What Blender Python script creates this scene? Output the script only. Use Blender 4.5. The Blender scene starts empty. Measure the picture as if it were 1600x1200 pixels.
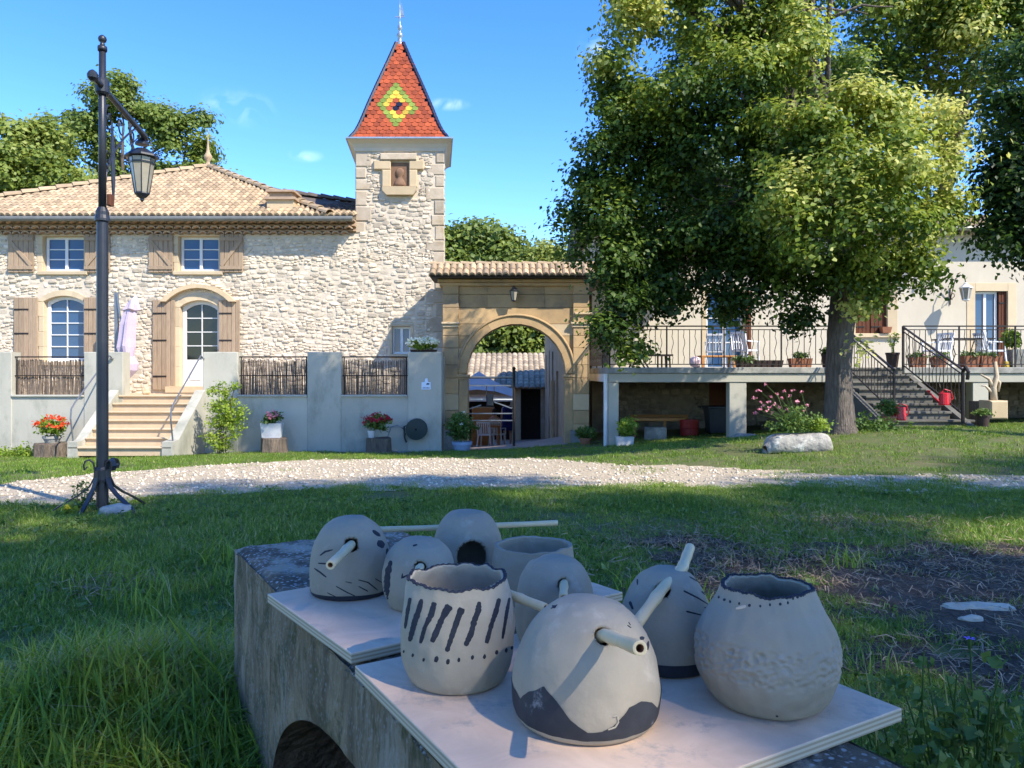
import bpy, bmesh, math, random
import numpy as np
from mathutils import Vector, Matrix, Quaternion, noise
from mathutils.bvhtree import BVHTree
R = random.Random(7)
NR = np.random.default_rng(11)
PI = math.pi
SC = bpy.context.scene
COL = SC.collection
# ------------------------------------------------------------------ camera
FPX = 1202.0; HOR = 585.0; CZ = 1.2
cd = bpy.data.cameras.new('camera'); cam = bpy.data.objects.new('camera', cd); COL.objects.link(cam)
cam.location = (0, 0, CZ); cam.rotation_euler = (PI/2, 0, 0)
cd.sensor_width = 36; cd.lens = 36*FPX/1600; cd.shift_y = -(600-HOR)/1600; cd.clip_start = .05; cd.clip_end = 3000
SC.camera = cam
# ------------------------------------------------------------------ light
SUN = Vector((1.45, -1.25, 1.9)).normalized()
W = bpy.data.worlds.new('World'); SC.world = W; W.use_nodes = True
wn = W.node_tree; wn.nodes.clear()
def wnode(t, **k):
    n = wn.nodes.new(t)
    for a, b in k.items(): setattr(n, a, b)
    return n
sky = wnode('ShaderNodeTexSky', sky_type='NISHITA', sun_disc=False)
sky.sun_elevation = math.asin(SUN.z); sky.sun_rotation = math.atan2(SUN.x, SUN.y)
sky.air_density = 1.0; sky.dust_density = 0.15; sky.ozone_density = 4.0; sky.altitude = 300
bg = wnode('ShaderNodeBackground'); bg.inputs[1].default_value = .15
out = wnode('ShaderNodeOutputWorld')
hsv = wnode('ShaderNodeHueSaturation'); hsv.inputs['Saturation'].default_value = 1.29; hsv.inputs['Hue'].default_value = .515; hsv.inputs['Value'].default_value = .92
wn.links.new(sky.outputs[0], hsv.inputs['Color'])
last = hsv.outputs[0]
geo = wnode('ShaderNodeTexCoord')
for (px, py, rx, ry, st) in ((372, 168, .050, .026, .24), (478, 243, .024, .010, .32), (700, 163, .032, .009, .4), (935, 85, .03, .05, .2)):
    d = Vector(((px-800)/FPX, 1, (HOR-py)/FPX)).normalized()
    mp = wnode('ShaderNodeVectorMath', operation='SUBTRACT'); mp.inputs[1].default_value = d
    wn.links.new(geo.outputs['Generated'], mp.inputs[0])
    sc = wnode('ShaderNodeVectorMath', operation='DIVIDE'); sc.inputs[1].default_value = (rx, rx, ry)
    wn.links.new(mp.outputs[0], sc.inputs[0])
    ln = wnode('ShaderNodeVectorMath', operation='LENGTH'); wn.links.new(sc.outputs[0], ln.inputs[0])
    mr = wnode('ShaderNodeMapRange', interpolation_type='SMOOTHSTEP'); mr.inputs[1].default_value = 1; mr.inputs[2].default_value = 0; mr.inputs[4].default_value = st
    wn.links.new(ln.outputs['Value'], mr.inputs[0])
    nz = wnode('ShaderNodeTexNoise'); nz.inputs['Scale'].default_value = 26; nz.inputs['Detail'].default_value = 5; nz.inputs['Distortion'].default_value = .8
    wn.links.new(geo.outputs['Generated'], nz.inputs['Vector'])
    m2 = wnode('ShaderNodeMapRange'); m2.inputs[1].default_value = .42; m2.inputs[2].default_value = .72
    wn.links.new(nz.outputs[0], m2.inputs[0])
    mu = wnode('ShaderNodeMath', operation='MULTIPLY'); wn.links.new(mr.outputs[0], mu.inputs[0]); wn.links.new(m2.outputs[0], mu.inputs[1])
    mx = wnode('ShaderNodeMix', data_type='RGBA'); wn.links.new(mu.outputs[0], mx.inputs[0]); wn.links.new(last, mx.inputs[6]); mx.inputs[7].default_value = (6.5, 7, 7.6, 1)
    last = mx.outputs[2]
wn.links.new(last, bg.inputs[0]); wn.links.new(bg.outputs[0], out.inputs[0])
sd = bpy.data.lights.new('sun', 'SUN'); sd.energy = 2.8; sd.angle = math.radians(.55); sd.color = (1, .93, .82)
so = bpy.data.objects.new('sun', sd); COL.objects.link(so); so.rotation_euler = SUN.to_track_quat('Z', 'Y').to_euler(); so.location = (20, -12, 30)
SC.view_settings.view_transform = 'Standard'; SC.view_settings.look = 'None'
SC.view_settings.exposure = 1.6; SC.view_settings.gamma = 1
SC.cycles.max_bounces = 6; SC.cycles.transparent_max_bounces = 6
# ------------------------------------------------------------------ placing helpers
def X(px, d): return (px-800)/FPX*d
def Z(py, d): return CZ+(HOR-py)/FPX*d
def P3(px, py, d): return Vector((X(px, d), d, Z(py, d)))
# ------------------------------------------------------------------ materials
def new_mat(name):
    m = bpy.data.materials.new(name); m.use_nodes = True; nt = m.node_tree; nt.nodes.clear()
    return m, nt
def pm(name, col, col2=None, rough=.85, ns=5, bump=.25, bs=25, tint=.3, rnd=.1, metal=0, spec=.3, bd=.01, trans=0, streak=None, detail=6, dist=0.0, stretch=(1, 1, 1)):
    m, nt = new_mat(name); N = nt.nodes.new; L = nt.links.new
    col = tuple(col); col2 = tuple(col2) if col2 else tuple(c*.72 for c in col)
    g = N('ShaderNodeNewGeometry')
    mp = N('ShaderNodeMapping'); mp.inputs['Scale'].default_value = stretch; L(g.outputs['Position'], mp.inputs[0])
    n1 = N('ShaderNodeTexNoise'); n1.inputs['Scale'].default_value = ns; n1.inputs['Detail'].default_value = detail; n1.inputs['Roughness'].default_value = .65; n1.inputs['Distortion'].default_value = dist
    L(mp.outputs[0], n1.inputs['Vector'])
    r = N('ShaderNodeMapRange'); r.inputs[1].default_value = .3; r.inputs[2].default_value = .7; L(n1.outputs[0], r.inputs[0])
    mx = N('ShaderNodeMix'); mx.data_type = 'RGBA'; mx.inputs[6].default_value = (*col, 1); mx.inputs[7].default_value = (*col2, 1); L(r.outputs[0], mx.inputs[0])
    last = mx.outputs[2]
    if streak:   # third colour in blotches: (colour, scale, lo, hi)
        n3 = N('ShaderNodeTexNoise'); n3.inputs['Scale'].default_value = streak[1]; n3.inputs['Detail'].default_value = 8; n3.inputs['Roughness'].default_value = .7; L(mp.outputs[0], n3.inputs['Vector'])
        r3 = N('ShaderNodeMapRange'); r3.inputs[1].default_value = streak[2]; r3.inputs[2].default_value = streak[3]; L(n3.outputs[0], r3.inputs[0])
        m3 = N('ShaderNodeMix'); m3.data_type = 'RGBA'; L(r3.outputs[0], m3.inputs[0]); L(last, m3.inputs[6]); m3.inputs[7].default_value = (*streak[0], 1); last = m3.outputs[2]
    at = N('ShaderNodeAttribute'); at.attribute_name = 'tint'
    oi = N('ShaderNodeObjectInfo')
    a = N('ShaderNodeMath'); a.operation = 'MULTIPLY_ADD'; a.inputs[1].default_value = tint; a.inputs[2].default_value = 1-rnd; L(at.outputs['Fac'], a.inputs[0])
    b = N('ShaderNodeMath'); b.operation = 'MULTIPLY_ADD'; b.inputs[1].default_value = rnd*2; L(oi.outputs['Random'], b.inputs[0]); L(a.outputs[0], b.inputs[2])
    vm = N('ShaderNodeVectorMath'); vm.operation = 'SCALE'; L(last, vm.inputs[0]); L(b.outputs[0], vm.inputs['Scale'])
    p = N('ShaderNodeBsdfPrincipled'); L(vm.outputs[0], p.inputs['Base Color']); p.inputs['Roughness'].default_value = rough; p.inputs['Metallic'].default_value = metal
    p.inputs['Specular IOR Level'].default_value = spec
    if bump:
        n2 = N('ShaderNodeTexNoise'); n2.inputs['Scale'].default_value = bs; n2.inputs['Detail'].default_value = 6; L(mp.outputs[0], n2.inputs['Vector'])
        bp = N('ShaderNodeBump'); bp.inputs['Strength'].default_value = bump; bp.inputs['Distance'].default_value = bd; L(n2.outputs[0], bp.inputs['Height']); L(bp.outputs[0], p.inputs['Normal'])
    o = N('ShaderNodeOutputMaterial')
    if trans:
        t = N('ShaderNodeBsdfTranslucent'); L(vm.outputs[0], t.inputs[0]); ms = N('ShaderNodeMixShader'); ms.inputs[0].default_value = trans
        L(p.outputs[0], ms.inputs[1]); L(t.outputs[0], ms.inputs[2]); L(ms.outputs[0], o.inputs[0])
    else: L(p.outputs[0], o.inputs[0])
    return m
def leaf_mat(name, stops, rough=.5, trans=.35, patch=None, nscale=.8):
    """stops: colours at tint -1..1"""
    m, nt = new_mat(name); N = nt.nodes.new; L = nt.links.new
    at = N('ShaderNodeAttribute'); at.attribute_name = 'tint'
    oi = N('ShaderNodeObjectInfo'); g = N('ShaderNodeNewGeometry')
    n1 = N('ShaderNodeTexNoise'); n1.inputs['Scale'].default_value = nscale; n1.inputs['Detail'].default_value = 4; L(g.outputs['Position'], n1.inputs['Vector'])
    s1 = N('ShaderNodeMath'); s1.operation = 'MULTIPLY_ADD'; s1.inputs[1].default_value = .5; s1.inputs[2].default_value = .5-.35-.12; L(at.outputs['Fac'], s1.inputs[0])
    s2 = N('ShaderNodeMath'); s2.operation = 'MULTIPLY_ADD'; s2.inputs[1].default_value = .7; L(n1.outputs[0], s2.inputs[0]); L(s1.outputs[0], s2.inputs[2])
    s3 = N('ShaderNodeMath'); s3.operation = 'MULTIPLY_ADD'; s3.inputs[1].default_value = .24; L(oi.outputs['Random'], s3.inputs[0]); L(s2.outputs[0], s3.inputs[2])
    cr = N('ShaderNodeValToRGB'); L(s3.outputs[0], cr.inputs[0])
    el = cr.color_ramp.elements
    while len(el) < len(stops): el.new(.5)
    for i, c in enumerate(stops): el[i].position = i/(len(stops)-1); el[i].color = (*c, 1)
    p = N('ShaderNodeBsdfPrincipled'); L(cr.outputs[0], p.inputs['Base Color']); p.inputs['Roughness'].default_value = rough; p.inputs['Specular IOR Level'].default_value = .35
    t = N('ShaderNodeBsdfTranslucent'); hv = N('ShaderNodeHueSaturation'); hv.inputs['Value'].default_value = 1.5; hv.inputs['Hue'].default_value = .49; L(cr.outputs[0], hv.inputs['Color']); L(hv.outputs[0], t.inputs[0])
    ms = N('ShaderNodeMixShader'); ms.inputs[0].default_value = trans; o = N('ShaderNodeOutputMaterial')
    L(p.outputs[0], ms.inputs[1]); L(t.outputs[0], ms.inputs[2]); L(ms.outputs[0], o.inputs[0])
    return m
def glass_mat(name, col=(.02, .03, .05), rough=.04):
    m, nt = new_mat(name); N = nt.nodes.new
    p = N('ShaderNodeBsdfPrincipled'); p.inputs['Base Color'].default_value = (*col, 1); p.inputs['Roughness'].default_value = rough; p.inputs['Specular IOR Level'].default_value = .5; p.inputs['IOR'].default_value = 1.5
    o = N('ShaderNodeOutputMaterial'); nt.links.new(p.outputs[0], o.inputs[0]); return m
M = {}
M['mortar'] = pm('lime_mortar', (.62, .53, .40), (.54, .46, .34), bs=14, bump=.6, bd=.02, ns=2, streak=((.36, .32, .26), 1.2, .55, .8))
M['stone'] = pm('rubble_stone', (.62, .53, .395), (.46, .385, .28), bs=30, bump=.7, bd=.015, ns=7, tint=.28, rnd=.16, streak=((.50, .38, .23), 1.0, .58, .78))
M['quoin'] = pm('quoin_stone', (.52, .43, .31), (.38, .31, .22), bs=35, bump=.5, ns=4, tint=.2, rnd=.14, streak=((.33, .24, .13), 1.5, .5, .75))
M['ashlar'] = pm('ochre_ashlar', (.50, .335, .16), (.37, .25, .125), bs=40, bump=.35, ns=2.5, tint=.2, rnd=.12, streak=((.22, .17, .11), 1.1, .52, .72))
M['ashlar_pale'] = pm('pale_dressed_stone', (.56, .43, .26), (.48, .37, .22), bs=40, bump=.25, ns=4, rnd=.08)
M['render'] = pm('grey_lime_render', (.48, .45, .36), (.40, .38, .30), bs=60, bump=.25, ns=1.6, streak=((.25, .25, .19), 1.3, .50, .72), stretch=(1, 1, .5))
M['plaster'] = pm('cream_plaster', (.60, .53, .40), (.52, .46, .35), bs=50, bump=.25, ns=1.2, streak=((.44, .38, .29), .7, .58, .8), stretch=(1, 1, .6))
M['trim'] = pm('smooth_plaster_surround', (.58, .46, .29), (.52, .41, .26), bs=50, bump=.1, ns=3)
M['step'] = pm('sandstone_step', (.56, .42, .26), (.48, .35, .21), bs=50, bump=.3, ns=5, rnd=.06)
M['cement'] = pm('weathered_cement', (.30, .29, .25), (.16, .16, .14), bs=40, bump=.4, ns=3, streak=((.40, .38, .32), 2.2, .5, .65))
M['beam'] = pm('painted_beam', (.46, .43, .34), (.40, .38, .30), ns=2, bump=.1)
M['shutter'] = pm('weathered_oak', (.40, .29, .185), (.28, .20, .13), bs=20, bump=.5, ns=6, rnd=.1, stretch=(6, 6, .6))
M['shutter_dark'] = pm('brown_stained_wood', (.13, .045, .02), (.08, .028, .014), bs=20, bump=.3, ns=6, rnd=.1, stretch=(6, 6, .6))
M['white'] = pm('white_painted_wood', (.74, .73, .68), (.64, .63, .58), rough=.55, ns=3, bump=.05)
M['glass'] = glass_mat('window_glass_sky_tint', (.03, .075, .16), .05)  # blue base colour stands in for the sky reflected in the panes
M['glass_dark'] = glass_mat('dim_window_glass', (.006, .007, .005), .12)
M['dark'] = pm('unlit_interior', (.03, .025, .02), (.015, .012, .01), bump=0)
M['tile'] = pm('canal_roof_tile', (.46, .34, .20), (.33, .235, .14), bs=30, bump=.4, ns=7, tint=.3, rnd=.12, streak=((.30, .24, .17), 2.0, .55, .75))
M['tile_old'] = pm('mossy_old_tile', (.14, .11, .085), (.07, .06, .05), bs=30, bump=.5, ns=5, tint=.4, streak=((.30, .25, .16), 2.5, .58, .7))
M['tile_dull'] = pm('barn_tile', (.42, .34, .23), (.30, .24, .17), ns=4, tint=.3, bump=.3)
M['genoise'] = pm('eave_tile', (.46, .33, .22), (.36, .25, .16), ns=6, bump=.3, rnd=.15)
M['gutter'] = pm('zinc_gutter', (.20, .20, .17), (.15, .15, .13), rough=.5, metal=.3, bump=.05)
M['zinc'] = pm('bright_zinc', (.40, .44, .44), (.30, .33, .34), rough=.4, metal=.6, bump=.05)
for nme, c in (('orange', (.40, .085, .024)), ('green', (.23, .30, .045)), ('yellow', (.68, .46, .05)), ('navy', (.014, .018, .045))):
    M['gl_'+nme] = pm('glazed_tile_'+nme, c, tuple(x*.7 for x in c), rough=.36 if nme != 'navy' else .5, spec=.4 if nme != 'navy' else .2, ns=4, bump=.08, rnd=.25, tint=.3)
M['iron'] = pm('black_painted_iron', (.012, .014, .019), (.02, .022, .027), rough=.42, spec=.5, ns=9, bump=.12, bs=60, bd=.003)
M['iron_rail'] = pm('dark_wrought_iron', (.03, .022, .018), (.018, .015, .013), rough=.5, ns=9, bump=.1)
M['lamp_glass'] = pm('smoky_lantern_glass', (.50, .46, .36), (.36, .30, .20), rough=.15, spec=.7, ns=5, bump=0, trans=.3)
M['bark'] = pm('lime_bark', (.20, .165, .13), (.07, .056, .044), bs=9, bump=1.0, bd=.06, ns=6, rough=.95, stretch=(5, 5, .7), streak=((.28, .25, .2), 3, .6, .75))
M['bark_far'] = pm('grey_bark', (.12, .09, .07), (.06, .05, .04), ns=4, bump=.4, stretch=(3, 3, 1))
M['reed'] = pm('brushwood_screen', (.28, .21, .15), (.12, .09, .065), ns=9, bump=.9, bs=30, bd=.02, stretch=(9, 9, .5), tint=.5)
M['lilac'] = pm('lilac_canvas', (.50, .41, .47), (.42, .34, .40), ns=4, bump=.15)
M['grey_metal'] = pm('grey_metal', (.22, .23, .24), (.17, .18, .19), rough=.4, metal=.5, bump=.03)
M['terracotta'] = pm('terracotta', (.34, .14, .07), (.24, .10, .055), ns=8, bump=.15)
M['dark_pot'] = pm('dark_plastic_pot', (.06, .035, .03), (.035, .025, .02), ns=5, bump=.05, rough=.6)
M['blue_pot'] = pm('pale_blue_pot', (.36, .43, .55), (.30, .36, .47), ns=5, bump=.05, rough=.5)
M['white_pot'] = pm('white_trough', (.62, .62, .60), (.45, .45, .43), ns=6, bump=.1)
M['trough'] = pm('lichened_stone', (.36, .33, .27), (.19, .18, .155), bs=16, bump=.9, bd=.03, ns=7, streak=((.52, .50, .42), 5, .55, .66))
M['stump'] = pm('old_stump', (.22, .17, .12), (.07, .055, .04), ns=5, bump=1, bs=12, bd=.04, stretch=(5, 5, .8))
M['red_plastic'] = pm('red_plastic', (.55, .012, .02), (.42, .01, .016), rough=.35, spec=.5, ns=4, bump=.02)
M['red_dull'] = pm('faded_red_barrel', (.35, .02, .015), (.24, .02, .015), rough=.5, ns=4, bump=.05)
M['bin'] = pm('bin_plastic', (.035, .042, .05), (.025, .03, .036), rough=.35, ns=4, bump=.03)
M['hose'] = pm('dark_green_hose', (.012, .035, .035), (.008, .022, .022), rough=.45, ns=6, bump=.1)
M['chair'] = pm('white_resin', (.72, .72, .72), (.62, .62, .62), rough=.45, ns=4, bump=.02)
M['honey'] = pm('honey_wood', (.50, .24, .08), (.36, .16, .05), ns=6, bump=.2, stretch=(1, 6, 6))
M['tent'] = pm('white_canvas', (.70, .64, .58), (.62, .57, .52), ns=3, bump=.1)
M['skin'] = pm('skin', (.50, .28, .19), (.44, .24, .16), ns=6, bump=0, rough=.6)
M['navy'] = pm('navy_dress', (.012, .02, .14), (.008, .014, .09), ns=5, bump=.1)
M['hair'] = pm('dark_hair', (.03, .016, .008), (.02, .01, .006), ns=9, bump=.2)
M['blouse'] = pm('pale_top', (.62, .52, .44), (.54, .46, .4), ns=6, bump=.1)
M['blue_sign'] = pm('white_enamel', (.62, .70, .80), (.55, .64, .74), rough=.4, bump=0)
M['ink'] = pm('blue_ink', (.03, .05, .09), (.02, .04, .07), rough=.5, bump=0)
M['paint'] = pm('dark_slip_paint', (.016, .018, .025), (.028, .031, .04), rough=.75, ns=22, bump=.15, bs=90, bd=.002, rnd=.02, streak=((.12, .12, .125), 30, .66, .8))
M['paint_thin'] = pm('thin_slip_paint', (.024, .025, .028), (.042, .043, .046), rough=.75, ns=22, bump=.15, bs=90, bd=.002, rnd=.02, streak=((.26, .26, .26), 26, .60, .72))
M['clay'] = pm('leather_hard_clay', (.40, .335, .235), (.31, .26, .185), rough=.78, ns=7, bump=.6, bs=34, bd=.004, rnd=.04, spec=.25, streak=((.43, .37, .28), 20, .56, .7))
M['clay2'] = pm('damp_clay', (.335, .285, .205), (.26, .225, .165), rough=.75, ns=7, bump=.6, bs=36, bd=.004, rnd=.04, spec=.25, streak=((.37, .33, .255), 18, .58, .7))
M['cane'] = pm('bamboo', (.66, .53, .31), (.55, .42, .23), rough=.45, ns=14, bump=.1, bs=40, bd=.002, stretch=(1, 1, 1), rnd=.08, streak=((.34, .25, .13), 60, .68, .76))
M['cane_in'] = pm('bamboo_pith', (.36, .17, .07), (.24, .11, .05), ns=30, bump=.2)
M['ply'] = pm('plywood_face', (.74, .53, .36), (.58, .41, .275), rough=.6, ns=6, bump=.15, bs=30, bd=.002, rnd=.03, dist=1.2, stretch=(1.5, 1.5, 1), streak=((.36, .31, .26), 9, .55, .70))
M['soil'] = pm('dark_soil_and_vault_shade', (.12, .082, .05), (.045, .03, .019), bs=22, bump=1, bd=.05, ns=10, streak=((.12, .095, .07), 6, .6, .75))
M['straw'] = pm('dry_grass_litter', (.38, .27, .16), (.22, .15, .09), bump=0, tint=.5, ns=9)
M['gravel'] = pm('limestone_gravel', (.50, .41, .27), (.34, .27, .17), bs=26, bump=1, bd=.04, ns=16, streak=((.22, .22, .12), 1.5, .60, .8))
M['chip'] = pm('limestone_chips', (.58, .49, .35), (.42, .35, .25), ns=9, tint=.4, bump=.2)
M['court'] = pm('dusty_courtyard_ground', (.42, .32, .24), (.34, .25, .18), ns=3, bump=.5, bs=12)
M['wasteplaster'] = pm('old_courtyard_plaster', (.44, .34, .23), (.34, .26, .17), ns=2, bump=.5, bs=10, bd=.03, streak=((.55, .46, .36), 1.5, .55, .7))
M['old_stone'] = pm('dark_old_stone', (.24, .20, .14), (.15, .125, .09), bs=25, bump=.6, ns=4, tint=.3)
M['dark_step'] = pm('dark_cement_step', (.15, .14, .115), (.085, .08, .065), bs=30, bump=.4, ns=3)
M['niche'] = pm('reddish_niche_stone', (.26, .15, .085), (.17, .10, .06), bs=30, bump=.4, ns=5)
M['ball'] = pm('pale_pink_plastic', (.72, .52, .52), (.66, .48, .48), ns=4, bump=0)
# concrete wall: dark, stained, lichen spots
def concrete_mat():
    m, nt = new_mat('lichened_concrete'); N = nt.nodes.new; L = nt.links.new
    g = N('ShaderNodeNewGeometry')
    def nz(s, d=8, ro=.7, v=None):
        n = N('ShaderNodeTexNoise'); n.inputs['Scale'].default_value = s; n.inputs['Detail'].default_value = d; n.inputs['Roughness'].default_value = ro; L(v or g.outputs['Position'], n.inputs['Vector']); return n.outputs[0]
    def mr(i, a, b):
        r = N('ShaderNodeMapRange'); r.inputs[1].default_value = a; r.inputs[2].default_value = b; L(i, r.inputs[0]); return r.outputs[0]
    def mix(f, a, b):
        x = N('ShaderNodeMix'); x.data_type = 'RGBA'; L(f, x.inputs[0])
        for s, v in ((6, a), (7, b)):
            if isinstance(v, tuple): x.inputs[s].default_value = (*v, 1)
            else: L(v, x.inputs[s])
        return x.outputs[2]
    mp = N('ShaderNodeMapping'); mp.inputs['Scale'].default_value = (3, 3, .6); L(g.outputs['Position'], mp.inputs[0])
    c = mix(mr(nz(5, v=mp.outputs[0]), .35, .65), (.36, .27, .15), (.09, .066, .033))
    c = mix(mr(nz(11), .5, .62), c, (.095, .085, .03))
    vo = N('ShaderNodeTexVoronoi'); vo.inputs['Scale'].default_value = 85; vo.inputs['Randomness'].default_value = 1; L(g.outputs['Position'], vo.inputs['Vector'])
    mm = N('ShaderNodeMath'); mm.operation = 'MULTIPLY'; L(mr(vo.outputs['Distance'], .36, .2), mm.inputs[0]); L(mr(nz(9), .42, .5), mm.inputs[1])
    sp = N('ShaderNodeSeparateXYZ'); L(g.outputs['Normal'], sp.inputs[0])
    up = mr(sp.outputs[2], .2, .8)
    ad = N('ShaderNodeMath'); ad.operation = 'MULTIPLY_ADD'; ad.inputs[1].default_value = .75; ad.inputs[2].default_value = .3; L(up, ad.inputs[0])
    m4 = N('ShaderNodeMath'); m4.operation = 'MULTIPLY'; L(mm.outputs[0], m4.inputs[0]); L(ad.outputs[0], m4.inputs[1])
    upc = N('ShaderNodeMath'); upc.operation = 'MULTIPLY'; upc.inputs[1].default_value = .6; L(up, upc.inputs[0]); c = mix(upc.outputs[0], c, (.055, .05, .042)); c = mix(mr(nz(2.6, v=mp.outputs[0]), .52, .62), c, (.38, .32, .22)); c = mix(m4.outputs[0], c, (.42, .42, .38))
    n5 = mr(nz(26, 10, .8), .55, .63); m5 = N('ShaderNodeMath'); m5.operation = 'MULTIPLY'; L(n5, m5.inputs[0]); L(ad.outputs[0], m5.inputs[1])
    c = mix(m5.outputs[0], c, (.30, .29, .255))
    p = N('ShaderNodeBsdfPrincipled'); L(c, p.inputs['Base Color']); p.inputs['Roughness'].default_value = .95
    bp = N('ShaderNodeBump'); bp.inputs['Strength'].default_value = 1; bp.inputs['Distance'].default_value = .012; L(nz(45, 10, .75), bp.inputs['Height']); L(bp.outputs[0], p.inputs['Normal'])
    o = N('ShaderNodeOutputMaterial'); L(p.outputs[0], o.inputs[0]); return m
M['concrete'] = concrete_mat()
def ply_edge():
    m, nt = new_mat('plywood_edge'); N = nt.nodes.new; L = nt.links.new
    g = N('ShaderNodeNewGeometry'); sp = N('ShaderNodeSeparateXYZ'); L(g.outputs['Position'], sp.inputs[0])
    w = N('ShaderNodeMath'); w.operation = 'MULTIPLY'; w.inputs[1].default_value = 2*PI/.0062; L(sp.outputs[2], w.inputs[0])
    s = N('ShaderNodeMath'); s.operation = 'SINE'; L(w.outputs[0], s.inputs[0])
    r = N('ShaderNodeMapRange'); r.inputs[1].default_value = -.4; r.inputs[2].default_value = .6; L(s.outputs[0], r.inputs[0])
    x = N('ShaderNodeMix'); x.data_type = 'RGBA'; x.inputs[6].default_value = (.50, .43, .30, 1); x.inputs[7].default_value = (.33, .26, .16, 1); L(r.outputs[0], x.inputs[0])
    p = N('ShaderNodeBsdfPrincipled'); L(x.outputs[2], p.inputs['Base Color']); p.inputs['Roughness'].default_value = .8
    o = N('ShaderNodeOutputMaterial'); L(p.outputs[0], o.inputs[0]); return m
M['ply_edge'] = ply_edge()
M['lawn'] = pm('lawn_soil', (.085, .12, .028), (.13, .125, .045), ns=1.2, bs=40, bump=.8, bd=.03, streak=((.22, .17, .09), 2.5, .58, .72))
M['grass'] = leaf_mat('grass_blades', [(.055, .098, .009), (.10, .185, .013), (.165, .27, .022), (.28, .34, .05), (.44, .37, .17)], trans=.3, nscale=1.1)
M['leaf_lime'] = leaf_mat('lime_leaves', [(.012, .03, .006), (.032, .072, .011), (.085, .15, .018), (.25, .31, .04), (.55, .54, .16)], trans=.45, nscale=.5)
M['leaf_dark'] = leaf_mat('dark_leaves', [(.018, .042, .008), (.03, .07, .012), (.055, .11, .02), (.10, .16, .03)], trans=.45, nscale=.5)
M['leaf_oak'] = leaf_mat('oak_leaves', [(.055, .095, .018), (.11, .165, .028), (.20, .255, .04), (.30, .33, .07)], trans=.35, nscale=.35)
M['leaf_bush'] = leaf_mat('bright_bush_leaves', [(.10, .17, .02), (.20, .30, .03), (.36, .42, .05)], trans=.4, nscale=3)
M['leaf_pot'] = leaf_mat('pot_plant_leaves', [(.045, .09, .016), (.09, .16, .028), (.18, .25, .05)], trans=.3, nscale=4)
def flower_mat(name, a, b): return leaf_mat(name, [a, tuple((x+y)/2 for x, y in zip(a, b)), b], trans=.3, nscale=8)
M['fl_red'] = flower_mat('scarlet_petals', (.55, .03, .01), (.85, .10, .02))
M['fl_deep'] = flower_mat('crimson_petals', (.30, .01, .015), (.55, .02, .04))
M['fl_pink'] = flower_mat('pink_petals', (.65, .14, .22), (.85, .40, .45))
M['fl_white'] = flower_mat('white_petals', (.75, .75, .55), (.9, .9, .75))
M['fl_yellow'] = flower_mat('yellow_petals', (.8, .55, .02), (.85, .7, .05))
M['fl_violet'] = flower_mat('violet_petals', (.30, .12, .70), (.42, .25, .80))
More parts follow.
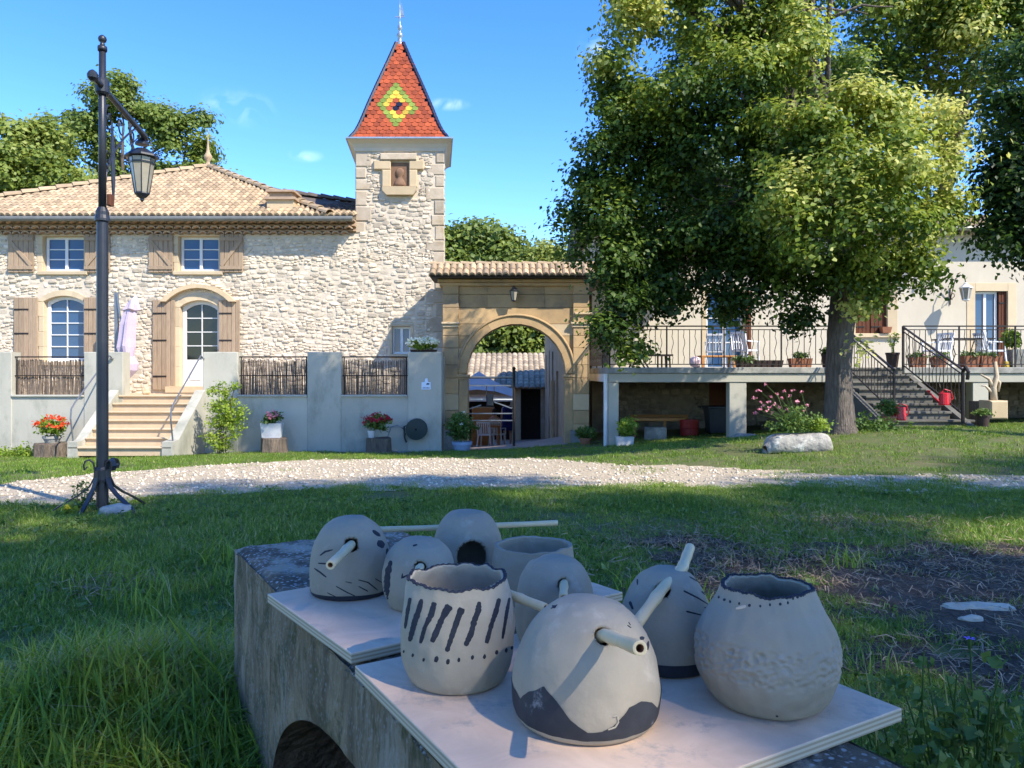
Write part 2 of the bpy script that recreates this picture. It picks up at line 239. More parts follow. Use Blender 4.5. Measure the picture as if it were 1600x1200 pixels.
# ------------------------------------------------------------------ object helpers
OFF = {}
def tag(o, label=None, cat=None, group=None, kind=None):
    for k, v in (('label', label), ('category', cat), ('group', group), ('kind', kind)):
        if v: o[k] = v
    return o
def thing(name, label, cat, loc=(0, 0, 0), group=None):
    o = bpy.data.objects.new(name, None); COL.objects.link(o); o.location = loc; o.empty_display_size = .2
    OFF[o.name] = Vector(loc); return tag(o, label, cat, group)
def link(name, me, parent=None, loc=(0, 0, 0)):
    o = bpy.data.objects.new(name, me); COL.objects.link(o)
    if parent is not None: o.parent = parent
    o.location = loc; return o
def copy_tree(o, parent=None, first=True):
    c = o.copy(); COL.objects.link(c)
    if parent is not None: c.parent = parent
    for ch in list(o.children): copy_tree(ch, c, False)
    if o.name in OFF: OFF[c.name] = OFF[o.name].copy()
    return c
class MB:
    def __init__(s): s.v = []; s.f = []; s.t = []; s.m = []; s.tint = 0.0; s.mi = 0
    def add(s, vs, fs, tint=None, mi=None):
        b = len(s.v); s.v.extend([tuple(v) for v in vs]); s.f.extend([tuple(b+i for i in f) for f in fs])
        s.t.extend([s.tint if tint is None else tint]*len(fs)); s.m.extend([s.mi if mi is None else mi]*len(fs)); return s
    def box(s, x0, x1, y0, y1, z0, z1, **k):
        v = [(x0, y0, z0), (x1, y0, z0), (x1, y1, z0), (x0, y1, z0), (x0, y0, z1), (x1, y0, z1), (x1, y1, z1), (x0, y1, z1)]
        return s.add(v, [(0, 3, 2, 1), (4, 5, 6, 7), (0, 1, 5, 4), (1, 2, 6, 5), (2, 3, 7, 6), (3, 0, 4, 7)], **k)
    def bbox(s, x0, x1, y0, y1, z0, z1, b=.01, **k):
        """box with its vertical front edges and outline chamfered on the -y face"""
        v = [(x0, y1, z0), (x1, y1, z0), (x1, y1, z1), (x0, y1, z1), (x0, y0+b, z0), (x1, y0+b, z0), (x1, y0+b, z1), (x0, y0+b, z1),
             (x0+b, y0, z0+b), (x1-b, y0, z0+b), (x1-b, y0, z1-b), (x0+b, y0, z1-b)]
        return s.add(v, [(3, 2, 1, 0), (0, 1, 5, 4), (1, 2, 6, 5), (2, 3, 7, 6), (3, 0, 4, 7), (4, 5, 9, 8), (5, 6, 10, 9), (6, 7, 11, 10), (7, 4, 8, 11), (8, 9, 10, 11)], **k)
    def beam(s, p, q, w, h=None, up=(0, 0, 1), **k):
        p = Vector(p); q = Vector(q); d = (q-p).normalized(); h = h or w; up = Vector(up)
        if abs(d.dot(up)) > .98: up = Vector((0, 1, 0))
        a = d.cross(up).normalized()*w/2; b = a.cross(d).normalized()*h/2
        v = [c+i*a+j*b for c in (p, q) for i, j in ((-1, -1), (1, -1), (1, 1), (-1, 1))]
        return s.add(v, [(3, 2, 1, 0), (4, 5, 6, 7), (0, 1, 5, 4), (1, 2, 6, 5), (2, 3, 7, 6), (3, 0, 4, 7)], **k)
    def tube(s, pts, r, n=8, cap=True, **k):
        pts = [Vector(p) for p in pts]; m = len(pts); rs = r if isinstance(r, (list, tuple)) else [r]*m
        vs = []; a = None
        for i, p in enumerate(pts):
            d = (pts[min(i+1, m-1)]-pts[max(i-1, 0)]).normalized()
            if a is None: a = d.orthogonal().normalized()
            else: a = (a-d*a.dot(d)).normalized()
            b = d.cross(a)
            for j in range(n):
                t = 2*PI*j/n; vs.append(p+(a*math.cos(t)+b*math.sin(t))*rs[i])
        fs = [(i*n+j, i*n+(j+1) % n, (i+1)*n+(j+1) % n, (i+1)*n+j) for i in range(m-1) for j in range(n)]
        if cap: fs += [tuple(reversed(range(n))), tuple((m-1)*n+j for j in range(n))]
        return s.add(vs, fs, **k)
    def lathe(s, prof, c=(0, 0, 0), n=20, sx=1, sy=1, rot=0, **k):
        vs = []; m = len(prof)
        for r, z in prof:
            for j in range(n):
                t = 2*PI*(j+.5)/n+rot; vs.append((c[0]+r*math.cos(t)*sx, c[1]+r*math.sin(t)*sy, c[2]+z))
        fs = [(i*n+j, i*n+(j+1) % n, (i+1)*n+(j+1) % n, (i+1)*n+j) for i in range(m-1) for j in range(n)]
        fs += [tuple(reversed(range(n))), tuple((m-1)*n+j for j in range(n))]
        return s.add(vs, fs, **k)
    def prism(s, poly, y0, y1, **k):
        """poly in (x,z), counter-clockwise seen from -y, extruded from y0 (front) to y1"""
        n = len(poly); vs = [(a, y0, b) for a, b in poly]+[(a, y1, b) for a, b in poly]
        fs = [tuple(range(n)), tuple(reversed(range(n, 2*n)))]+[(i, i+n, (i+1) % n+n, (i+1) % n) for i in range(n)]
        return s.add(vs, fs, **k)
    def mesh(s, name, mats, off=(0, 0, 0), smooth=False):
        me = bpy.data.meshes.new(name); off = Vector(off)
        me.from_pydata([tuple(Vector(v)-off) for v in s.v], [], s.f)
        for m in (mats if isinstance(mats, (list, tuple)) else [mats]): me.materials.append(m)
        if any(s.t):
            at = me.attributes.new('tint', 'FLOAT', 'FACE'); at.data.foreach_set('value', s.t)
        if any(s.m): me.polygons.foreach_set('material_index', s.m)
        if smooth: me.polygons.foreach_set('use_smooth', [True]*len(s.f))
        me.update(); return me
    def build(s, name, mats, parent=None, smooth=False, kind=None, label=None):
        if parent is not None:
            off = OFF[parent.name]
        else:
            a = np.array(s.v); off = Vector(((a[:, 0].min()+a[:, 0].max())/2, (a[:, 1].min()+a[:, 1].max())/2, a[:, 2].min()))
        o = link(name, s.mesh(name, mats, off, smooth), parent, (0, 0, 0) if parent is not None else off)
        if parent is None: OFF[o.name] = Vector(off)
        else: OFF[o.name] = OFF[parent.name]
        return tag(o, label, kind=kind)
def piece(name, me, parent, pos, rot=None, scale=None):
    """a piece sharing mesh me, placed at the world position pos under a parent whose children share its origin"""
    o = link(name, me, parent, Vector(pos)-OFF[parent.name])
    if rot is not None:
        o.rotation_mode = 'QUATERNION'; o.rotation_quaternion = rot
    if scale is not None: o.scale = scale
    return o
def npmesh(name, V, F, mat, tint=None, parent=None, smooth=False, loc=None):
    """V (n,3) F (m,3 or 4) numpy"""
    off = OFF[parent.name] if parent is not None else (Vector(loc) if loc is not None else Vector((0, 0, 0)))
    V = V-np.array(off); me = bpy.data.meshes.new(name); k = F.shape[1]; m = len(F)
    me.vertices.add(len(V)); me.vertices.foreach_set('co', V.astype(np.float32).ravel())
    me.loops.add(m*k); me.loops.foreach_set('vertex_index', F.astype(np.int32).ravel())
    me.polygons.add(m); me.polygons.foreach_set('loop_start', np.arange(0, m*k, k, dtype=np.int32)); me.polygons.foreach_set('loop_total', np.full(m, k, dtype=np.int32))
    if smooth: me.polygons.foreach_set('use_smooth', np.ones(m, dtype=bool))
    me.materials.append(mat)
    if tint is not None:
        at = me.attributes.new('tint', 'FLOAT', 'FACE'); at.data.foreach_set('value', tint.astype(np.float32))
    me.update(calc_edges=True); me.validate()
    o = link(name, me, parent, (0, 0, 0) if parent is not None else off); OFF[o.name] = Vector(off); return o
# ------------------------------------------------------------------ the lie of the land
CP = []
for x in (-24, -14, -7, -2, 3, 8, 14, 24):
    for y in (-12, -4, 1, 4.5, 8): CP.append((x, y, 0))
CP += [(-26, 18.5, -.8), (-16, 18.5, -.78), (-11.4, 18.5, -.75), (-9.5, 15.3, -.55), (-6, 18.5, -.67), (-6, 14.5, -.42), (-1.7, 18.5, -.66), (0, 19.5, -.68), (0, 14, -.34), (2.2, 17.5, -.43),
       (5.1, 17.5, -.26), (5.7, 13.5, .17), (3, 13, -.08), (4.4, 12, 0), (8.2, 14.9, .17), (10.6, 17.5, .04), (15, 16, .2), (9, 11, .04), (24, 18, .2), (2, 22, -.5), (8, 22, -.2), (16, 22, 0),
       (0, 24, -1.05), (0, 29, -1.46), (0, 35, -1.75), (-10, 30, -1.5), (12, 32, -1.4), (-24, 34, -1.8), (26, 34, -1.6), (0, 50, -2.2), (-45, 30, -2), (45, 30, -1.5), (-50, 5, 0), (50, 5, 0), (0, -50, 0), (0, 90, -2.5), (-70, 80, -2.5), (70, 80, -2.5), (-80, -60, 0), (80, -60, 0)]
CPA = np.array(CP, float)
_D = np.sqrt(((CPA[:, None, :2]-CPA[None, :, :2])**2).sum(-1)+.8)
_K = np.block([[_D, np.ones((len(CPA), 1))], [np.ones((1, len(CPA))), np.zeros((1, 1))]])
_Wt = np.linalg.solve(_K, np.append(CPA[:, 2], 0))
def gz_np(x, y):
    x = np.asarray(x, float); y = np.asarray(y, float); sh = x.shape; q = np.stack([x.ravel(), y.ravel()], 1); o = np.empty(len(q))
    for i in range(0, len(q), 60000):
        d = np.sqrt(((q[i:i+60000, None]-CPA[None, :, :2])**2).sum(-1)+.8); o[i:i+60000] = d@_Wt[:-1]+_Wt[-1]
    o += .26*np.exp(-((q[:, 0]+1.25)**2/.8+(q[:, 1]-2.2)**2/.42))
    return o.reshape(sh)
def gz(x, y): return float(gz_np(np.array([x]), np.array([y]))[0])
def ghit(px, py):
    """where the sight line through a pixel meets the ground"""
    lo = .5
    for i in range(1, 500):
        d = .5+i*.1
        if Z(py, d) < gz(X(px, d), d): return Vector((X(px, d), d, gz(X(px, d), d)))
    return Vector((X(px, 50), 50, gz(X(px, 50), 50)))
def ghit_x(px, d):
    return Vector((X(px, d), d, gz(X(px, d), d)))
def vnoise(x, y, s=1.0, seed=0):
    """cheap smooth value noise, numpy"""
    r = np.random.default_rng(seed).random((257, 257)); x = np.asarray(x)*s+90; y = np.asarray(y)*s+90
    i = np.floor(x).astype(int); j = np.floor(y).astype(int); u = x-i; v = y-j; u = u*u*(3-2*u); v = v*v*(3-2*v); i %= 256; j %= 256
    return r[i, j]*(1-u)*(1-v)+r[i+1, j]*u*(1-v)+r[i, j+1]*(1-u)*v+r[i+1, j+1]*u*v
# ================================================================== ground, gravel, soil, courtyard
def sheet(name, xs, ys, mat, dz=0, keep=None, bumpy=0, kind='structure'):
    gx, gy = np.meshgrid(xs, ys); z = gz_np(gx, gy)+dz
    if bumpy: z = z+(vnoise(gx, gy, 3, 5)-.5)*bumpy+(vnoise(gx, gy, 9, 6)-.5)*bumpy*.5
    V = np.stack([gx.ravel(), gy.ravel(), z.ravel()], 1); ny, nx = gx.shape
    i = np.arange(nx-1)[None, :]+np.arange(ny-1)[:, None]*nx
    F = np.stack([i, i+1, i+nx+1, i+nx], -1).reshape(-1, 4)
    if keep is not None:
        c = V[F].mean(1); F = F[keep(c[:, 0], c[:, 1])]
    o = npmesh(name, V, F, mat, smooth=True); tag(o, kind=kind); return o
xs = np.concatenate([np.linspace(-900, -60, 12), np.linspace(-50, -18, 20), np.arange(-17.5, 20, .25), np.linspace(21, 50, 18), np.linspace(60, 900, 12)])
ys = np.concatenate([np.linspace(-900, -40, 12), np.linspace(-30, -2, 16), np.arange(-1.5, 24, .25), np.linspace(25, 60, 24), np.linspace(70, 1500, 14)])
tag(sheet('lawn', xs, ys, M['lawn'], bumpy=.012), kind='structure')
# gravel drive between two wandering edges
near_px = [(-300, 812), (0, 793), (150, 785), (250, 777), (420, 771), (600, 766), (760, 767), (900, 769), (1050, 768), (1300, 768), (1600, 772), (1800, 776)]
far_px = [(-300, 776), (0, 757), (190, 737), (400, 723), (500, 719), (700, 716), (820, 716), (900, 721), (1000, 727), (1100, 732), (1300, 739), (1600, 743), (1800, 745)]
NE = np.array([ghit(*p)[:2] for p in near_px]); FE = np.array([ghit(*p)[:2] for p in far_px])
def ynear(x): return np.interp(x, NE[:, 0], NE[:, 1])
def yfar(x): return np.interp(x, FE[:, 0], FE[:, 1])
def gravel_w(x, y):
    """1 inside the drive, fading at ragged edges"""
    n = (vnoise(x, y, 1.3, 21)-.5)*1.0+(vnoise(x, y, 4, 22)-.5)*.5
    d = np.minimum(y-ynear(x), yfar(x)-y)
    return np.clip((d+n*.7)/.35, 0, 1)
gw_keep = lambda x, y: gravel_w(x, y) > .15
sheet('gravel_drive', np.arange(-16, 17, .1), np.arange(6, 19, .1), M['gravel'], dz=.006, keep=gw_keep, bumpy=.012)
# dug soil on the right
def soil_w(x, y):
    u = (x-4.1)/3.4; v = (y-4.15)/1.65
    n = (vnoise(x, y, 1.6, 31)-.5)*.9+(vnoise(x, y, 5, 32)-.5)*.5
    return np.clip((1.05-np.sqrt(u*u+v*v)+n*.7)/.35, 0, 1)
sheet('bare_soil', np.arange(.3, 8, .05), np.arange(2.2, 6.6, .05), M['soil'], dz=.01, keep=lambda x, y: soil_w(x, y) > .1, bumpy=.03)
sheet('courtyard_ground', np.arange(-9, 1.6, .2), np.arange(19.2, 36, .2), M['court'], dz=.008, bumpy=.01)
# gravel chips
def chips(name, pts, size, mat, seed):
    rg = np.random.default_rng(seed); n = len(pts)
    base = np.array([[1, 0, 0], [-1, 0, 0], [0, 1, 0], [0, -1, 0], [0, 0, 1], [0, 0, -.6]], float)
    s = size*(rg.random((n, 1, 3))*.7+.5)*np.array([1, 1, .7])*(rg.random((n, 1, 1))**3*1.6+.7)
    a = rg.random(n)*6.28; c, sn = np.cos(a), np.sin(a); b = base[None]*s+rg.normal(0, size*.12, (n, 6, 3))
    V = np.empty((n, 6, 3)); V[..., 0] = b[..., 0]*c[:, None]-b[..., 1]*sn[:, None]; V[..., 1] = b[..., 0]*sn[:, None]+b[..., 1]*c[:, None]; V[..., 2] = b[..., 2]
    V += pts[:, None, :]; f = np.array([[0, 2, 4], [2, 1, 4], [1, 3, 4], [3, 0, 4], [2, 0, 5], [1, 2, 5], [3, 1, 5], [0, 3, 5]])
    F = (f[None]+np.arange(n)[:, None, None]*6).reshape(-1, 3)
    return npmesh(name, V.reshape(-1, 3), F, mat, tint=np.repeat(rg.random(n)*2-1, 8))
def rand_in(n, x0, x1, y0, y1, w, seed, slope=.68, marg=.6):
    rg = np.random.default_rng(seed); x = rg.uniform(x0, x1, n); y = rg.uniform(y0, y1, n)
    k = (rg.random(n) < w(x, y)) & (np.abs(x) < slope*y+marg); x, y = x[k], y[k]
    return np.stack([x, y, gz_np(x, y)], 1)
p = rand_in(42000, -12, 12, 7, 17.5, lambda x, y: gravel_w(x, y)*np.where(y < 11, 1, .6)*(1-.45*(vnoise(x, y, .9, 41) > .62)), 3); p[:, 2] += .01
tag(chips('gravel_chips', p, .017, M['chip'], 4), 'loose pale limestone chips scattered over the drive', 'gravel', kind='stuff')
# straw and crumbs on the soil
def sticks(name, pts, L, wd, mat, seed, flat=.25):
    rg = np.random.default_rng(seed); n = len(pts); a = rg.random(n)*6.28; e = rg.normal(0, flat, n)
    d = np.stack([np.cos(a)*np.cos(e), np.sin(a)*np.cos(e), np.sin(e)], 1)*(L*(rg.random((n, 1))*.9+.3))
    w = np.stack([-np.sin(a), np.cos(a), rg.normal(0, .4, n)], 1)*wd; bend = rg.normal(0, 1, (n, 3))*L*.12
    p0 = pts-d/2; p1 = pts+bend; p2 = pts+d/2
    V = np.stack([p0-w, p0+w, p1-w, p1+w, p2-w*.4, p2+w*.4], 1).reshape(-1, 3)
    f = np.array([[0, 1, 3, 2], [2, 3, 5, 4]]); F = (f[None]+np.arange(n)[:, None, None]*6).reshape(-1, 4)
    return npmesh(name, V, F, mat, tint=np.repeat(rg.random(n)*2-1, 2))
p = rand_in(34000, .3, 8, 2.3, 6.8, lambda x, y: np.clip(soil_w(x, y)*.9+.1*(y < 6), 0, 1)*np.clip(.35+.5*vnoise(x, y, 3, 50)+np.where(y > 4.3, .35, 0), 0, 1), 5); p[:, 2] += .015+NR.random(len(p))*.02
tag(sticks('straw_litter', p, .11, .0021, M['straw'], 6), 'dry brown straw and twigs strewn over bare dark soil', 'straw', kind='stuff')
p = rand_in(14000, .3, 8, 2.3, 6.2, soil_w, 8); p[:, 2] += .012
tag(chips('soil_crumbs', p, .008, M['soil'], 9), 'dark crumbs of dug soil beside the concrete wall', 'soil', kind='stuff')
# dead grass patches in the left lawn
pp = []
for cx, cy, r, n in ((-1.45, 3.05, .26, 900), (-1.12, 2.62, .16, 500), (-1.5, 2.30, .26, 900), (-1.75, 2.42, .3, 500), (-2.2, 4.2, .3, 200), (1.2, 5.2, .8, 900), (2.6, 6.0, .9, 700)):
    q = NR.normal(0, r*.5, (n, 2))+(cx, cy); pp.append(np.stack([q[:, 0], q[:, 1], gz_np(q[:, 0], q[:, 1])+NR.random(n)*.05+.03], 1))
tag(sticks('dead_grass', np.concatenate(pp), .11, .0015, M['straw'], 16, .35), 'tufts of dead straw coloured grass in the shaded lawn', 'dead grass', kind='stuff')
# ------------------------------------------------------------------ grass (instanced tufts)
def tuft(name, n, h, rad, wd, lean, seed, seg=3):
    rg = np.random.default_rng(seed); a = rg.random(n)*6.28; r = rad*np.sqrt(rg.random(n)); b = np.stack([r*np.cos(a), r*np.sin(a), np.zeros(n)], 1)
    hh = h*(rg.random(n)*.75+.35); la = rg.random(n)*6.28; ln = lean*(rg.random(n)**.7); d = np.stack([np.cos(la), np.sin(la), np.zeros(n)], 1)
    wv = np.stack([-np.sin(la+rg.normal(0, .6, n)), np.cos(la), np.zeros(n)], 1)*wd*(rg.random((n, 1))*.6+.6)
    V = []
    for k in range(seg+1):
        t = k/seg; p = b+d*(ln*hh)[:, None]*t*t+np.array([0, 0, 1])*(hh*(t-.35*ln*t*t))[:, None]
        w = wv*(1-t)**.7*.5
        if k < seg: V += [p-w, p+w]
        else: V += [p]
    m = 2*seg+1; V = np.stack(V, 1).reshape(-1, 3); fs = []
    for k in range(seg-1): fs += [[2*k, 2*k+1, 2*k+3], [2*k, 2*k+3, 2*k+2]]
    fs += [[2*seg-2, 2*seg-1, 2*seg]]
    f = np.array(fs); F = (f[None]+np.arange(n)[:, None, None]*m).reshape(-1, 3)
    o = npmesh(name, V, F, M['grass'], tint=np.repeat(np.where(rg.random(n) < .045, .8, rg.normal(-.1, .25, n)), len(fs)))
    COL.objects.unlink(o); return o
def scatter(name, src, pts, scale, label, seed):
    rg = np.random.default_rng(seed); n = len(pts); me = bpy.data.meshes.new(name); me.vertices.add(n); me.vertices.foreach_set('co', pts.astype(np.float32).ravel())
    a = me.attributes.new('spin', 'FLOAT_VECTOR', 'POINT'); a.data.foreach_set('vector', np.stack([rg.normal(0, .12, n), rg.normal(0, .12, n), rg.random(n)*6.28], 1).astype(np.float32).ravel())
    a = me.attributes.new('size', 'FLOAT', 'POINT'); a.data.foreach_set('value', np.asarray(scale, dtype=np.float32))
    o = link(name, me); g = bpy.data.node_groups.new(name, 'GeometryNodeTree')
    g.interface.new_socket('Geometry', in_out='INPUT', socket_type='NodeSocketGeometry'); g.interface.new_socket('Geometry', in_out='OUTPUT', socket_type='NodeSocketGeometry')
    N = g.nodes.new; gi = N('NodeGroupInput'); go = N('NodeGroupOutput'); ip = N('GeometryNodeInstanceOnPoints'); oi = N('GeometryNodeObjectInfo'); oi.inputs[0].default_value = src
    oi.inputs['As Instance'].default_value = True
    s1 = N('GeometryNodeInputNamedAttribute'); s1.data_type = 'FLOAT_VECTOR'; s1.inputs[0].default_value = 'spin'
    s2 = N('GeometryNodeInputNamedAttribute'); s2.data_type = 'FLOAT'; s2.inputs[0].default_value = 'size'
    L = g.links.new; L(gi.outputs[0], ip.inputs['Points']); L(oi.outputs['Geometry'], ip.inputs['Instance']); L(s1.outputs[0], ip.inputs['Rotation']); L(s2.outputs[0], ip.inputs['Scale']); L(ip.outputs[0], go.inputs[0])
    md = o.modifiers.new('scatter', 'NODES'); md.node_group = g
    return tag(o, label, 'grass', kind='stuff')
# culvert wall footprint frame
WA = Vector((.5, -.866, 0)).normalized(); WB = Vector((.866, .5, 0)); WO = Vector((-.76, 2.109, 0))
def wall_uv(x, y):
    dx, dy = x-WO.x, y-WO.y; return dx*WA.x+dy*WA.y, dx*WB.x+dy*WB.y
def lawn_w(x, y):
    a, b = wall_uv(x, y); inw = (a > -.01) & (b > -.01) & (b < .50)
    w = (1-gravel_w(x, y)*np.where(x > 2.2+(vnoise(x, y, .7, 97)-.5)*3, .72+.25*(vnoise(x, y, 1.1, 98) > .5), .985))*(1-soil_w(x, y)*.97)
    w = np.where(inw, 0, w)
    blg = (y > 19.2) | ((y > 18.35) & (x < -1.7)) | ((y > 16.9) & (x > -10.3) & (x < -6.6))
    return np.where(blg, 0, w)*(1-.75*(vnoise(x, y, .8, 95) > .78))*(1-.5*(vnoise(x, y, 2.6, 96) > .72))
tA = tuft('short_tuft', 34, .046, .080, .0042, 1.4, 1); tB = tuft('long_tuft', 24, .13, .08, .0058, 1.3, 2, 4); tC = tuft('far_tuft', 26, .055, .13, .009, .6, 3, 2)
tD = tuft('mown_tuft', 40, .038, .10, .0045, 1.3, 4)
def dens(f): return lambda x, y: lawn_w(x, y)*f
p = rand_in(26000, -6.5, 6.5, 1.2, 8.6, dens(1), 61); s = .55+vnoise(p[:, 0], p[:, 1], 1.1, 62)*.9+NR.random(len(p))*.3
scatter('lawn_grass', tA, p, s*np.where(p[:, 1] < 3.5, 1.1, 1), 'short rough grass covering the shaded lawn in front', 63)
p = rand_in(16000, -6.5, 6.5, 1.2, 8.6, dens(1), 64); scatter('mown_grass', tD, p, .7+NR.random(len(p))*.8, 'flattened clipped grass lying between the longer blades', 65)
p = rand_in(17000, -14, 14, 8.4, 19.3, dens(.9), 66); scatter('distant_grass', tC, p, .6+NR.random(len(p))*.6, 'short sunlit grass along the drive and house fronts', 67)
def wall_side(x, y):
    a, b = wall_uv(x, y); d = np.where(b < 0, -b, np.where(b > .49, b-.49, 0)); d = np.where(a < 0, np.maximum(d, -a), d)
    n = vnoise(x, y, 2.2, 70)
    return lawn_w(x, y)*np.clip(np.exp(-(d/.32))*1.4+np.clip(n-.45, 0, 1)*.5*(y < 5), 0, 1)
p = rand_in(15000, -4, 4, .75, 5.5, wall_side, 71, slope=.75, marg=.7); a_, b_ = wall_uv(p[:, 0], p[:, 1]); nearw = (b_ < .0) & (b_ > -.35) & (a_ < 1.2)
scatter('tall_grass', tB, p, np.where(nearw, .9+NR.random(len(p))*.9, np.where(b_ > .4, .8+NR.random(len(p))*1.1, .5+NR.random(len(p))*.7)), 'long uncut grass growing against the concrete wall', 72)
q = NR.random((1500, 2))*np.array([1.1, .50])+np.array([-.25, -.52]); pq = np.array([tuple(WO+WA*float(a)+WB*float(b)) for a, b in q]); pq[:, 2] = gz_np(pq[:, 0], pq[:, 1])
scatter('wall_grass', tB, pq, 1.4+NR.random(len(pq))*1.0, 'tallest grass standing against the far left corner of the concrete wall', 73)
# ================================================================== leaf clouds and trees
def leaf_mesh(name, parent, mat, C, per, spread, size, seed, tint=None, up=.6, flat=.65, fan=None, droop=.0, tj=.3, D=None):
    """C (n,3) twig centres; per leaves round each; every leaf is a folded pointed quad"""
    rg = np.random.default_rng(seed); n = len(C)*per; c = np.repeat(C, per, 0)
    off = rg.normal(0, 1, (n, 3))*spread*np.array([1, 1, flat]); p = c+off
    nr = off/(np.linalg.norm(off, axis=1, keepdims=True)+1e-6)*.5+np.array([0, 0, up])+rg.normal(0, .55 if D is None else .34, (n, 3))
    if D is not None: nr += np.repeat(D, per, 0)*.75; nr /= np.linalg.norm(nr, axis=1, keepdims=True)
    t = rg.normal(0, 1, (n, 3)); t[:, 2] -= droop; t -= nr*(t*nr).sum(1, keepdims=True); t /= np.linalg.norm(t, axis=1, keepdims=True); b = np.cross(nr, t)
    s = size*(rg.random((n, 1))*.6+.7)
    V = np.stack([p-t*s*.5, p+b*s*.38+nr*s*.10-t*s*.08, p+t*s*.55, p-b*s*.38+nr*s*.10-t*s*.08], 1).reshape(-1, 3)
    i = np.arange(n)*4; F = np.concatenate([np.stack([i, i+1, i+2], 1), np.stack([i, i+2, i+3], 1)], 0)
    tt = np.repeat(np.zeros(len(C)) if tint is None else tint, per)+rg.normal(0, tj, n)
    return npmesh(name, V, F, mat, tint=np.concatenate([tt, tt]), parent=parent)
def clump_points(clumps, n, rg, shell=.55):
    """clumps rows: cx,cy,cz,rx,ry,rz,tint"""
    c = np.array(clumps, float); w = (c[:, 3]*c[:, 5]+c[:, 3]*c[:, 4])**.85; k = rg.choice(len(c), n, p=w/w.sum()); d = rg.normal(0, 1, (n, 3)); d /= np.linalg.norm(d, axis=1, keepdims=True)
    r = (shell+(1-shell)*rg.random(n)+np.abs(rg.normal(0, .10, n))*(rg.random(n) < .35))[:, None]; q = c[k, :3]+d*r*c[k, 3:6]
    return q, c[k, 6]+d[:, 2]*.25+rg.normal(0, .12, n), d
def limb(mb, p, q, r0, r1, rg, n=6, wob=.08, ns=7):
    p = Vector(p); q = Vector(q); L = (q-p).length; pts = []; rs = []
    for i in range(n+1):
        t = i/n; a = p.lerp(q, t)+Vector((rg.gauss(0, 1), rg.gauss(0, 1), rg.gauss(0, .6)))*L*wob*math.sin(PI*t)*.6+Vector((0, 0, L*.08*math.sin(PI*t)))
        pts.append(a); rs.append(r0+(r1-r0)*t)
    mb.tube(pts, rs, ns); return pts
def tree(name, label, base, trunk, clumps, n, per, spread, size, lm, bm, seed, group=None, holes=None, nl=10, cat='tree', droop=.4, shell=.55, tj=.16):
    """trunk: list of (x,y,z,r). holes: list of (point, radius) sight or sun lines kept free"""
    root = thing(name, label, cat, base, group); rg = random.Random(seed); ng = np.random.default_rng(seed)
    mb = MB(); rows = trunk; k = 16
    vs = []
    for i, (x, y, z, r) in enumerate(rows):
        for j in range(k):
            t = 2*PI*j/k; rr = r*(1+.10*math.sin(t*3+i*.4)+.06*math.sin(t*7+i)+(.25*max(0, 1-i*.8)*abs(math.sin(t*2.5+1))))
            vs.append((x+rr*math.cos(t), y+rr*math.sin(t), z))
    m = len(rows); mb.add(vs, [(i*k+j, i*k+(j+1) % k, (i+1)*k+(j+1) % k, (i+1)*k+j) for i in range(m-1) for j in range(k)]+[tuple((m-1)*k+j for j in range(k))])
    mb.build('trunk', bm, root, smooth=True)
    cl = sorted(clumps, key=lambda c: -c[3]*c[5])[:nl]; tops = rows[-3:]
    for c in cl:
        s = rg.choice(tops); lb = MB(); s2 = Vector(s[:3]); e = Vector(c[:3])
        pts = limb(lb, s2, s2.lerp(e, .92), s[3]*.5, .03, rg)
        for q in range(3):
            b = pts[rg.randint(2, 5)]; e2 = b+Vector((rg.gauss(0, 1)*c[3], rg.gauss(0, 1)*c[4], rg.gauss(.3, .6)*c[5]))*.6
            limb(lb, b, e2, .035, .01, rg, 4, ns=5)
        lb.build('branch', bm, root, smooth=True)
    C, t, D = clump_points(break_up(clumps, seed=seed), n, ng, .4)
    if holes:
        for (o, d, r) in holes:
            v = C-np.array(o); a = (v*np.array(d)).sum(1, keepdims=True); dist = np.linalg.norm(v-a*np.array(d), axis=1); kp = dist > r; C = C[kp]; t = t[kp]; D = D[kp]
    leaf_mesh('crown', root, lm, C, per, spread, size, seed+1, t, droop=droop, tj=tj, D=D)
    return root
def break_up(cl, k=7, seed=1):
    rg = random.Random(seed); o = []
    for (x, y, z, a, b, c, t) in cl:
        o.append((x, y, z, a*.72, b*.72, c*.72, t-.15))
        for i in range(k):
            v = Vector((rg.gauss(0, 1), rg.gauss(0, 1)-.2, rg.gauss(.15, 1))).normalized(); f = rg.uniform(.6, .85); q = rg.uniform(.28, .46)
            o.append((x+v.x*a*f, y+v.y*b*f, z+v.z*c*f, a*q, b*q, c*q*.8, t+rg.uniform(-.18, .28)))
    return o
def pxclumps(rows, d, seed=0):
    """rows: (px, py, r_px, depth offset, tint)"""
    out = []
    for (px, py, r, dd, t) in rows:
        q = P3(px, py, d+dd); rr = r/FPX*(d+dd); out.append((q.x, q.y, q.z, rr, rr*.95, rr*.85, t))
    return out
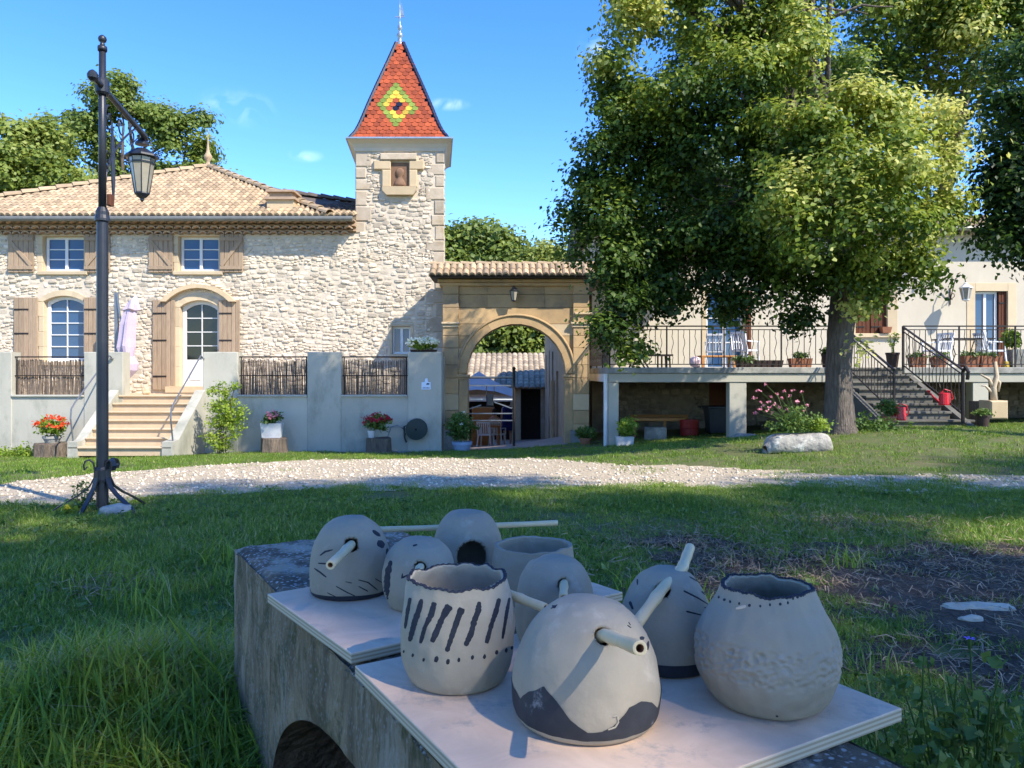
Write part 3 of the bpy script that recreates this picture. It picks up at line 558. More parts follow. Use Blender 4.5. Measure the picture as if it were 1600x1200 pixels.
# the big lime tree
LD = 13.5
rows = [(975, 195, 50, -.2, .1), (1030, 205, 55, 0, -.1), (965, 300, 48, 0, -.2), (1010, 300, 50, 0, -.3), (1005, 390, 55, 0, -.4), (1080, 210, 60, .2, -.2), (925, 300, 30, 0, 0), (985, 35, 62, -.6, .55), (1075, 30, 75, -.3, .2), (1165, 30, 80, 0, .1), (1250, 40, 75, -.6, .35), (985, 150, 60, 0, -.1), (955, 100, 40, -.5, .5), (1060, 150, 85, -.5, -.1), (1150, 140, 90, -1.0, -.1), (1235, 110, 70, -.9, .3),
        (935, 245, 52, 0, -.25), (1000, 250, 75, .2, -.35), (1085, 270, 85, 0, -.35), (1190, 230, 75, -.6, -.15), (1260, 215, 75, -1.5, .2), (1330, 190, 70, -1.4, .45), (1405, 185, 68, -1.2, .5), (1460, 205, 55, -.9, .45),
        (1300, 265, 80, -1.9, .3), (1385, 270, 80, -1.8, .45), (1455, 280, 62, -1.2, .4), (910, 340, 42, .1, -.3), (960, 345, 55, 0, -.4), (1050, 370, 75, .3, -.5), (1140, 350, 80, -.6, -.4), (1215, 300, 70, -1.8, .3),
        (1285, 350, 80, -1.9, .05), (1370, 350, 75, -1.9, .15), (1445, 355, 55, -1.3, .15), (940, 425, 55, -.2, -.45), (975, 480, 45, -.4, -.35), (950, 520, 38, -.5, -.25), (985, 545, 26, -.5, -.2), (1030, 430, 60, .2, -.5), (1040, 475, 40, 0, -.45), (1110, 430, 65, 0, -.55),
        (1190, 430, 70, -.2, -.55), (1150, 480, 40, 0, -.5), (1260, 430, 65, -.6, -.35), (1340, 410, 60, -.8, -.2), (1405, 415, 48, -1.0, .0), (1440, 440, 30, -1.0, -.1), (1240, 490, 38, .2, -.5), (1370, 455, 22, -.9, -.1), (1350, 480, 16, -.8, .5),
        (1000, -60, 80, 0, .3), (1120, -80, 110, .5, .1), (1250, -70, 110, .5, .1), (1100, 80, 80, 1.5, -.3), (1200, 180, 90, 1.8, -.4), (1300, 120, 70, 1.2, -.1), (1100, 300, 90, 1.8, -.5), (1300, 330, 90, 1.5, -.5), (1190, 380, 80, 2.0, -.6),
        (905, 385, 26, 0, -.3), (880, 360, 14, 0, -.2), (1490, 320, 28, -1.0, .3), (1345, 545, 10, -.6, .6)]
tb = ghit_x(1313, LD)
tr = [(tb.x, LD, tb.z-.1, .30), (tb.x, LD, tb.z+.15, .245), (tb.x-.02, LD, tb.z+.6, .225), (tb.x-.03, LD, tb.z+1.2, .21), (tb.x+.0, LD, tb.z+1.8, .205), (tb.x+.06, LD, tb.z+2.4, .225), (tb.x+.08, LD, tb.z+2.9, .21), (tb.x-.05, LD, tb.z+3.6, .22), (tb.x-.1, LD, tb.z+4.6, .17), (tb.x-.2, LD, tb.z+5.8, .11)]
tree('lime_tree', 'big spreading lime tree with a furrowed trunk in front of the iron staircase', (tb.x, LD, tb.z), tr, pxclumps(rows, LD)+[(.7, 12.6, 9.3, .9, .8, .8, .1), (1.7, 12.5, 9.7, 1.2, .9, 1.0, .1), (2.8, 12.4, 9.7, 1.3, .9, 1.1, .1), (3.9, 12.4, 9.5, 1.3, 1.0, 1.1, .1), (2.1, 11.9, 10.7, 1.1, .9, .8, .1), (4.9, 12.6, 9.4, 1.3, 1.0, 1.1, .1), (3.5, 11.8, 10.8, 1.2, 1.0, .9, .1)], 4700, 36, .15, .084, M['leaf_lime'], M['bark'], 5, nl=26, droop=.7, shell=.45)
# second tree behind it, right tree at the edge
rows = [(1370, 40, 60, 0, .4), (1450, 30, 75, 0, .6), (1530, 50, 80, 0, .7), (1600, 30, 80, 0, .5), (1350, -40, 100, 0, .2), (1480, -60, 110, 0, .2), (1600, -50, 100, 0, .2), (1400, 110, 50, .5, .3), (1490, 120, 50, .5, .4), (1340, 110, 50, .5, .2), (1550, 130, 40, .6, .1), (1440, 60, 60, 1.5, -.3), (1540, 190, 30, .5, 0), (1690, 60, 90, 0, .1), (1655, 130, 60, 0, .1)]  # raised tints put a sunlit yellow-green into the leaf colour
b = ghit_x(1660, 20); b.y = 24.6; b.z = gz(b.x, 24.6)
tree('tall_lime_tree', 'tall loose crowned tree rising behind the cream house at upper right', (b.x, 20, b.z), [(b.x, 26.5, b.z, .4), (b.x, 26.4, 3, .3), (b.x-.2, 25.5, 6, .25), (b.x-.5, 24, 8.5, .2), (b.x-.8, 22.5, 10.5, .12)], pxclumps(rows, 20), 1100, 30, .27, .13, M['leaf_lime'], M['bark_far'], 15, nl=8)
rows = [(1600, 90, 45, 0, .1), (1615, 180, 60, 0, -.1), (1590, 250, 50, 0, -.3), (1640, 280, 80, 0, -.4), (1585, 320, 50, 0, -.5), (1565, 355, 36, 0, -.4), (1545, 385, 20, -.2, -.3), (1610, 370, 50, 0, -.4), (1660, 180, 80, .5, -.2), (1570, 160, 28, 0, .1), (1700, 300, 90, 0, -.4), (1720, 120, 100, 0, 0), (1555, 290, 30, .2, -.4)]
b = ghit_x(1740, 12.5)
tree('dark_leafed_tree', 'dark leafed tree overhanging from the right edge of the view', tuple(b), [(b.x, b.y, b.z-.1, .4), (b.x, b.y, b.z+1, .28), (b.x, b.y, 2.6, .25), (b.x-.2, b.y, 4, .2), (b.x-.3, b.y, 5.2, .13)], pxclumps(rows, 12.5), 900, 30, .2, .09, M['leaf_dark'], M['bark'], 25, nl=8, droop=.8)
# background trees left
rows = [(190, 165, 48, 0, .1), (235, 190, 45, 1, 0), (270, 210, 55, 0, 0), (320, 235, 32, 0, .2), (150, 150, 32, 0, .2), (190, 130, 25, 0, .1), (300, 190, 32, .5, .1), (150, 210, 50, 0, .1), (110, 200, 35, .5, .1), (90, 245, 45, -1, .3), (170, 270, 50, 0, -.2), (250, 270, 45, 0, 0), (320, 275, 42, 0, .2), (355, 290, 24, 0, .2)]
b = Vector((X(215, 38), 38, -1.8))
tree('oak_tree', 'tall oak with open crown behind the left house roof', tuple(b), [(b.x, 38, -1.8, .6), (b.x, 38, 2, .45), (b.x+.2, 38, 5, .38), (b.x-.1, 38, 8, .3), (b.x, 38, 11, .2)], [(*c[:3], c[3]*.86, c[4]*.86, c[5]*.86, c[6]) for c in pxclumps(rows, 38)], 520, 42, .27, .19, M['leaf_oak'], M['bark_far'], 35, nl=14)
rows = [(30, 215, 45, 0, .4), (80, 215, 40, 0, .4), (20, 260, 60, -1, .3), (80, 275, 50, -1, .2), (-40, 240, 70, 0, .3), (130, 300, 40, -1, .3), (-20, 300, 60, -1, .1), (60, 305, 40, -1, .3), (200, 300, 40, 0, .2)]
b = Vector((X(25, 34), 34, -1.8))
tree('low_oak_tree', 'low broad yellowish tree behind the roof at the left edge', tuple(b), [(b.x, 34, -1.8, .5), (b.x, 34, 2, .4), (b.x, 34, 5, .3), (b.x, 34, 8, .2)], [(*c[:3], c[3]*.9, c[4]*.9, c[5]*.9, c[6]) for c in pxclumps(rows, 34)], 620, 42, .28, .19, M['leaf_oak'], M['bark_far'], 45, nl=8)
def back_tree(name, label, rows, d, n, seed, mat='leaf_oak', size=.28, sp=.45, tr=.35):
    xm = X(sum(r[0] for r in rows)/len(rows), d); zt = Z(min(r[1] for r in rows), d); zg = gz(xm, d)
    return tree(name, label, (xm, d, zg), [(xm, d, zg-.2, tr), (xm, d, zg+2, tr*.8), (xm+.1, d, (zt+zg)/2, tr*.6), (xm, d, zt-1, tr*.3)], pxclumps(rows, d), n, 30, sp, size, M[mat], M['bark_far'], seed, nl=5)
back_tree('bushy_tree', 'rounded bushy tree behind the gateway roof beside the tower', [(725, 380, 36, 0, .1), (765, 385, 35, 0, .1), (690, 385, 30, 0, .1), (740, 420, 40, 0, 0), (800, 400, 32, 0, .2), (700, 420, 40, 0, 0), (770, 430, 40, 0, 0)], 44, 700, 55)
back_tree('small_round_tree', 'small bright green round tree behind the right end of the gateway roof', [(855, 402, 24, 0, .4), (880, 412, 22, 0, .3), (835, 415, 24, 0, .3), (900, 430, 30, 0, .2)], 41, 350, 65, size=.22)
back_tree('courtyard_tree', 'dense green tree beyond the barn seen through the arch', [(760, 540, 30, 0, 0), (800, 530, 35, 0, 0), (835, 545, 30, 0, 0), (740, 560, 30, 0, 0), (780, 510, 40, 0, 0), (820, 500, 40, 0, 0)], 42, 500, 75, 'leaf_oak', .26)
back_tree('right_background_tree', 'dim tree behind the cream house chimney', [(1080, 300, 70, 0, 0), (1180, 320, 80, 0, 0), (1300, 330, 80, 0, 0), (1400, 340, 60, 0, 0), (1250, 280, 60, 0, -.2)], 40, 600, 77, 'leaf_dark', .3)
# shade trees standing behind and beside the camera: their canopies throw the shade over the foreground
def sunline(p, r): return (tuple(p), tuple(SUN), r)
HOLES = [sunline((.15, .93, .84), .46), sunline((.18, .80, .75), .46), sunline((-.17, 1.07, .86), .3), sunline((.40, .84, .75), .26), sunline((-.33, 1.42, .75), .12),
         sunline((.50, 1.05, .75), .12), sunline((-1.55, 2.42, .02), .16), sunline((-2.6, 5.35, .0), .26), sunline((-3.2, 5.5, .0), .28), sunline((-3.7, 5.6, 0), .24), sunline((1.25, 2.0, .1), .55), sunline((1.0, 1.7, .2), .25), sunline((1.7, 2.3, .1), .22), sunline((-1.35, 2.5, 0), .2)]
def shade_tree(name, label, tx, ty, cx, cy, cz, r, seed, n):
    rg = random.Random(seed); cl = []
    for i in range(16):
        a = rg.random()*6.28; q = r*math.sqrt(rg.random())*.8; cl.append((cx+q*math.cos(a), cy+q*math.sin(a), cz+rg.gauss(0, .9), r*.34, r*.34, 1.3, 0))
    tree(name, label, (tx, ty, 0), [(tx, ty, -.1, .5), (tx, ty, 1, .34), (tx+.1, ty, 3, .3), (tx+(cx-tx)*.4, ty+(cy-ty)*.4, cz-2.5, .24), (tx+(cx-tx)*.7, ty+(cy-ty)*.7, cz-1, .15)], cl, n, 26, .3, .15, M['leaf_dark'], M['bark'], seed, holes=HOLES, nl=9)
SK = SUN*(15.5/SUN.z)
for (gx_, gy_, tx_, ty_, rr_, sd_, n_, lab) in ((-.9, 4.1, .3, -.8, 4.9, 81, 1700, 'tall plane tree standing to the right behind the camera'), (-7.7, 1.9, -.4, -1.2, 4.7, 82, 1500, 'tall plane tree standing nearly behind the camera'), (6.3, 5.3, .8, -1.6, 5.2, 83, 1900, 'tall plane tree standing furthest to the right of the camera')):
    shade_tree('plane_tree', lab, gx_+SK.x+tx_, gy_+SK.y+ty_, gx_+SK.x, gy_+SK.y, 15.5, rr_, sd_, n_)
C = rand_in(2600, -5, 6, 1.3, 8, lambda x, y: lawn_w(x, y)*(vnoise(x, y, 1.7, 90) > .5), 91); C[:, 2] += .025
tag(leaf_mesh('ground_weeds', None, M['leaf_pot'], C, 9, .035, .032, 92, NR.random(len(C))*.9-.2, up=1.0, flat=.35), 'low clover and plantain leaves among the grass', 'weeds', kind='stuff')
# ================================================================== masonry helpers
def frame_xf(o, u, n):
    """local (a,b,c) -> world: a along u, b up, c out along n"""
    o = Vector(o); u = Vector(u).normalized(); n = Vector(n).normalized()
    return lambda a, b, c: o+u*a+Vector((0, 0, b))+n*c
def rubble(parent, mat, xf, W, z0, z1, hole, seed, h=(.09, .19), asp=(1.1, 2.6), proud=(.012, .045), maxn=300, warp=.05, gap=.94):
    rg = random.Random(seed); items = []; z = z0
    while z < z1-.03:
        hh = min(rg.uniform(*h), z1-z); a = -rg.random()*.2
        while a < W:
            w = hh*rg.uniform(*asp)
            if a+w > W: w = W-a
            if w > .05 and a >= 0:
                ca, cb = a+w/2, z+hh/2
                ca += (noise.noise((ca*1.7, cb*1.7, seed))*warp); cb += noise.noise((ca*1.4, cb*1.4, seed+9))*warp*1.3
                if not hole(ca, cb, w*.45, hh*.45): items.append((w*hh, ca, cb, w*gap, hh*gap*rg.uniform(.85, 1.08)))
                else:
                    for sx_ in (-1, 1):
                        for sy_ in (-1, 1):
                            c2, b2 = ca+sx_*w/4, cb+sy_*hh/4
                            if not hole(c2, b2, w*.22, hh*.22): items.append((w*hh/4, c2, b2, w*.5*gap, hh*.5*gap))
            a += w
        z += hh
    items.sort(reverse=True); rest = MB()
    for i, (_, ca, cb, w, hh) in enumerate(items):
        mb = MB() if i < maxn else rest; p = rg.uniform(*proud); n = 9; tl = rg.uniform(-.2, .2); ring = []
        for k in range(n):
            t = 2*PI*k/n+rg.uniform(-.15, .15); c, s = math.cos(t), math.sin(t)
            ring.append((.5*w*math.copysign(abs(c)**.62, c)*rg.uniform(.86, 1.08), .5*hh*math.copysign(abs(s)**.62, s)*rg.uniform(.86, 1.08)+tl*hh*.5*c*abs(c)))
        sk = (rg.uniform(-.1, .1)*w, rg.uniform(-.15, .15)*hh)
        vs = [xf(ca+x, cb+y, -.03) for x, y in ring]+[xf(ca+x*.93, cb+y*.93, p*.75) for x, y in ring]+[xf(ca+x*.6+sk[0], cb+y*.6+sk[1], p*rg.uniform(.9, 1.25)) for x, y in ring]+[xf(ca+sk[0], cb+sk[1], p*1.15)]
        fs = [(k, (k+1) % n, (k+1) % n+n, k+n) for k in range(n)]+[(k+n, (k+1) % n+n, (k+1) % n+2*n, k+2*n) for k in range(n)]+[(k+2*n, (k+1) % n+2*n, 3*n) for k in range(n)]
        mb.add(vs, fs, tint=rg.uniform(-1, 1))
        if i < maxn:
            pos = xf(ca, cb, 0); me = mb.mesh('stone', mat, pos, smooth=False); piece('stone', me, parent, pos); OFF['stone'] = pos
    if rest.v: rest.build('stones', mat, parent, kind='stuff')
def wall_holes(mb, x0, x1, z0, z1, y0, y1, holes):
    """wall with rectangular openings (hx0,hx1,hz0,hz1), solid between y0 and y1"""
    cuts = sorted({x0, x1, *[h[0] for h in holes], *[h[1] for h in holes]})
    for a, b in zip(cuts, cuts[1:]):
        hs = sorted((h[2], h[3]) for h in holes if h[0] < (a+b)/2 < h[1]); z = z0
        for lo, hi in hs:
            if lo > z: mb.box(a, b, y0, y1, z, lo)
            z = hi
        if z < z1: mb.box(a, b, y0, y1, z, z1)
def arc(cx, zs, hw, rise, n=12):
    """points along a segmental arch from right springer to left"""
    if rise >= hw*.999: Rr = hw; cz = zs
    else: Rr = (hw*hw+rise*rise)/(2*rise); cz = zs+rise-Rr
    a0 = math.asin(min(1, hw/Rr)); return [(cx+Rr*math.sin(a0*(1-2*i/n)), cz+Rr*math.cos(a0*(1-2*i/n))) for i in range(n+1)]
def arch_fill(mb, x0, x1, zs, rise, ztop, y0, y1, n=12):
    """solid above an arch up to ztop between x0 and x1"""
    pts = arc((x0+x1)/2, zs, (x1-x0)/2, rise, n)
    for (ax, az), (bx, bz) in zip(pts, pts[1:]): mb.prism([(bx, bz), (ax, az), (ax, ztop), (bx, ztop)], y0, y1)
def window(parent, x0, x1, z0, z1, y, cols, rows, fw=.07, rise=0, door_panel=0, leaves=1, gm='glass', mull=.025, name='window', frame='white', rs=None):
    """frame and mullions as one mesh, every pane its own object"""
    mb = MB(); d0, d1 = y, y+.06
    zi = z0+fw+door_panel; xi0, xi1 = x0+fw, x1-fw; zt = z1-fw
    mb.box(x0, xi0, d0, d1, z0, z1); mb.box(xi1, x1, d0, d1, z0, z1); mb.box(xi0, xi1, d0, d1, z0, z0+fw)
    if rise: arch_fill(mb, xi0, xi1, zt-rise, rise, z1+.001, d0, d1)
    else: mb.box(xi0, xi1, d0, d1, zt, z1)
    if door_panel:
        mb.box(xi0, xi1, d0+.012, d1-.01, z0+fw, zi); mb.bbox(xi0+.08, (xi0+xi1)/2-.03, d0-.004, d1-.012, z0+fw+.06, zi-.06, b=.012); mb.bbox((xi0+xi1)/2+.03, xi1-.08, d0-.004, d1-.012, z0+fw+.06, zi-.06, b=.012)
    segs = []; lw = (xi1-xi0)/leaves; st = .075 if leaves > 1 else 0
    for l in range(leaves):
        a = xi0+l*lw+(st/2 if l else 0); b = xi0+(l+1)*lw-(st/2 if l < leaves-1 else 0)
        if l: mb.box(xi0+l*lw-st/2, xi0+l*lw+st/2, d0-.006, d1-.005, zi, zt)
        segs.append((a, b))
    panes = []
    for a, b in segs:
        for c in range(cols):
            ca = a+(b-a)*c/cols; cb = a+(b-a)*(c+1)/cols
            if c: mb.box(ca-mull/2, ca+mull/2, d0+.004, d1-.02, zi, zt-.004)
            for r in range(rows):
                za = zi+(zt-zi)*r/rows; zb = zi+(zt-zi)*(r+1)/rows
                if r and c == 0: mb.box(a, b, d0+.007, d1-.022, za-mull/2, za+mull/2)
                panes.append((ca, cb, za, zb))
    f = mb.build(name, M[frame], parent)
    for ca, cb, za, zb in panes:
        q = MB(); tx = R.uniform(-.004, .004); q.add([(ca, d0+.035+tx, za), (cb, d0+.035, za), (cb, d0+.035-tx, zb), (ca, d0+.035+tx, zb), (ca, d0+.042+tx, za), (cb, d0+.042, za), (cb, d0+.042-tx, zb), (ca, d0+.042+tx, zb)], [(0, 1, 2, 3), (7, 6, 5, 4), (0, 4, 5, 1), (1, 5, 6, 2), (2, 6, 7, 3), (3, 7, 4, 0)])
        q.build('pane', M[gm], f)
    return f
def shutter(parent, x0, x1, z0, z1, y, n, brace=None, mat='shutter', side=1):
    """plank shutter standing open against the wall; braces are the shutter, planks its sub-parts"""
    mb = MB(); f = y-.045
    if brace:
        for zz in (z0+(z1-z0)*.12, z0+(z1-z0)*.86): mb.box(x0+.01, x1-.01, f-.03, f, zz-.045, zz+.045)
        a, b = (x0+.05, x1-.05) if brace > 0 else (x1-.05, x0+.05)
        mb.beam((a, f-.015, z0+(z1-z0)*.82), (b, f-.015, z0+(z1-z0)*.17), .09, .028, up=(0, 1, 0))
    else:
        for zz in (z0+(z1-z0)*.15, z0+(z1-z0)*.55, z0+(z1-z0)*.85): mb.box(x0+.02, x0+.02+(x1-x0)*.6, f-.012, f, zz-.02, zz+.02, mi=1)
    s = mb.build('shutter', [M[mat], M['iron_rail']], parent)
    w = (x1-x0)/n; q = MB(); q.bbox(-w/2+.004, w/2-.004, 0, .035, 0, z1-z0, b=.006); me = q.mesh('plank', M[mat])
    for i in range(n): piece('plank', me, s, (x0+w*(i+.5), f+R.uniform(-.003, .003), z0+R.uniform(-.008, .004)))
    return s
TILE_PROF = [(-.5, 0), (-.36, .045), (-.12, .075), (.12, .075), (.36, .045), (.5, 0)]
def roof_tiles(mb, o, u, s, n, W, L, inside, pitch=.17, expo=.25, seed=0, amp=1.0, drop=.022):
    """canal tiles over a plane: o eave corner, u along the eave, s up the slope, n normal"""
    rg = random.Random(seed); o, u, s, n = Vector(o), Vector(u), Vector(s), Vector(n); nr = int(L/expo)+1; nc = int(W/pitch)+1
    for r in range(nr):
        for c in range(nc):
            a = (c+.5)*pitch; b = r*expo
            if not inside(a, b+expo*.5): continue
            t = rg.uniform(-1, 1); jl = rg.uniform(-.012, .012); vs = []
            for (bb, lift) in ((b+jl-.01, drop), (b+expo*1.12, .002)):
                for x, h in TILE_PROF: vs.append(o+u*(a+x*pitch*1.0)+s*bb+n*(h*amp+lift))
            k = len(TILE_PROF); lip = [o+u*(a+x*pitch)+s*(b+jl-.01)+n*(h*amp*.6-.004) for x, h in TILE_PROF]
            mb.add(vs+lip, [(i, i+1, i+1+k, i+k) for i in range(k-1)]+[(2*k+i, 2*k+i+1, i+1, i) for i in range(k-1)], tint=t)
def ridge_tiles(parent, p, q, mat, L=.36, r=.13, seed=0, name='ridge_tile', lift=.03):
    p, q = Vector(p), Vector(q); d = (q-p).normalized(); n = max(1, int((q-p).length/L)); side = d.cross(Vector((0, 0, 1))).normalized(); up = side.cross(d); L = (q-p).length/n
    mb = MB(); vs = []
    for x, rr, h in ((-.03, r*1.05, .015), (L*1.02, r*.85, -.005)):
        for i in range(7):
            t = PI*i/6; vs.append(Vector((x, -rr*math.cos(t), rr*.85*math.sin(t)+h-r*.3)))
        for i in range(7):
            t = PI*i/6; vs.append(Vector((x, -(rr-.02)*math.cos(t), (rr-.02)*.85*math.sin(t)+h-r*.3)))
    f = [(i, i+1, i+15, i+14) for i in range(6)]+[(i+7, i, i+1, i+8)[::-1] for i in range(6)]+[(i+21, i+14, i+15, i+22) for i in range(6)]
    mb.add(vs, f); me = mb.mesh(name, mat, smooth=False)
    rot = Matrix((d, side*-1, up)).transposed().to_quaternion() if Matrix((d, side*-1, up)).determinant() > 0 else Matrix((d, side, up)).transposed().to_quaternion()
    for i in range(n): piece(name, me, parent, p+d*(L*i)+up*(lift+R.uniform(-.006, .006)), rot)
# ================================================================== left farmhouse
FY = 20.5
XL, XT, XR = -16.0, X(556, FY), X(693, FY)   # house left end, tower left, tower right
ZE = Z(365, FY)
hs = thing('stone_farmhouse', 'pale rubble stone house with tiled hip roof and wooden shutters on the left', 'house', (-9, FY, -.75))
def rx(px0, px1, py0, py1, d=FY): return (X(px0, d), X(px1, d), Z(py1, d), Z(py0, d))
U1 = rx(66, 132, 369, 424); U2 = rx(278, 343, 369, 424); U0 = rx(-150, -84, 369, 424)
D1 = rx(68, 132, 462, 565); D2 = rx(281, 343, 469, 604); SW = rx(612, 642, 510, 553)
OPEN = [U0, U1, U2, D1, D2, SW]
mb = MB(); wall_holes(mb, XL, XR, -.9, ZE, FY, FY+.45, OPEN)
for (a, b, c, d), rise in ((D1, .16), (D2, .19)): arch_fill(mb, a, b, d-rise, rise, d+.002, FY+.012, FY+.44)
mb.box(XL, XL+.4, FY+.46, FY+8.5, -.9, ZE)
fw = mb.build('front_wall', M['mortar'], hs)
def hole_house(a, b, w, h):
    x, z = XL+a, b
    if z < .45: return True
    for (x0, x1, z0, z1), m in ((U1, .10), (U2, .10), (U0, .1), (D1, .13), (D2, .15), (SW, .08)):
        if x+w > x0-m and x-w < x1+m and z+h > z0-(m if z0 > 1 else 0) and z-h < z1+(m+.05 if m > .1 else m): return True
    if z > ZE-.12: return True
    if x+w > XR-.24: return True
    return False
rubble(fw, M['stone'], frame_xf((XL, FY, 0), (1, 0, 0), (0, -1, 0)), XR-XL, .4, ZE, hole_house, 3, h=(.05, .135), asp=(.9, 2.6), warp=.16, proud=(.004, .036), gap=.97)
# dressed surrounds
def surround(parent, h, w=.13, y=FY-.02, arch=0, sill=True, lint=.16, mat='trim'):
    x0, x1, z0, z1 = h
    nb = 4
    for sd_ in (0, 1):
        for i in range(nb):
            za = z0+(z1-arch-z0)*i/nb; zb = z0+(z1-arch-z0)*(i+1)/nb; ww = w*(1.0 if i % 2 else .8)
            m = MB(); a, b = (x0-ww, x0+.012) if sd_ == 0 else (x1-.012, x1+ww)
            m.bbox(a, b, y, FY+.25, za+.002, zb-.002, b=.008); m.build('jamb_stone', M[mat], parent)
    if arch:
        po = arc((x0+x1)/2, z1-arch, (x1-x0)/2+.0, arch, 9); pe = arc((x0+x1)/2, z1-arch+.02, (x1-x0)/2+w, arch+.13, 9)
        for i in range(9):
            m = MB(); m.prism([po[i+1], po[i], pe[i], pe[i+1]], y-.004, FY+.25); m.build('voussoir', M[mat], parent)
    else:
        m = MB(); m.bbox(x0-w, x1+w, y-.005, FY+.25, z1-.002, z1+lint, b=.01); m.build('lintel', M[mat], parent)
    if sill:
        m = MB(); m.bbox(x0-w*.8, x1+w*.8, y-.06, FY+.25, z0-.10, z0+.001, b=.012); m.build('sill', M[mat], parent)
for h in (U0, U1, U2): surround(hs, h, lint=.07)
surround(hs, D1, w=.15, arch=.16); surround(hs, D2, w=.17, arch=.19, sill=False)
surround(hs, SW, w=.07, lint=.07)
# projecting label mould over the door
x0, x1, z0, z1 = D2
pi_ = arc((x0+x1)/2, z1-.05, (x1-x0)/2+.30, .36, 10); pe = arc((x0+x1)/2, z1-.05, (x1-x0)/2+.48, .46, 10)
mb = MB()
for i in range(10): mb.prism([pi_[i+1], pi_[i], pe[i], pe[i+1]], FY-.17, FY+.02)
mb.build('door_hood', M['ashlar_pale'], hs)
wy = FY+.14
window(hs, U1[0]+.03, U1[1]-.01, U1[2], U1[3], wy, 1, 3, leaves=2); window(hs, U2[0]+.03, U2[1]-.01, U2[2], U2[3], wy, 1, 3, leaves=2); window(hs, U0[0]+.03, U0[1]-.01, U0[2], U0[3], wy, 1, 3, leaves=2)
window(hs, D1[0]+.02, D1[1]-.01, D1[2], D1[3], wy, 2, 5, rise=.14, fw=.09)
d2 = window(hs, D2[0]+.02, D2[1]-.01, D2[2], D2[3], wy, 2, 4, rise=.16, fw=.10, door_panel=.62, name='door', gm='glass_dark')
window(hs, SW[0], SW[1], SW[2], SW[3], wy-.04, 1, 1, leaves=2, fw=.06)
mb = MB(); mb.tube([(D2[1]-.09, wy-.01, .95+.9), (D2[1]-.09, wy-.06, 1.85), (D2[1]-.19, wy-.06, 1.85)], .011, 6); mb.build('door_handle', M['iron'], d2)
mb = MB(); mb.box(D2[0]-.25, D2[1]+.22, FY-.32, FY+.3, .72, Z(603, FY)-.01); mb.build('door_step', M['step'], hs)
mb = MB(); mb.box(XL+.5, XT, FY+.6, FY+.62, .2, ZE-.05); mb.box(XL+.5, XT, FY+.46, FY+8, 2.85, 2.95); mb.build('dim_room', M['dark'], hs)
for px0, px1 in ((15, 55), (134, 174), (-200, -161), (-82, -43)): shutter(hs, X(px0, FY), X(px1, FY), Z(426, FY), Z(366, FY), FY-.03, 5, brace=1 if px0 in (15, -200) else -1)
for px0, px1, br in ((234, 272, 1), (345, 381, -1)): shutter(hs, X(px0, FY), X(px1, FY), Z(426, FY), Z(366, FY), FY-.03, 5, brace=br)
for px0, px1, p0, p1 in ((24, 61, 465, 590), (133, 168, 465, 590), (240, 275, 469, 609), (343, 376, 469, 609)): shutter(hs, X(px0, FY), X(px1, FY), Z(p1, FY), Z(p0, FY), FY-.03, 5)
# genoise: three rows of tile ends
EX0, EX1 = XL-.3, XT+.02
gp = .235
for row in range(3):
    m = MB(); y0 = FY-.12-row*.13; zt = ZE-.02+row*.115; m.box(EX0, EX1, y0+.035, FY+.02, zt+.075, zt+.112); ob = m.build('eave_course', M['genoise'], hs)
    q = MB(); n = 7; vs = []
    for yy in (-.03, .26):
        for i in range(n): t = PI*i/(n-1); vs.append((-math.cos(t)*gp*.48, yy, math.sin(t)*.085))
        for i in range(n): t = PI*i/(n-1); vs.append((-math.cos(t)*gp*.36, yy, math.sin(t)*.052-.004))
    q.add(vs, [(i, i+1, i+8, i+7)[::-1] for i in range(n-1)]+[(i, i+14, i+15, i+1)[::-1] for i in range(n-1)]+[(i+7, i+8, i+22, i+21)[::-1] for i in range(n-1)]); me = q.mesh('eave_tile', M['genoise'])
    k = int((EX1-EX0)/gp)
    for i in range(k): piece('eave_tile', me, ob, (EX0+gp*(i+.5+.5*(row % 2)), y0, zt-.01))
    m = MB(); m.box(EX0, EX1, y0+.24, FY+.02, zt-.012, zt+.074); m.build('eave_bedding', M['genoise'], ob)
GY = FY-.52; GZ = Z(341, GY)
mb = MB(); mb.tube([(EX0, GY, GZ-.01), (EX1, GY, GZ-.01)], .075, 10); mb.build('gutter', M['gutter'], hs)
# hip roof
ey = GY+.03; ez = GZ+.06; ap = P3(326, 263, 24.4)
lc = Vector((X(-175, ey), ey, ez)); rc = Vector((X(520, ey), ey, ez)); back = 28.8
def plane_from(p, q, r):
    u = (q-p).normalized(); n = (q-p).cross(r-p).normalized(); s = n.cross(u); return u, s, n
lb = Vector((lc.x, back, ez)); rb = Vector((rc.x, back, ez))
mb = MB(); mb.add([lc, rc, rb, lb, ap], [(0, 1, 4), (1, 2, 4), (2, 3, 4), (3, 0, 4), (3, 2, 1, 0)]); mb.build('roof', M['tile_old'], hs)
def tri_inside(p, q, r, u, s):
    P = [(0, 0), ((q-p).dot(u), (q-p).dot(s)), ((r-p).dot(u), (r-p).dot(s))]
    def f(a, b):
        for i in range(3):
            (x1, y1), (x2, y2) = P[i], P[(i+1) % 3]
            if (x2-x1)*(b-y1)-(y2-y1)*(a-x1) < 0: return False
        return True
    return f, P
mb = MB()
for p, q, sd_ in ((lc, rc, 1), (rc, rb, 2), (lb, lc, 3)):
    u, s, n = plane_from(p, q, ap); f, P = tri_inside(p, q, ap, u, s); roof_tiles(mb, p, u, s, n, (q-p).length, P[2][1], f, seed=sd_)
mb.build('roof_tiles', M['tile'], hs, kind='stuff')
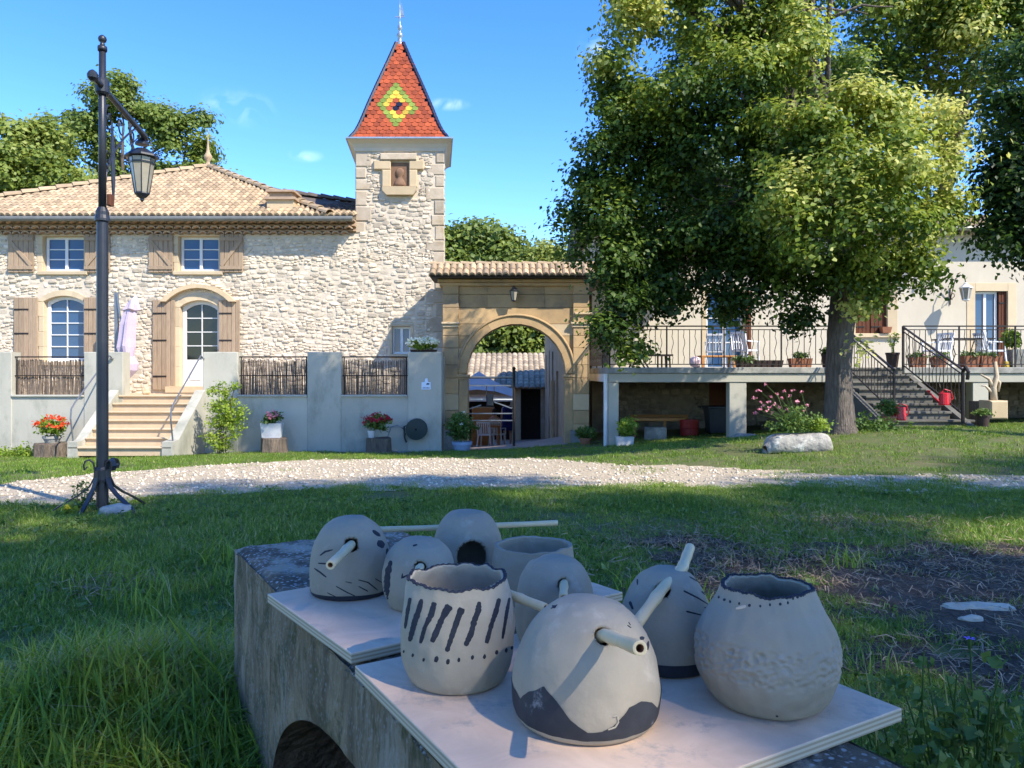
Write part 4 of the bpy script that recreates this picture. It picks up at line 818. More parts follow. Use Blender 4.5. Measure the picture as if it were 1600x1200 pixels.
ridge_tiles(hs, lc+Vector((.1, 0, .08)), ap+Vector((0, 0, .06)), M['tile'], L=.42, r=.15); ridge_tiles(hs, rc+Vector((-.1, 0, .08)), ap+Vector((0, 0, .06)), M['tile'], L=.42, r=.13)
mb = MB(); mb.lathe([(.13, 0), (.14, .1), (.07, .16), (.06, .24), (.12, .32), (.13, .40), (.07, .5), (.045, .6), (.03, .8), (.012, 1.05), (.004, 1.2)], (ap.x-.02, ap.y, ap.z-.02), 14); mb.build('roof_finial', M['tile'], hs, smooth=True)
# low linking roof between the hip and the tower, old dark tiles above new ones
la = Vector((X(440, ey), ey+.02, ez+.01)); lb2 = Vector((XT+.0, ey+.02, ez+.01)); rt = Vector((XT, 22.9, Z(321, 22.9))); lt = Vector((X(425, 22.9), 22.9, Z(300, 22.9)))
u, s, n = plane_from(la, lb2, rt)
mb = MB(); mb.add([la, lb2, rt, lt, la-Vector((0, 0, .06)), lb2-Vector((0, 0, .06)), rt-Vector((0, 0, .6)), lt-Vector((0, 0, .6))], [(0, 1, 2, 3), (1, 5, 6, 2), (3, 2, 6, 7), (4, 5, 1, 0)]); mb.build('linking_roof', M['tile_old'], hs)
L_ = (rt-lb2).length
mb = MB(); roof_tiles(mb, la, u, s, n, (lb2-la).length, .95, lambda a, b: a > 1.1-b*1.0, seed=7); mb.build('roof_tiles', M['tile'], hs, kind='stuff')
mb = MB(); roof_tiles(mb, la+s*.95, u, s, n, (lb2-la).length, L_-.95, lambda a, b: True, seed=8, amp=1.3); mb.build('old_roof_tiles', M['tile_old'], hs, kind='stuff')
ridge_tiles(hs, lt+Vector((0, 0, .02)), rt+Vector((0, 0, .04)), M['tile_old'], L=.34, r=.14)
# chimney
cx0, cx1 = X(417, 20.4), X(459, 20.4)
ch = MB(); ch.box(cx0, cx1, 20.4, 21.05, Z(345, 20.4), Z(312, 20.4)); ch = ch.build('chimney', M['ashlar_pale'], hs)
m = MB(); m.box(cx0-.05, cx1+.05, 20.33, 21.12, Z(312, 20.4), Z(308, 20.4)); m.box(cx0+.05, cx1-.05, 20.45, 21.0, Z(308, 20.4), Z(300, 20.4)); m.box(cx0-.02, cx1+.02, 20.35, 21.1, Z(300, 20.4), Z(296.5, 20.4)); m.build('chimney_cap', M['genoise'], ch)
for a, b in ((400, 416), (461, 475)):
    m = MB(); m.prism([(X(a, 20.35), Z(333, 20.35)), (X(b, 20.35), Z(332, 20.35)), (X((a+b)/2, 20.35), Z(327, 20.35))], 20.3, 20.6); m.build('flashing', M['zinc'], ch)
# ================================================================== tower
TY = FY; TZ0 = ZE; TZ1 = Z(213.5, 20.2)
tw = thing('stone_tower', 'slender square stone tower with steep glazed tile roof and a diamond pattern', 'tower', ((XT+XR)/2, TY+1.17, ZE-.2))
mb = MB(); mb.box(XT, XR, TY+.004, TY+2.34, TZ0-1.0, TZ1-.12); tb_ = mb.build('tower_wall', M['mortar'], tw)
NX0, NX1, NZ0, NZ1 = X(611, TY), X(639, TY), Z(293, TY), Z(254, TY)
def hole_tw(a, b, w, h):
    x = XT+a
    if x+w > X(596, TY) and x-w < X(653, TY) and b+h > Z(307, TY) and b-h < Z(240, TY) or x+w > X(583, TY) and x-w < X(663, TY) and b+h > Z(267, TY) and b-h < Z(251, TY): return True
    q = int((b)/.36) % 2
    return x-w < XT+.26 and b > ZE or x+w > XR-.26 or b+h > Z(236, TY)
rubble(tb_, M['stone'], frame_xf((XT, TY, 0), (1, 0, 0), (0, -1, 0)), XR-XT, ZE-.12, Z(236, TY), hole_tw, 13, h=(.07, .17), asp=(.9, 2.6), maxn=200, warp=.12, gap=.96, proud=(.004, .034))
rubble(tb_, M['stone'], frame_xf((XR, TY, 0), (0, 1, 0), (1, 0, 0)), 2.34, 3.3, Z(236, TY), lambda *a: False, 14, h=(.10, .2), asp=(1.0, 2.2), maxn=20)
z = ZE-.0; i = 0
while z < Z(238, TY)-.1:
    hh = R.uniform(.28, .42); q = i % 2
    m = MB(); m.bbox(XT-.012, XT+(.46 if q else .28)*R.uniform(.75, 1.1), TY-R.uniform(.012, .03), TY+.1, z+.012, z+hh-.016, b=.022); m.build('quoin', M['quoin'], tw); z += hh; i += 1
z = 1.9; i = 0
while z < Z(238, TY)-.1:
    hh = R.uniform(.28, .44); q = i % 2
    m = MB(); m.bbox(XR-(.46 if q else .27)*R.uniform(.7, 1.1), XR+.02, TY-R.uniform(.012, .03), TY+(.28 if q else .5), z+.012, z+hh-.012, b=.02); m.build('quoin', M['quoin'], tw); z += hh; i += 1
# niche with a worn carved bust
def nb_(px0, px1, py0, py1, name, y0=TY-.09, b=.02, mat='ashlar_pale'):
    m = MB(); m.bbox(X(px0, TY), X(px1, TY), y0, TY+.05, Z(py1, TY), Z(py0, TY), b=b); return m.build(name, M[mat], tw)
nb_(594, 651, 241, 251.5, 'niche_lintel', TY-.12, mat='quoin'); nb_(584, 610.8, 251.7, 266, 'niche_block'); nb_(639.2, 662, 251.7, 266, 'niche_block'); nb_(597, 610.8, 266.3, 293, 'niche_block'); nb_(639.2, 652, 266.3, 293, 'niche_block')
m = MB(); z1_, z0_ = Z(293.2, TY), Z(306, TY); m.prism([(X(604, TY), z0_), (X(646, TY), z0_), (X(651, TY), z1_-.1), (X(651, TY), z1_), (X(598, TY), z1_), (X(598, TY), z1_-.1)], TY-.16, TY+.03); m.build('niche_sill', M['ashlar_pale'], tw)
m = MB(); m.box(NX0-.002, NX1+.002, TY-.008, TY+.02, NZ0, NZ1); m.build('niche_back', M['niche'], tw)
m = MB(); nc = (NX0+NX1)/2; m.lathe([(.17, 0), (.16, .08), (.12, .16), (.07, .22), (.06, .26), (.105, .31), (.12, .38), (.10, .45), (.04, .49)], (nc, TY-.02, NZ0+.02), 12, sy=.45); m.build('carved_bust', M['niche'], tw, smooth=True)
# cornice: flaring cove and board
cz0, cz1 = Z(236, 20.4), TZ1-.03
prof = [(0, 0), (.03, .02), (.045, .10), (.10, .2), (.19, .27), (.21, .29), (.21, cz1-cz0)]
mb = MB(); vs = []; 
for o_, zz in prof: vs += [(XT-o_, TY-o_, cz0+zz), (XR+o_, TY-o_, cz0+zz), (XR+o_, TY+2.34+o_, cz0+zz), (XT-o_, TY+2.34+o_, cz0+zz)]
mb.add(vs, [(4*i+j, 4*i+(j+1) % 4, 4*i+4+(j+1) % 4, 4*i+4+j) for i in range(len(prof)-1) for j in range(4)]+[(3, 2, 1, 0), tuple(4*(len(prof)-1)+j for j in range(4))]); mb.build('cornice', M['plaster'], tw)
e = .25; mb = MB(); mb.box(XT-e, XR+e, TY-e, TY+2.34+e, cz1+.002, cz1+.045); mb.build('eave_board', M['zinc'], tw)
# steep flared roof
rcx, rcy = (XT+XR)/2-.02, TY+1.17; HW = 1.30; RZ = TZ1+.01
apz = Z(70, rcy); Hh = apz-RZ; apx = rcx-.03
PR = [(0, 1.0), (.06, .90), (.126, .83), (.20, .765), (.336, .655), (.545, .475), (.79, .255), (1, .075)]
def hwf(t): return float(np.interp(t, [p[0] for p in PR], [p[1] for p in PR]))*HW
def cxf(t): return rcx+(apx-rcx)*t
mb = MB(); vs = []
for t, _ in PR:
    h = hwf(t)-.02; c = cxf(t); vs += [(c-h, rcy-h, RZ+t*Hh), (c+h, rcy-h, RZ+t*Hh), (c+h, rcy+h, RZ+t*Hh), (c-h, rcy+h, RZ+t*Hh)]
mb.add(vs, [(4*i+j, 4*i+(j+1) % 4, 4*i+4+(j+1) % 4, 4*i+4+j) for i in range(len(PR)-1) for j in range(4)]+[(3, 2, 1, 0), (28, 29, 30, 31)]); rf = mb.build('roof', M['gl_navy'], tw)
NRW = 25; tw_ = .172; TM = {}
for c_ in ('orange', 'green', 'yellow', 'navy'):
    q = MB(); w = tw_*.5*.97; L2 = Hh/NRW*1.35; pr = [(-w, L2), (-w, .05), (-w*.6, .012), (0, 0), (w*.6, .012), (w, .05), (w, L2)]; n = len(pr)
    hgt = lambda x: .028*(1-(x/w)**2*.6)
    q.add([(x, b, hgt(x)) for x, b in pr]+[(x, b, 0) for x, b in pr], [tuple(range(n))]+[(i, i+n, i+1+n, i+1) for i in range(n-1)]); TM[c_] = q.mesh('tile', M['gl_'+c_])
for r in range(NRW):
    t = r/NRW; t2 = (r+1)/NRW
    for side in range(4):
        h = hwf(t); h2 = hwf(t2); z = RZ+t*Hh
        nx, ny = ((0, -1), (1, 0), (0, 1), (-1, 0))[side]; c = Vector((cxf(t), rcy, z)); dn = Vector((nx, ny, 0)); u = Vector((-ny, nx, 0))
        s = ((Vector((cxf(t2), rcy, RZ+t2*Hh))+dn*h2)-(c+dn*h)).normalized(); s = (s-u*s.dot(u)).normalized(); nn = u.cross(s)
        k = int(2*h/tw_); off = (tw_/2 if r % 2 else 0)
        a = -math.floor(h/tw_)*tw_+off
        rest = None
        while a < h-tw_*.25:
            if a > -h+tw_*.4 and a < h-tw_*.4:
                pos = c+dn*(h+.004)+u*a+nn*.01; col = 'orange'
                if side == 0:
                    pxx = 800+FPX*pos.x/pos.y; pyy = HOR-FPX*(pos.z-CZ+Hh/NRW*.5)/pos.y; D = abs(pxx-621.5)/35+abs(pyy-166)/33
                    col = 'navy' if D < .22 else 'orange' if D < .48 else 'yellow' if D < .72 else 'green' if D < 1.0 else 'orange'
                    rot = Matrix((u, s, nn)).transposed().to_quaternion(); piece('tile', TM[col], rf, pos, rot@Quaternion((1, 0, 0), R.uniform(-.02, .03)))
                else:
                    col = 'green' if .72 <= (D := abs(a)/.75+abs(t-.336)/.225) < 1 else 'yellow' if .48 < D < .72 else 'orange'
                    if 'RT' not in globals(): RT = {}
                    q = RT.setdefault(col, MB()); me = TM[col]; q.add([pos+u*v.co.x+s*v.co.y+nn*v.co.z for v in me.vertices], [tuple(p.vertices) for p in me.polygons], tint=R.uniform(-1, 1))
            a += tw_
for col, q in RT.items(): q.build('roof_tiles_'+col, M['gl_'+col], rf, kind='stuff')
# hips in navy tiles
q = MB(); q.tube([(0, 0, -.01), (0, .155, .012)], [.062, .05], 7); hm = q.mesh('hip_tile', M['gl_navy'])
for sx, sy in ((-1, -1), (1, -1), (1, 1), (-1, 1)):
    n = 28
    for i in range(n):
        t = i/n; t2 = (i+1)/n; p = Vector((cxf(t)+sx*hwf(t), rcy+sy*hwf(t), RZ+t*Hh+.01)); p2 = Vector((cxf(t2)+sx*hwf(t2), rcy+sy*hwf(t2), RZ+t2*Hh+.01))
        d = (p2-p).normalized(); sde = d.cross(Vector((sx, sy, 0)).normalized()).normalized(); nn = sde.cross(d)
        piece('hip_tile', hm, rf, p, Matrix((sde, d, nn)).transposed().to_quaternion(), (1, (p2-p).length/.145, 1))
q = MB(); q.tube([(0, 0, 0), (0, .1, 0)], [.035, .035], 6); hm = q.mesh('eave_edge_tile', M['gl_navy'])
for i in range(15): piece('eave_edge_tile', hm, rf, (rcx-HW+.09+i*(2*HW-.18)/14, rcy-HW-.03, RZ-.005))
mb = MB(); zb = apz-.02
mb.lathe([(.15, -.05), (.13, .05), (.08, .09), (.06, .12), (.06, .22), (.095, .27), (.075, .33), (.035, .37), (.035, .42), (.072, .47), (.06, .54), (.022, .60), (.016, .74), (.035, .78), (.014, .84), (.012, 1.05), (.004, 1.3)], (apx, rcy, zb), 12); fi = mb.build('finial', M['zinc'], tw, smooth=True)
mb = MB(); mb.add([(apx-.13, rcy, zb+.80), (apx+.13, rcy, zb+.80), (apx+.13, rcy, zb+.83), (apx-.13, rcy, zb+.83), (apx-.13, rcy+.02, zb+.80), (apx+.13, rcy+.02, zb+.80), (apx+.13, rcy+.02, zb+.83), (apx-.13, rcy+.02, zb+.83)], [(0, 1, 2, 3), (7, 6, 5, 4), (0, 4, 5, 1), (3, 2, 6, 7)])
mb.prism([(apx+.01, zb+.85), (apx+.12, zb+.84), (apx+.05, zb+1.2)], rcy-.01, rcy+.01); mb.build('weather_vane', M['zinc'], fi)
def skew(o, k):
    for c in o.children:
        if c.location.length > 1e-6: c.location.x -= k*(c.location.y+1.17)
        elif c.type == 'MESH':
            for v in c.data.vertices: v.co.x -= k*max(-.3, v.co.y+1.17)
        skew(c, k)
skew(tw, .10)      # the old tower is not quite square: its sides run back a little to the left
# ================================================================== terrace wall, stairs, screens
WY = 18.5; PT = Z(550, WY); LOW = Z(617, WY)
te = thing('terrace_wall', 'grey rendered terrace wall with square piers and brushwood screens below the stone house', 'wall', (-7, WY, -.75))
piers = [(-170, -110, 0), (-40, 18, 0), (131, 192, 0), (317, 371, 0), (480, 533, 0), (637, 690, 0)]
for a, b, _ in piers:
    m = MB(); m.bbox(X(a, WY), X(b, WY), WY, WY+.35, -1.1, PT, b=.012); m.build('pier', M['render'], te)
for a, b in ((-110, -40), (18, 131), (371, 480), (533, 637)):
    x0, x1 = X(a, WY), X(b, WY)
    m = MB(); m.box(x0, x1, WY+.02, WY+.33, -1.1, LOW-.05); m.build('low_wall', M['render'], te)
    m = MB(); m.bbox(x0+.002, x1-.002, WY-.03, WY+.36, LOW-.048, LOW, b=.01); m.build('coping', M['render'], te)
    yy = WY+.16; rl = MB()
    for zz, r in ((Z(557.5, WY), .017), (Z(587, WY), .013)): rl.tube([(x0, yy-.03, zz), (x1, yy-.03, zz)], r, 6)
    for xx in (x0+.05, x1-.05): rl.tube([(xx, yy-.03, LOW), (xx, yy-.03, Z(557, WY))], .014, 6)
    rl.build('rail', M['iron_rail'], te)
    rs = MB(); n = int((x1-x0)/.016)
    for i in range(n):
        xx = x0+.04+(x1-x0-.08)*(i+.5)/n; t = Z(563.5, WY)+R.uniform(-.03, .03)+.02*math.sin(i*.08)
        rs.tube([(xx, yy+R.uniform(0, .03), LOW+.005), (xx+R.uniform(-.012, .012), yy+R.uniform(0, .03), (t+LOW)/2), (xx+R.uniform(-.02, .02), yy+R.uniform(0, .03), t)], R.uniform(.007, .011), 4, tint=R.uniform(-1, 1))
    rs.build('brushwood_screen', M['reed'], te, kind='stuff')
m = MB(); m.box(X(-200, WY), X(690, WY)-.3, WY+.36, FY-.01, .55, LOW-.012); m.build('terrace_floor', M['step'], te)
m = MB(); m.box(X(690, WY)-.3, X(690, WY), WY+.36, FY-.01, -1.1, PT-.1); m.build('end_wall', M['render'], te)
# stairs
st = thing('sandstone_staircase', 'seven warm sandstone steps between sloping walls up to the glazed door', 'staircase', (X(225, 17), 17, -.55))
SX0, SX1 = X(192, WY)+.0, X(310, WY); nst = 7; rise = (LOW+.0-(-.55))/nst; run = .29; y = WY+.3
for i in range(nst):
    zt = LOW-i*rise-.005; yf = WY-.02-i*run; gx0 = X(185, WY)+.02; gx1 = X(309, WY)-.06
    e_ = 0 if i < nst-1 else .22
    m = MB(); m.box(gx0-e_, gx1+e_, yf+.03, yf+run+.05 if i else WY+.5, zt-rise-.02, zt-.045); m.bbox(gx0-e_-.0, gx1+e_, yf-.02, yf+run+.02 if i else WY+.36, zt-.044, zt, b=.012); m.build('step', M['step'], st)
for sd_, xa, xb in ((0, gx0-.22, gx0-.005), (1, gx1+.005, gx1+.24)):
    yb = WY-.02-(nst-1)*run+ .0; top = LOW+.12; bot = -.55+.28
    m = MB(); pts = [(WY-.005, -1), (yb-.02, -1), (yb-.02, bot), (yb+.30, bot+.03), (WY-.005, top+(.0))]
    n = len(pts); vs = [(xa, a, b) for a, b in pts]+[(xb, a, b) for a, b in pts]; m.add(vs, [tuple(range(n)), tuple(reversed(range(n, 2*n)))]+[(i, i+n, (i+1) % n+n, (i+1) % n) for i in range(n)]); m.build('side_wall', M['render'], st)
    xm = (xa+xb)/2+(.06 if sd_ else -.06); h = .72
    m = MB(); p0 = (xm, yb+.12, bot+.02); p1 = (xm, yb+.05, bot+h); p2 = (xm, WY-.12, top+h+.10); p3 = (xm, WY-.02, top+h+.05)
    m.tube([p0, (xm, yb+.02, bot+h*.7), p1, (xm, yb+.2, bot+h+.14), p2, p3], .018, 7); m.lathe([(.05, 0), (.05, .02)], (xm, WY-.03, top+h+.02), 10); m.build('handrail', M['grey_metal'], st, smooth=False)
# ================================================================== gateway arch
AY = 19.5
ga = thing('stone_gateway', 'ochre stone gateway with a round arch and small tiled roof beside the tower', 'archway', (X(805, AY), AY, -.7))
gx0, gx1 = X(692, AY), X(920, AY); ztop = Z(440, AY); ZS = Z(588, AY); AR = (X(884, AY)-X(729, AY))/2; acx = (X(884, AY)+X(729, AY))/2; az = Z(506, AY)-AR
TH = .62; core = MB()
for x0, x1 in ((gx0, acx-AR-.001), (acx+AR+.001, gx1)): core.box(x0, x1, AY+.06, AY+TH-.05, -.95, az)
arch_fill(core, acx-AR, acx+AR, az, AR, ztop, AY+.06, AY+TH-.05, 20); core.box(gx0, acx-AR-.001, AY+.06, AY+TH-.05, az+.001, ztop); core.box(acx+AR+.001, gx1, AY+.06, AY+TH-.05, az+.001, ztop)
core.build('wall_core', M['ashlar'], ga)
pw = X(717, AY)-gx0; RO = AR+.20
# ashlar courses round the ring
z = -.75; row = 0
while z < ztop-.06:
    hh = min(R.uniform(.30, .44), ztop-.04-z)
    if ztop-.04-(z+hh) < .14: hh = ztop-.04-z
    for sd_ in (-1, 1):
        def cx_at(zz):
            if zz <= az: return AR+.0
            dz = zz-az
            return math.sqrt(RO*RO-dz*dz) if dz < RO else 0
        xo = (gx0+pw if sd_ < 0 else gx1-pw) if True else 0
        inner = [(acx+sd_*max((RO if zz > az else AR+.01) and cx_at(zz), 0), zz) for zz in [z+.006+(hh-.012)*k/5 for k in range(6)]]
        # split the run into blocks
        far_in = max(abs(p[0]-acx) for p in inner); span = abs(xo-acx)-far_in
        nbk = max(1, int(span/.55)); edges = [abs(xo-acx)-(span)*k/nbk*1.0 for k in range(nbk)]+[None]
        for k in range(nbk):
            a = edges[k]; b = edges[k+1]
            if b is None: poly = [(acx+sd_*a, z+hh-.006), (acx+sd_*a, z+.006)]+inner
            else: poly = [(acx+sd_*a, z+hh-.006), (acx+sd_*a, z+.006), (acx+sd_*(b+.006), z+.006), (acx+sd_*(b+.006), z+hh-.006)]
            if abs(poly[0][0]-poly[2][0]) < .03 and abs(poly[0][0]-poly[-1][0]) < .03: continue
            if sd_ > 0: poly = poly[::-1]
            m = MB(); m.prism(poly, AY+.0+R.uniform(-.006, .006), AY+.08); ob = m.build('block', M['ashlar'] if (z > Z(520, AY) or R.random() < .6) else M['ashlar_pale'], ga)
        # pilaster block
        a, b = (gx0, gx0+pw-.004) if sd_ < 0 else (gx1-pw+.004, gx1)
        m = MB(); m.bbox(a, b, AY-.08+R.uniform(-.003, .003), AY+.08, z+.004, z+hh-.004, b=.008); m.build('block', M['ashlar'] if z > 1.2 or row % 3 else M['ashlar_pale'], ga)
    z += hh; row += 1
# voussoirs and mouldings
nv = 15; ri = arc(acx, az, AR, AR, nv); ro = [(acx+(x-acx)*RO/AR, az+(zz-az)*RO/AR) for x, zz in ri]
for i in range(nv):
    m = MB(); g = .004; m.prism([ri[i+1], ri[i], (ro[i][0], ro[i][1]), (ro[i+1][0], ro[i+1][1])], AY-.045+R.uniform(-.003, .003), AY+TH); m.build('voussoir', M['ashlar'], ga)
mo = MB(); pts = [(acx+(x-acx)*(RO+.02)/AR, AY-.05, az+(zz-az)*(RO+.02)/AR) for x, zz in arc(acx, az, AR, AR, 24)]; mo.tube(pts, .035, 6); mo.build('arch_moulding', M['ashlar'], ga, smooth=True)
for sd_ in (-1, 1):
    xa, xb = (acx-RO-.01, acx-AR+.03) if sd_ < 0 else (acx+AR-.03, acx+RO+.01)
    m = MB(); m.bbox(xa-.03, xb+.03, AY-.09, AY+TH+.02, az-.10, az-.03, b=.015); m.bbox(xa, xb, AY-.06, AY+TH+.0, az-.16, az-.101, b=.01); m.build('impost', M['ashlar'], ga)
    m = MB(); m.bbox(xa+.02 if sd_ < 0 else xa, xb if sd_ < 0 else xb-.02, AY-.05, AY+TH-.01, -.85, az-.161, b=.01); m.build('jamb', M['ashlar'], ga)
    a, b = (gx0-.03, gx0+pw+.03) if sd_ < 0 else (gx1-pw-.06, gx1+.04)
    zc = Z(507, AY)
    m = MB(); m.bbox(a, b, AY-.15, AY+.04, zc, zc+.055, b=.012); m.bbox(a+.03, b-.03, AY-.11, AY+.04, zc-.08, zc-.001, b=.012); m.build('capital', M['ashlar_pale'], ga)
    if sd_ > 0:
        m = MB(); m.bbox(a+.1, b+.03, AY-.14, AY+.04, Z(492, AY), Z(489, AY), b=.012); m.build('capital_upper', M['ashlar_pale'], ga)
    m = MB(); m.bbox(a, b, AY-.14, AY+.02, -.9, Z(672, AY), b=.03); m.build('plinth', M['cement'], ga)
m = MB(); m.bbox(gx0-.12, gx1+.02, AY-.16, AY+TH+.1, ztop-.03, ztop+.05, b=.02); m.bbox(gx0-.08, gx1, AY-.10, AY+TH, ztop-.12, ztop-.031, b=.02); m.build('cornice', M['ashlar'], ga)
m = MB(); m.box(gx0-.25, gx1+.0, AY-.42, AY+TH+.1, ztop+.052, ztop+.085); m.build('eave_board', M['iron_rail'], ga)
ez0 = Vector((gx0-.30, AY-.50, ztop+.085)); s = Vector((0, .5, .33)).normalized(); n = Vector((0, -.33, .5)).normalized()
m = MB(); m.add([ez0, ez0+Vector((gx1+.35-ez0.x, 0, 0)), ez0+Vector((gx1+.35-ez0.x, .50, .33)), ez0+Vector((0, .50, .33)), ez0+Vector((0, 1.4, -.02)), ez0+Vector((gx1+.35-ez0.x, 1.4, -.02))], [(0, 1, 2, 3), (3, 2, 5, 4), (0, 3, 4), (1, 5, 2), (0, 4, 5, 1)]); m.build('roof', M['tile_old'], ga)
m = MB(); roof_tiles(m, ez0, (1, 0, 0), s, n, gx1+.3-ez0.x, .50, lambda a, b: True, seed=31, pitch=.165, expo=.27); m.build('roof_tiles', M['tile'], ga, kind='stuff')
ridge_tiles(ga, ez0+Vector((0, .54, .35)), ez0+Vector((gx1+.3-ez0.x, .54, .35)), M['tile'], L=.36, r=.085)
def lantern(name, label, c, s=1.0, mat='iron'):
    t = thing(name, label, 'lantern', c); x, y, z = c
    m = MB(); m.lathe([(.02, .30*s), (.05*s, .27*s), (.05*s, .25*s), (.12*s, .20*s), (.16*s, .17*s), (.155*s, .15*s)], c, 6); m.build('lantern_roof', M[mat], t)
    m = MB(); m.lathe([(.13*s, .148*s), (.075*s, -.12*s)], c, 6); m.build('lantern_glass', M['lamp_glass'], t)
    m = MB()
    for k in range(6):
        a = 2*PI*(k+.5)/6; m.beam((x+.137*s*math.cos(a), y+.137*s*math.sin(a), z+.15*s), (x+.08*s*math.cos(a), y+.08*s*math.sin(a), z-.125*s), .014*s)
    m.lathe([(.085*s, -.12*s), (.09*s, -.14*s), (.02*s, -.18*s)], c, 6); m.build('lantern_cage', M[mat], t); return t
t = lantern('arch_lantern', 'small dark lantern mounted above the crown of the gateway arch', (X(803, AY), AY-.24, Z(463, AY-.2)), .8)
m = MB(); x, y, z = X(803, AY), AY-.24, Z(463, AY-.2); m.tube([(x, AY-.01, z+.20), (x, y, z+.26), (x, y, z+.2)], .012, 6); m.lathe([(.05, -.04), (.05, .04)], (x, AY-.03, z+.2), 8); m.build('bracket', M['iron'], t)
# iron gate leaf with central post
gt = thing('iron_gate', 'open iron bar gate leaf hanging in the archway', 'gate', (X(765, 20.3), 20.3, -.75))
g_y = 20.3; m = MB(); xp = X(803, g_y); m.tube([(xp, g_y, gz(xp, g_y)-.02), (xp, g_y, Z(577, g_y))], .038, 8); m.lathe([(.05, 0), (.055, .03), (.02, .07)], (xp, g_y, Z(577, g_y)), 8); m.build('gate_post', M['iron_rail'], gt)
for py, mt in ((589, 'grey_metal'), (602.5, 'grey_metal'), (624, 'white'), (646, 'grey_metal'), (657, 'grey_metal'), (590.8, 'iron')):
    m = MB(); m.beam((X(730, g_y), g_y, Z(py, g_y)), (X(801, g_y), g_y, Z(py, g_y)), .028, .03); m.build('gate_bar', M[mt], gt)
m = MB()
for px in (730, 760, 772): m.beam((X(px, g_y), g_y, Z(702 if px == 730 else 616, g_y)), (X(px, g_y), g_y, Z(590 if px == 730 else 603, g_y)), .025)
m.build('gate_upright', M['iron'], gt)
for a, b in (((730, 640), (752, 633)), ((772, 628), (800, 638))):
    m = MB(); m.beam(P3(a[0], a[1], g_y-.02), P3(b[0], b[1], g_y-.02), .03); m.build('gate_brace', M['grey_metal'], gt)
m = MB(); m.bbox(X(760, g_y), X(771, g_y), g_y-.12, g_y-.02, Z(634, g_y), Z(616, g_y), b=.02); tag(m.build('letter_box', M['bin']), 'small dark box hanging on the bars of the iron gate', 'letter box')
# ================================================================== courtyard beyond the arch
cy = thing('tiled_barn', 'low barn with long tiled roof and dark doorway across the courtyard', 'barn', (-2, 34, -1.75))
by = 33.5
dr = (X(814, by), X(845, by), -2, Z(608, by)); m = MB(); wall_holes(m, -9, 3.2, -2.2, Z(606, by), by, by+.4, [dr, (X(700, by), X(797, by), -2, Z(626, by))]); m.build('barn_wall', M['wasteplaster'], cy)
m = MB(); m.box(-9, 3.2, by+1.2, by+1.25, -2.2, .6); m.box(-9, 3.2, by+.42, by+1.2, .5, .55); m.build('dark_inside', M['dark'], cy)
o = Vector((-9, by-.35, Z(607, by-.35))); tp = Vector((-9, by+3.4, Z(557, by+3.4))); s = (tp-o).normalized(); n = Vector((1, 0, 0)).cross(s)
m = MB(); m.add([o, o+Vector((12.4, 0, 0)), tp+Vector((12.4, 0, 0)), tp, o+Vector((0, 8, 0)), o+Vector((12.4, 8, 0))], [(0, 1, 2, 3), (3, 2, 5, 4), (0, 3, 4), (1, 5, 2), (0, 4, 5, 1)]); m.build('roof', M['tile_old'], cy)
m = MB(); roof_tiles(m, o, (1, 0, 0), s, n, 12.4, (tp-o).length, lambda a, b: a > 4, seed=41, pitch=.25, expo=.36); m.build('roof_tiles', M['tile_dull'], cy, kind='stuff')
for px in (805, ):
    m = MB(); m.box(X(804, by), X(813, by), by-.06, by+.02, -2.1, Z(609, by)); m.build('door_pier', M['ashlar_pale'], cy)
# side range of the courtyard on the right
sw = thing('courtyard_range', 'tall old plastered range with narrow slit windows along the right of the courtyard', 'building', (1.6, 26, -1.2))
sx = 1.42; slits = [(31.6, 32.1, -.6+1.2, 2.0), (28.9, 29.5, -.4, 2.1), (29.0, 29.9, -1.6, .35), (23.6, 24.7, -1.0, 1.3), (26.4, 27.3, .9, 2.0)]
m = MB()
cuts = sorted({20.3, 33.4, *[q for h in slits for q in h[:2]]})
for a, b in zip(cuts, cuts[1:]):
    hs_ = sorted((h[2], h[3]) for h in slits if h[0] < (a+b)/2 < h[1]); z = -2.2
    for lo, hi in hs_:
        m.box(sx, sx+.5, a, b, z, lo); z = hi
    m.box(sx, sx+.5, a, b, z, 3.3)
m.build('side_wall', M['wasteplaster'], sw)
for h in slits:
    m = MB(); m.box(sx+.25, sx+.30, h[0], h[1], h[2], h[3]); m.build('window', M['shutter_dark'], sw)
m = MB(); m.beam((sx-.2, 26.8, 3.32), (sx+4, 26.8, 4.7), 13.2, .12, up=(0, 0, 1)); m.build('roof', M['tile_old'], sw)
m = MB(); o = Vector((sx-.3, 33.4, 3.36)); roof_tiles(m, o, (0, -1, 0), Vector((.95, 0, .31)).normalized(), Vector((-.31, 0, .95)), 13, 1.5, lambda a, b: True, seed=43, pitch=.2, expo=.3); m.build('roof_tiles', M['tile_dull'], sw, kind='stuff')
m = MB(); m.tube([(sx-.06, 25.6, -1.4), (sx-.06, 25.6, 1.0)], .09, 8); m.build('buttress_post', M['ashlar_pale'], sw)
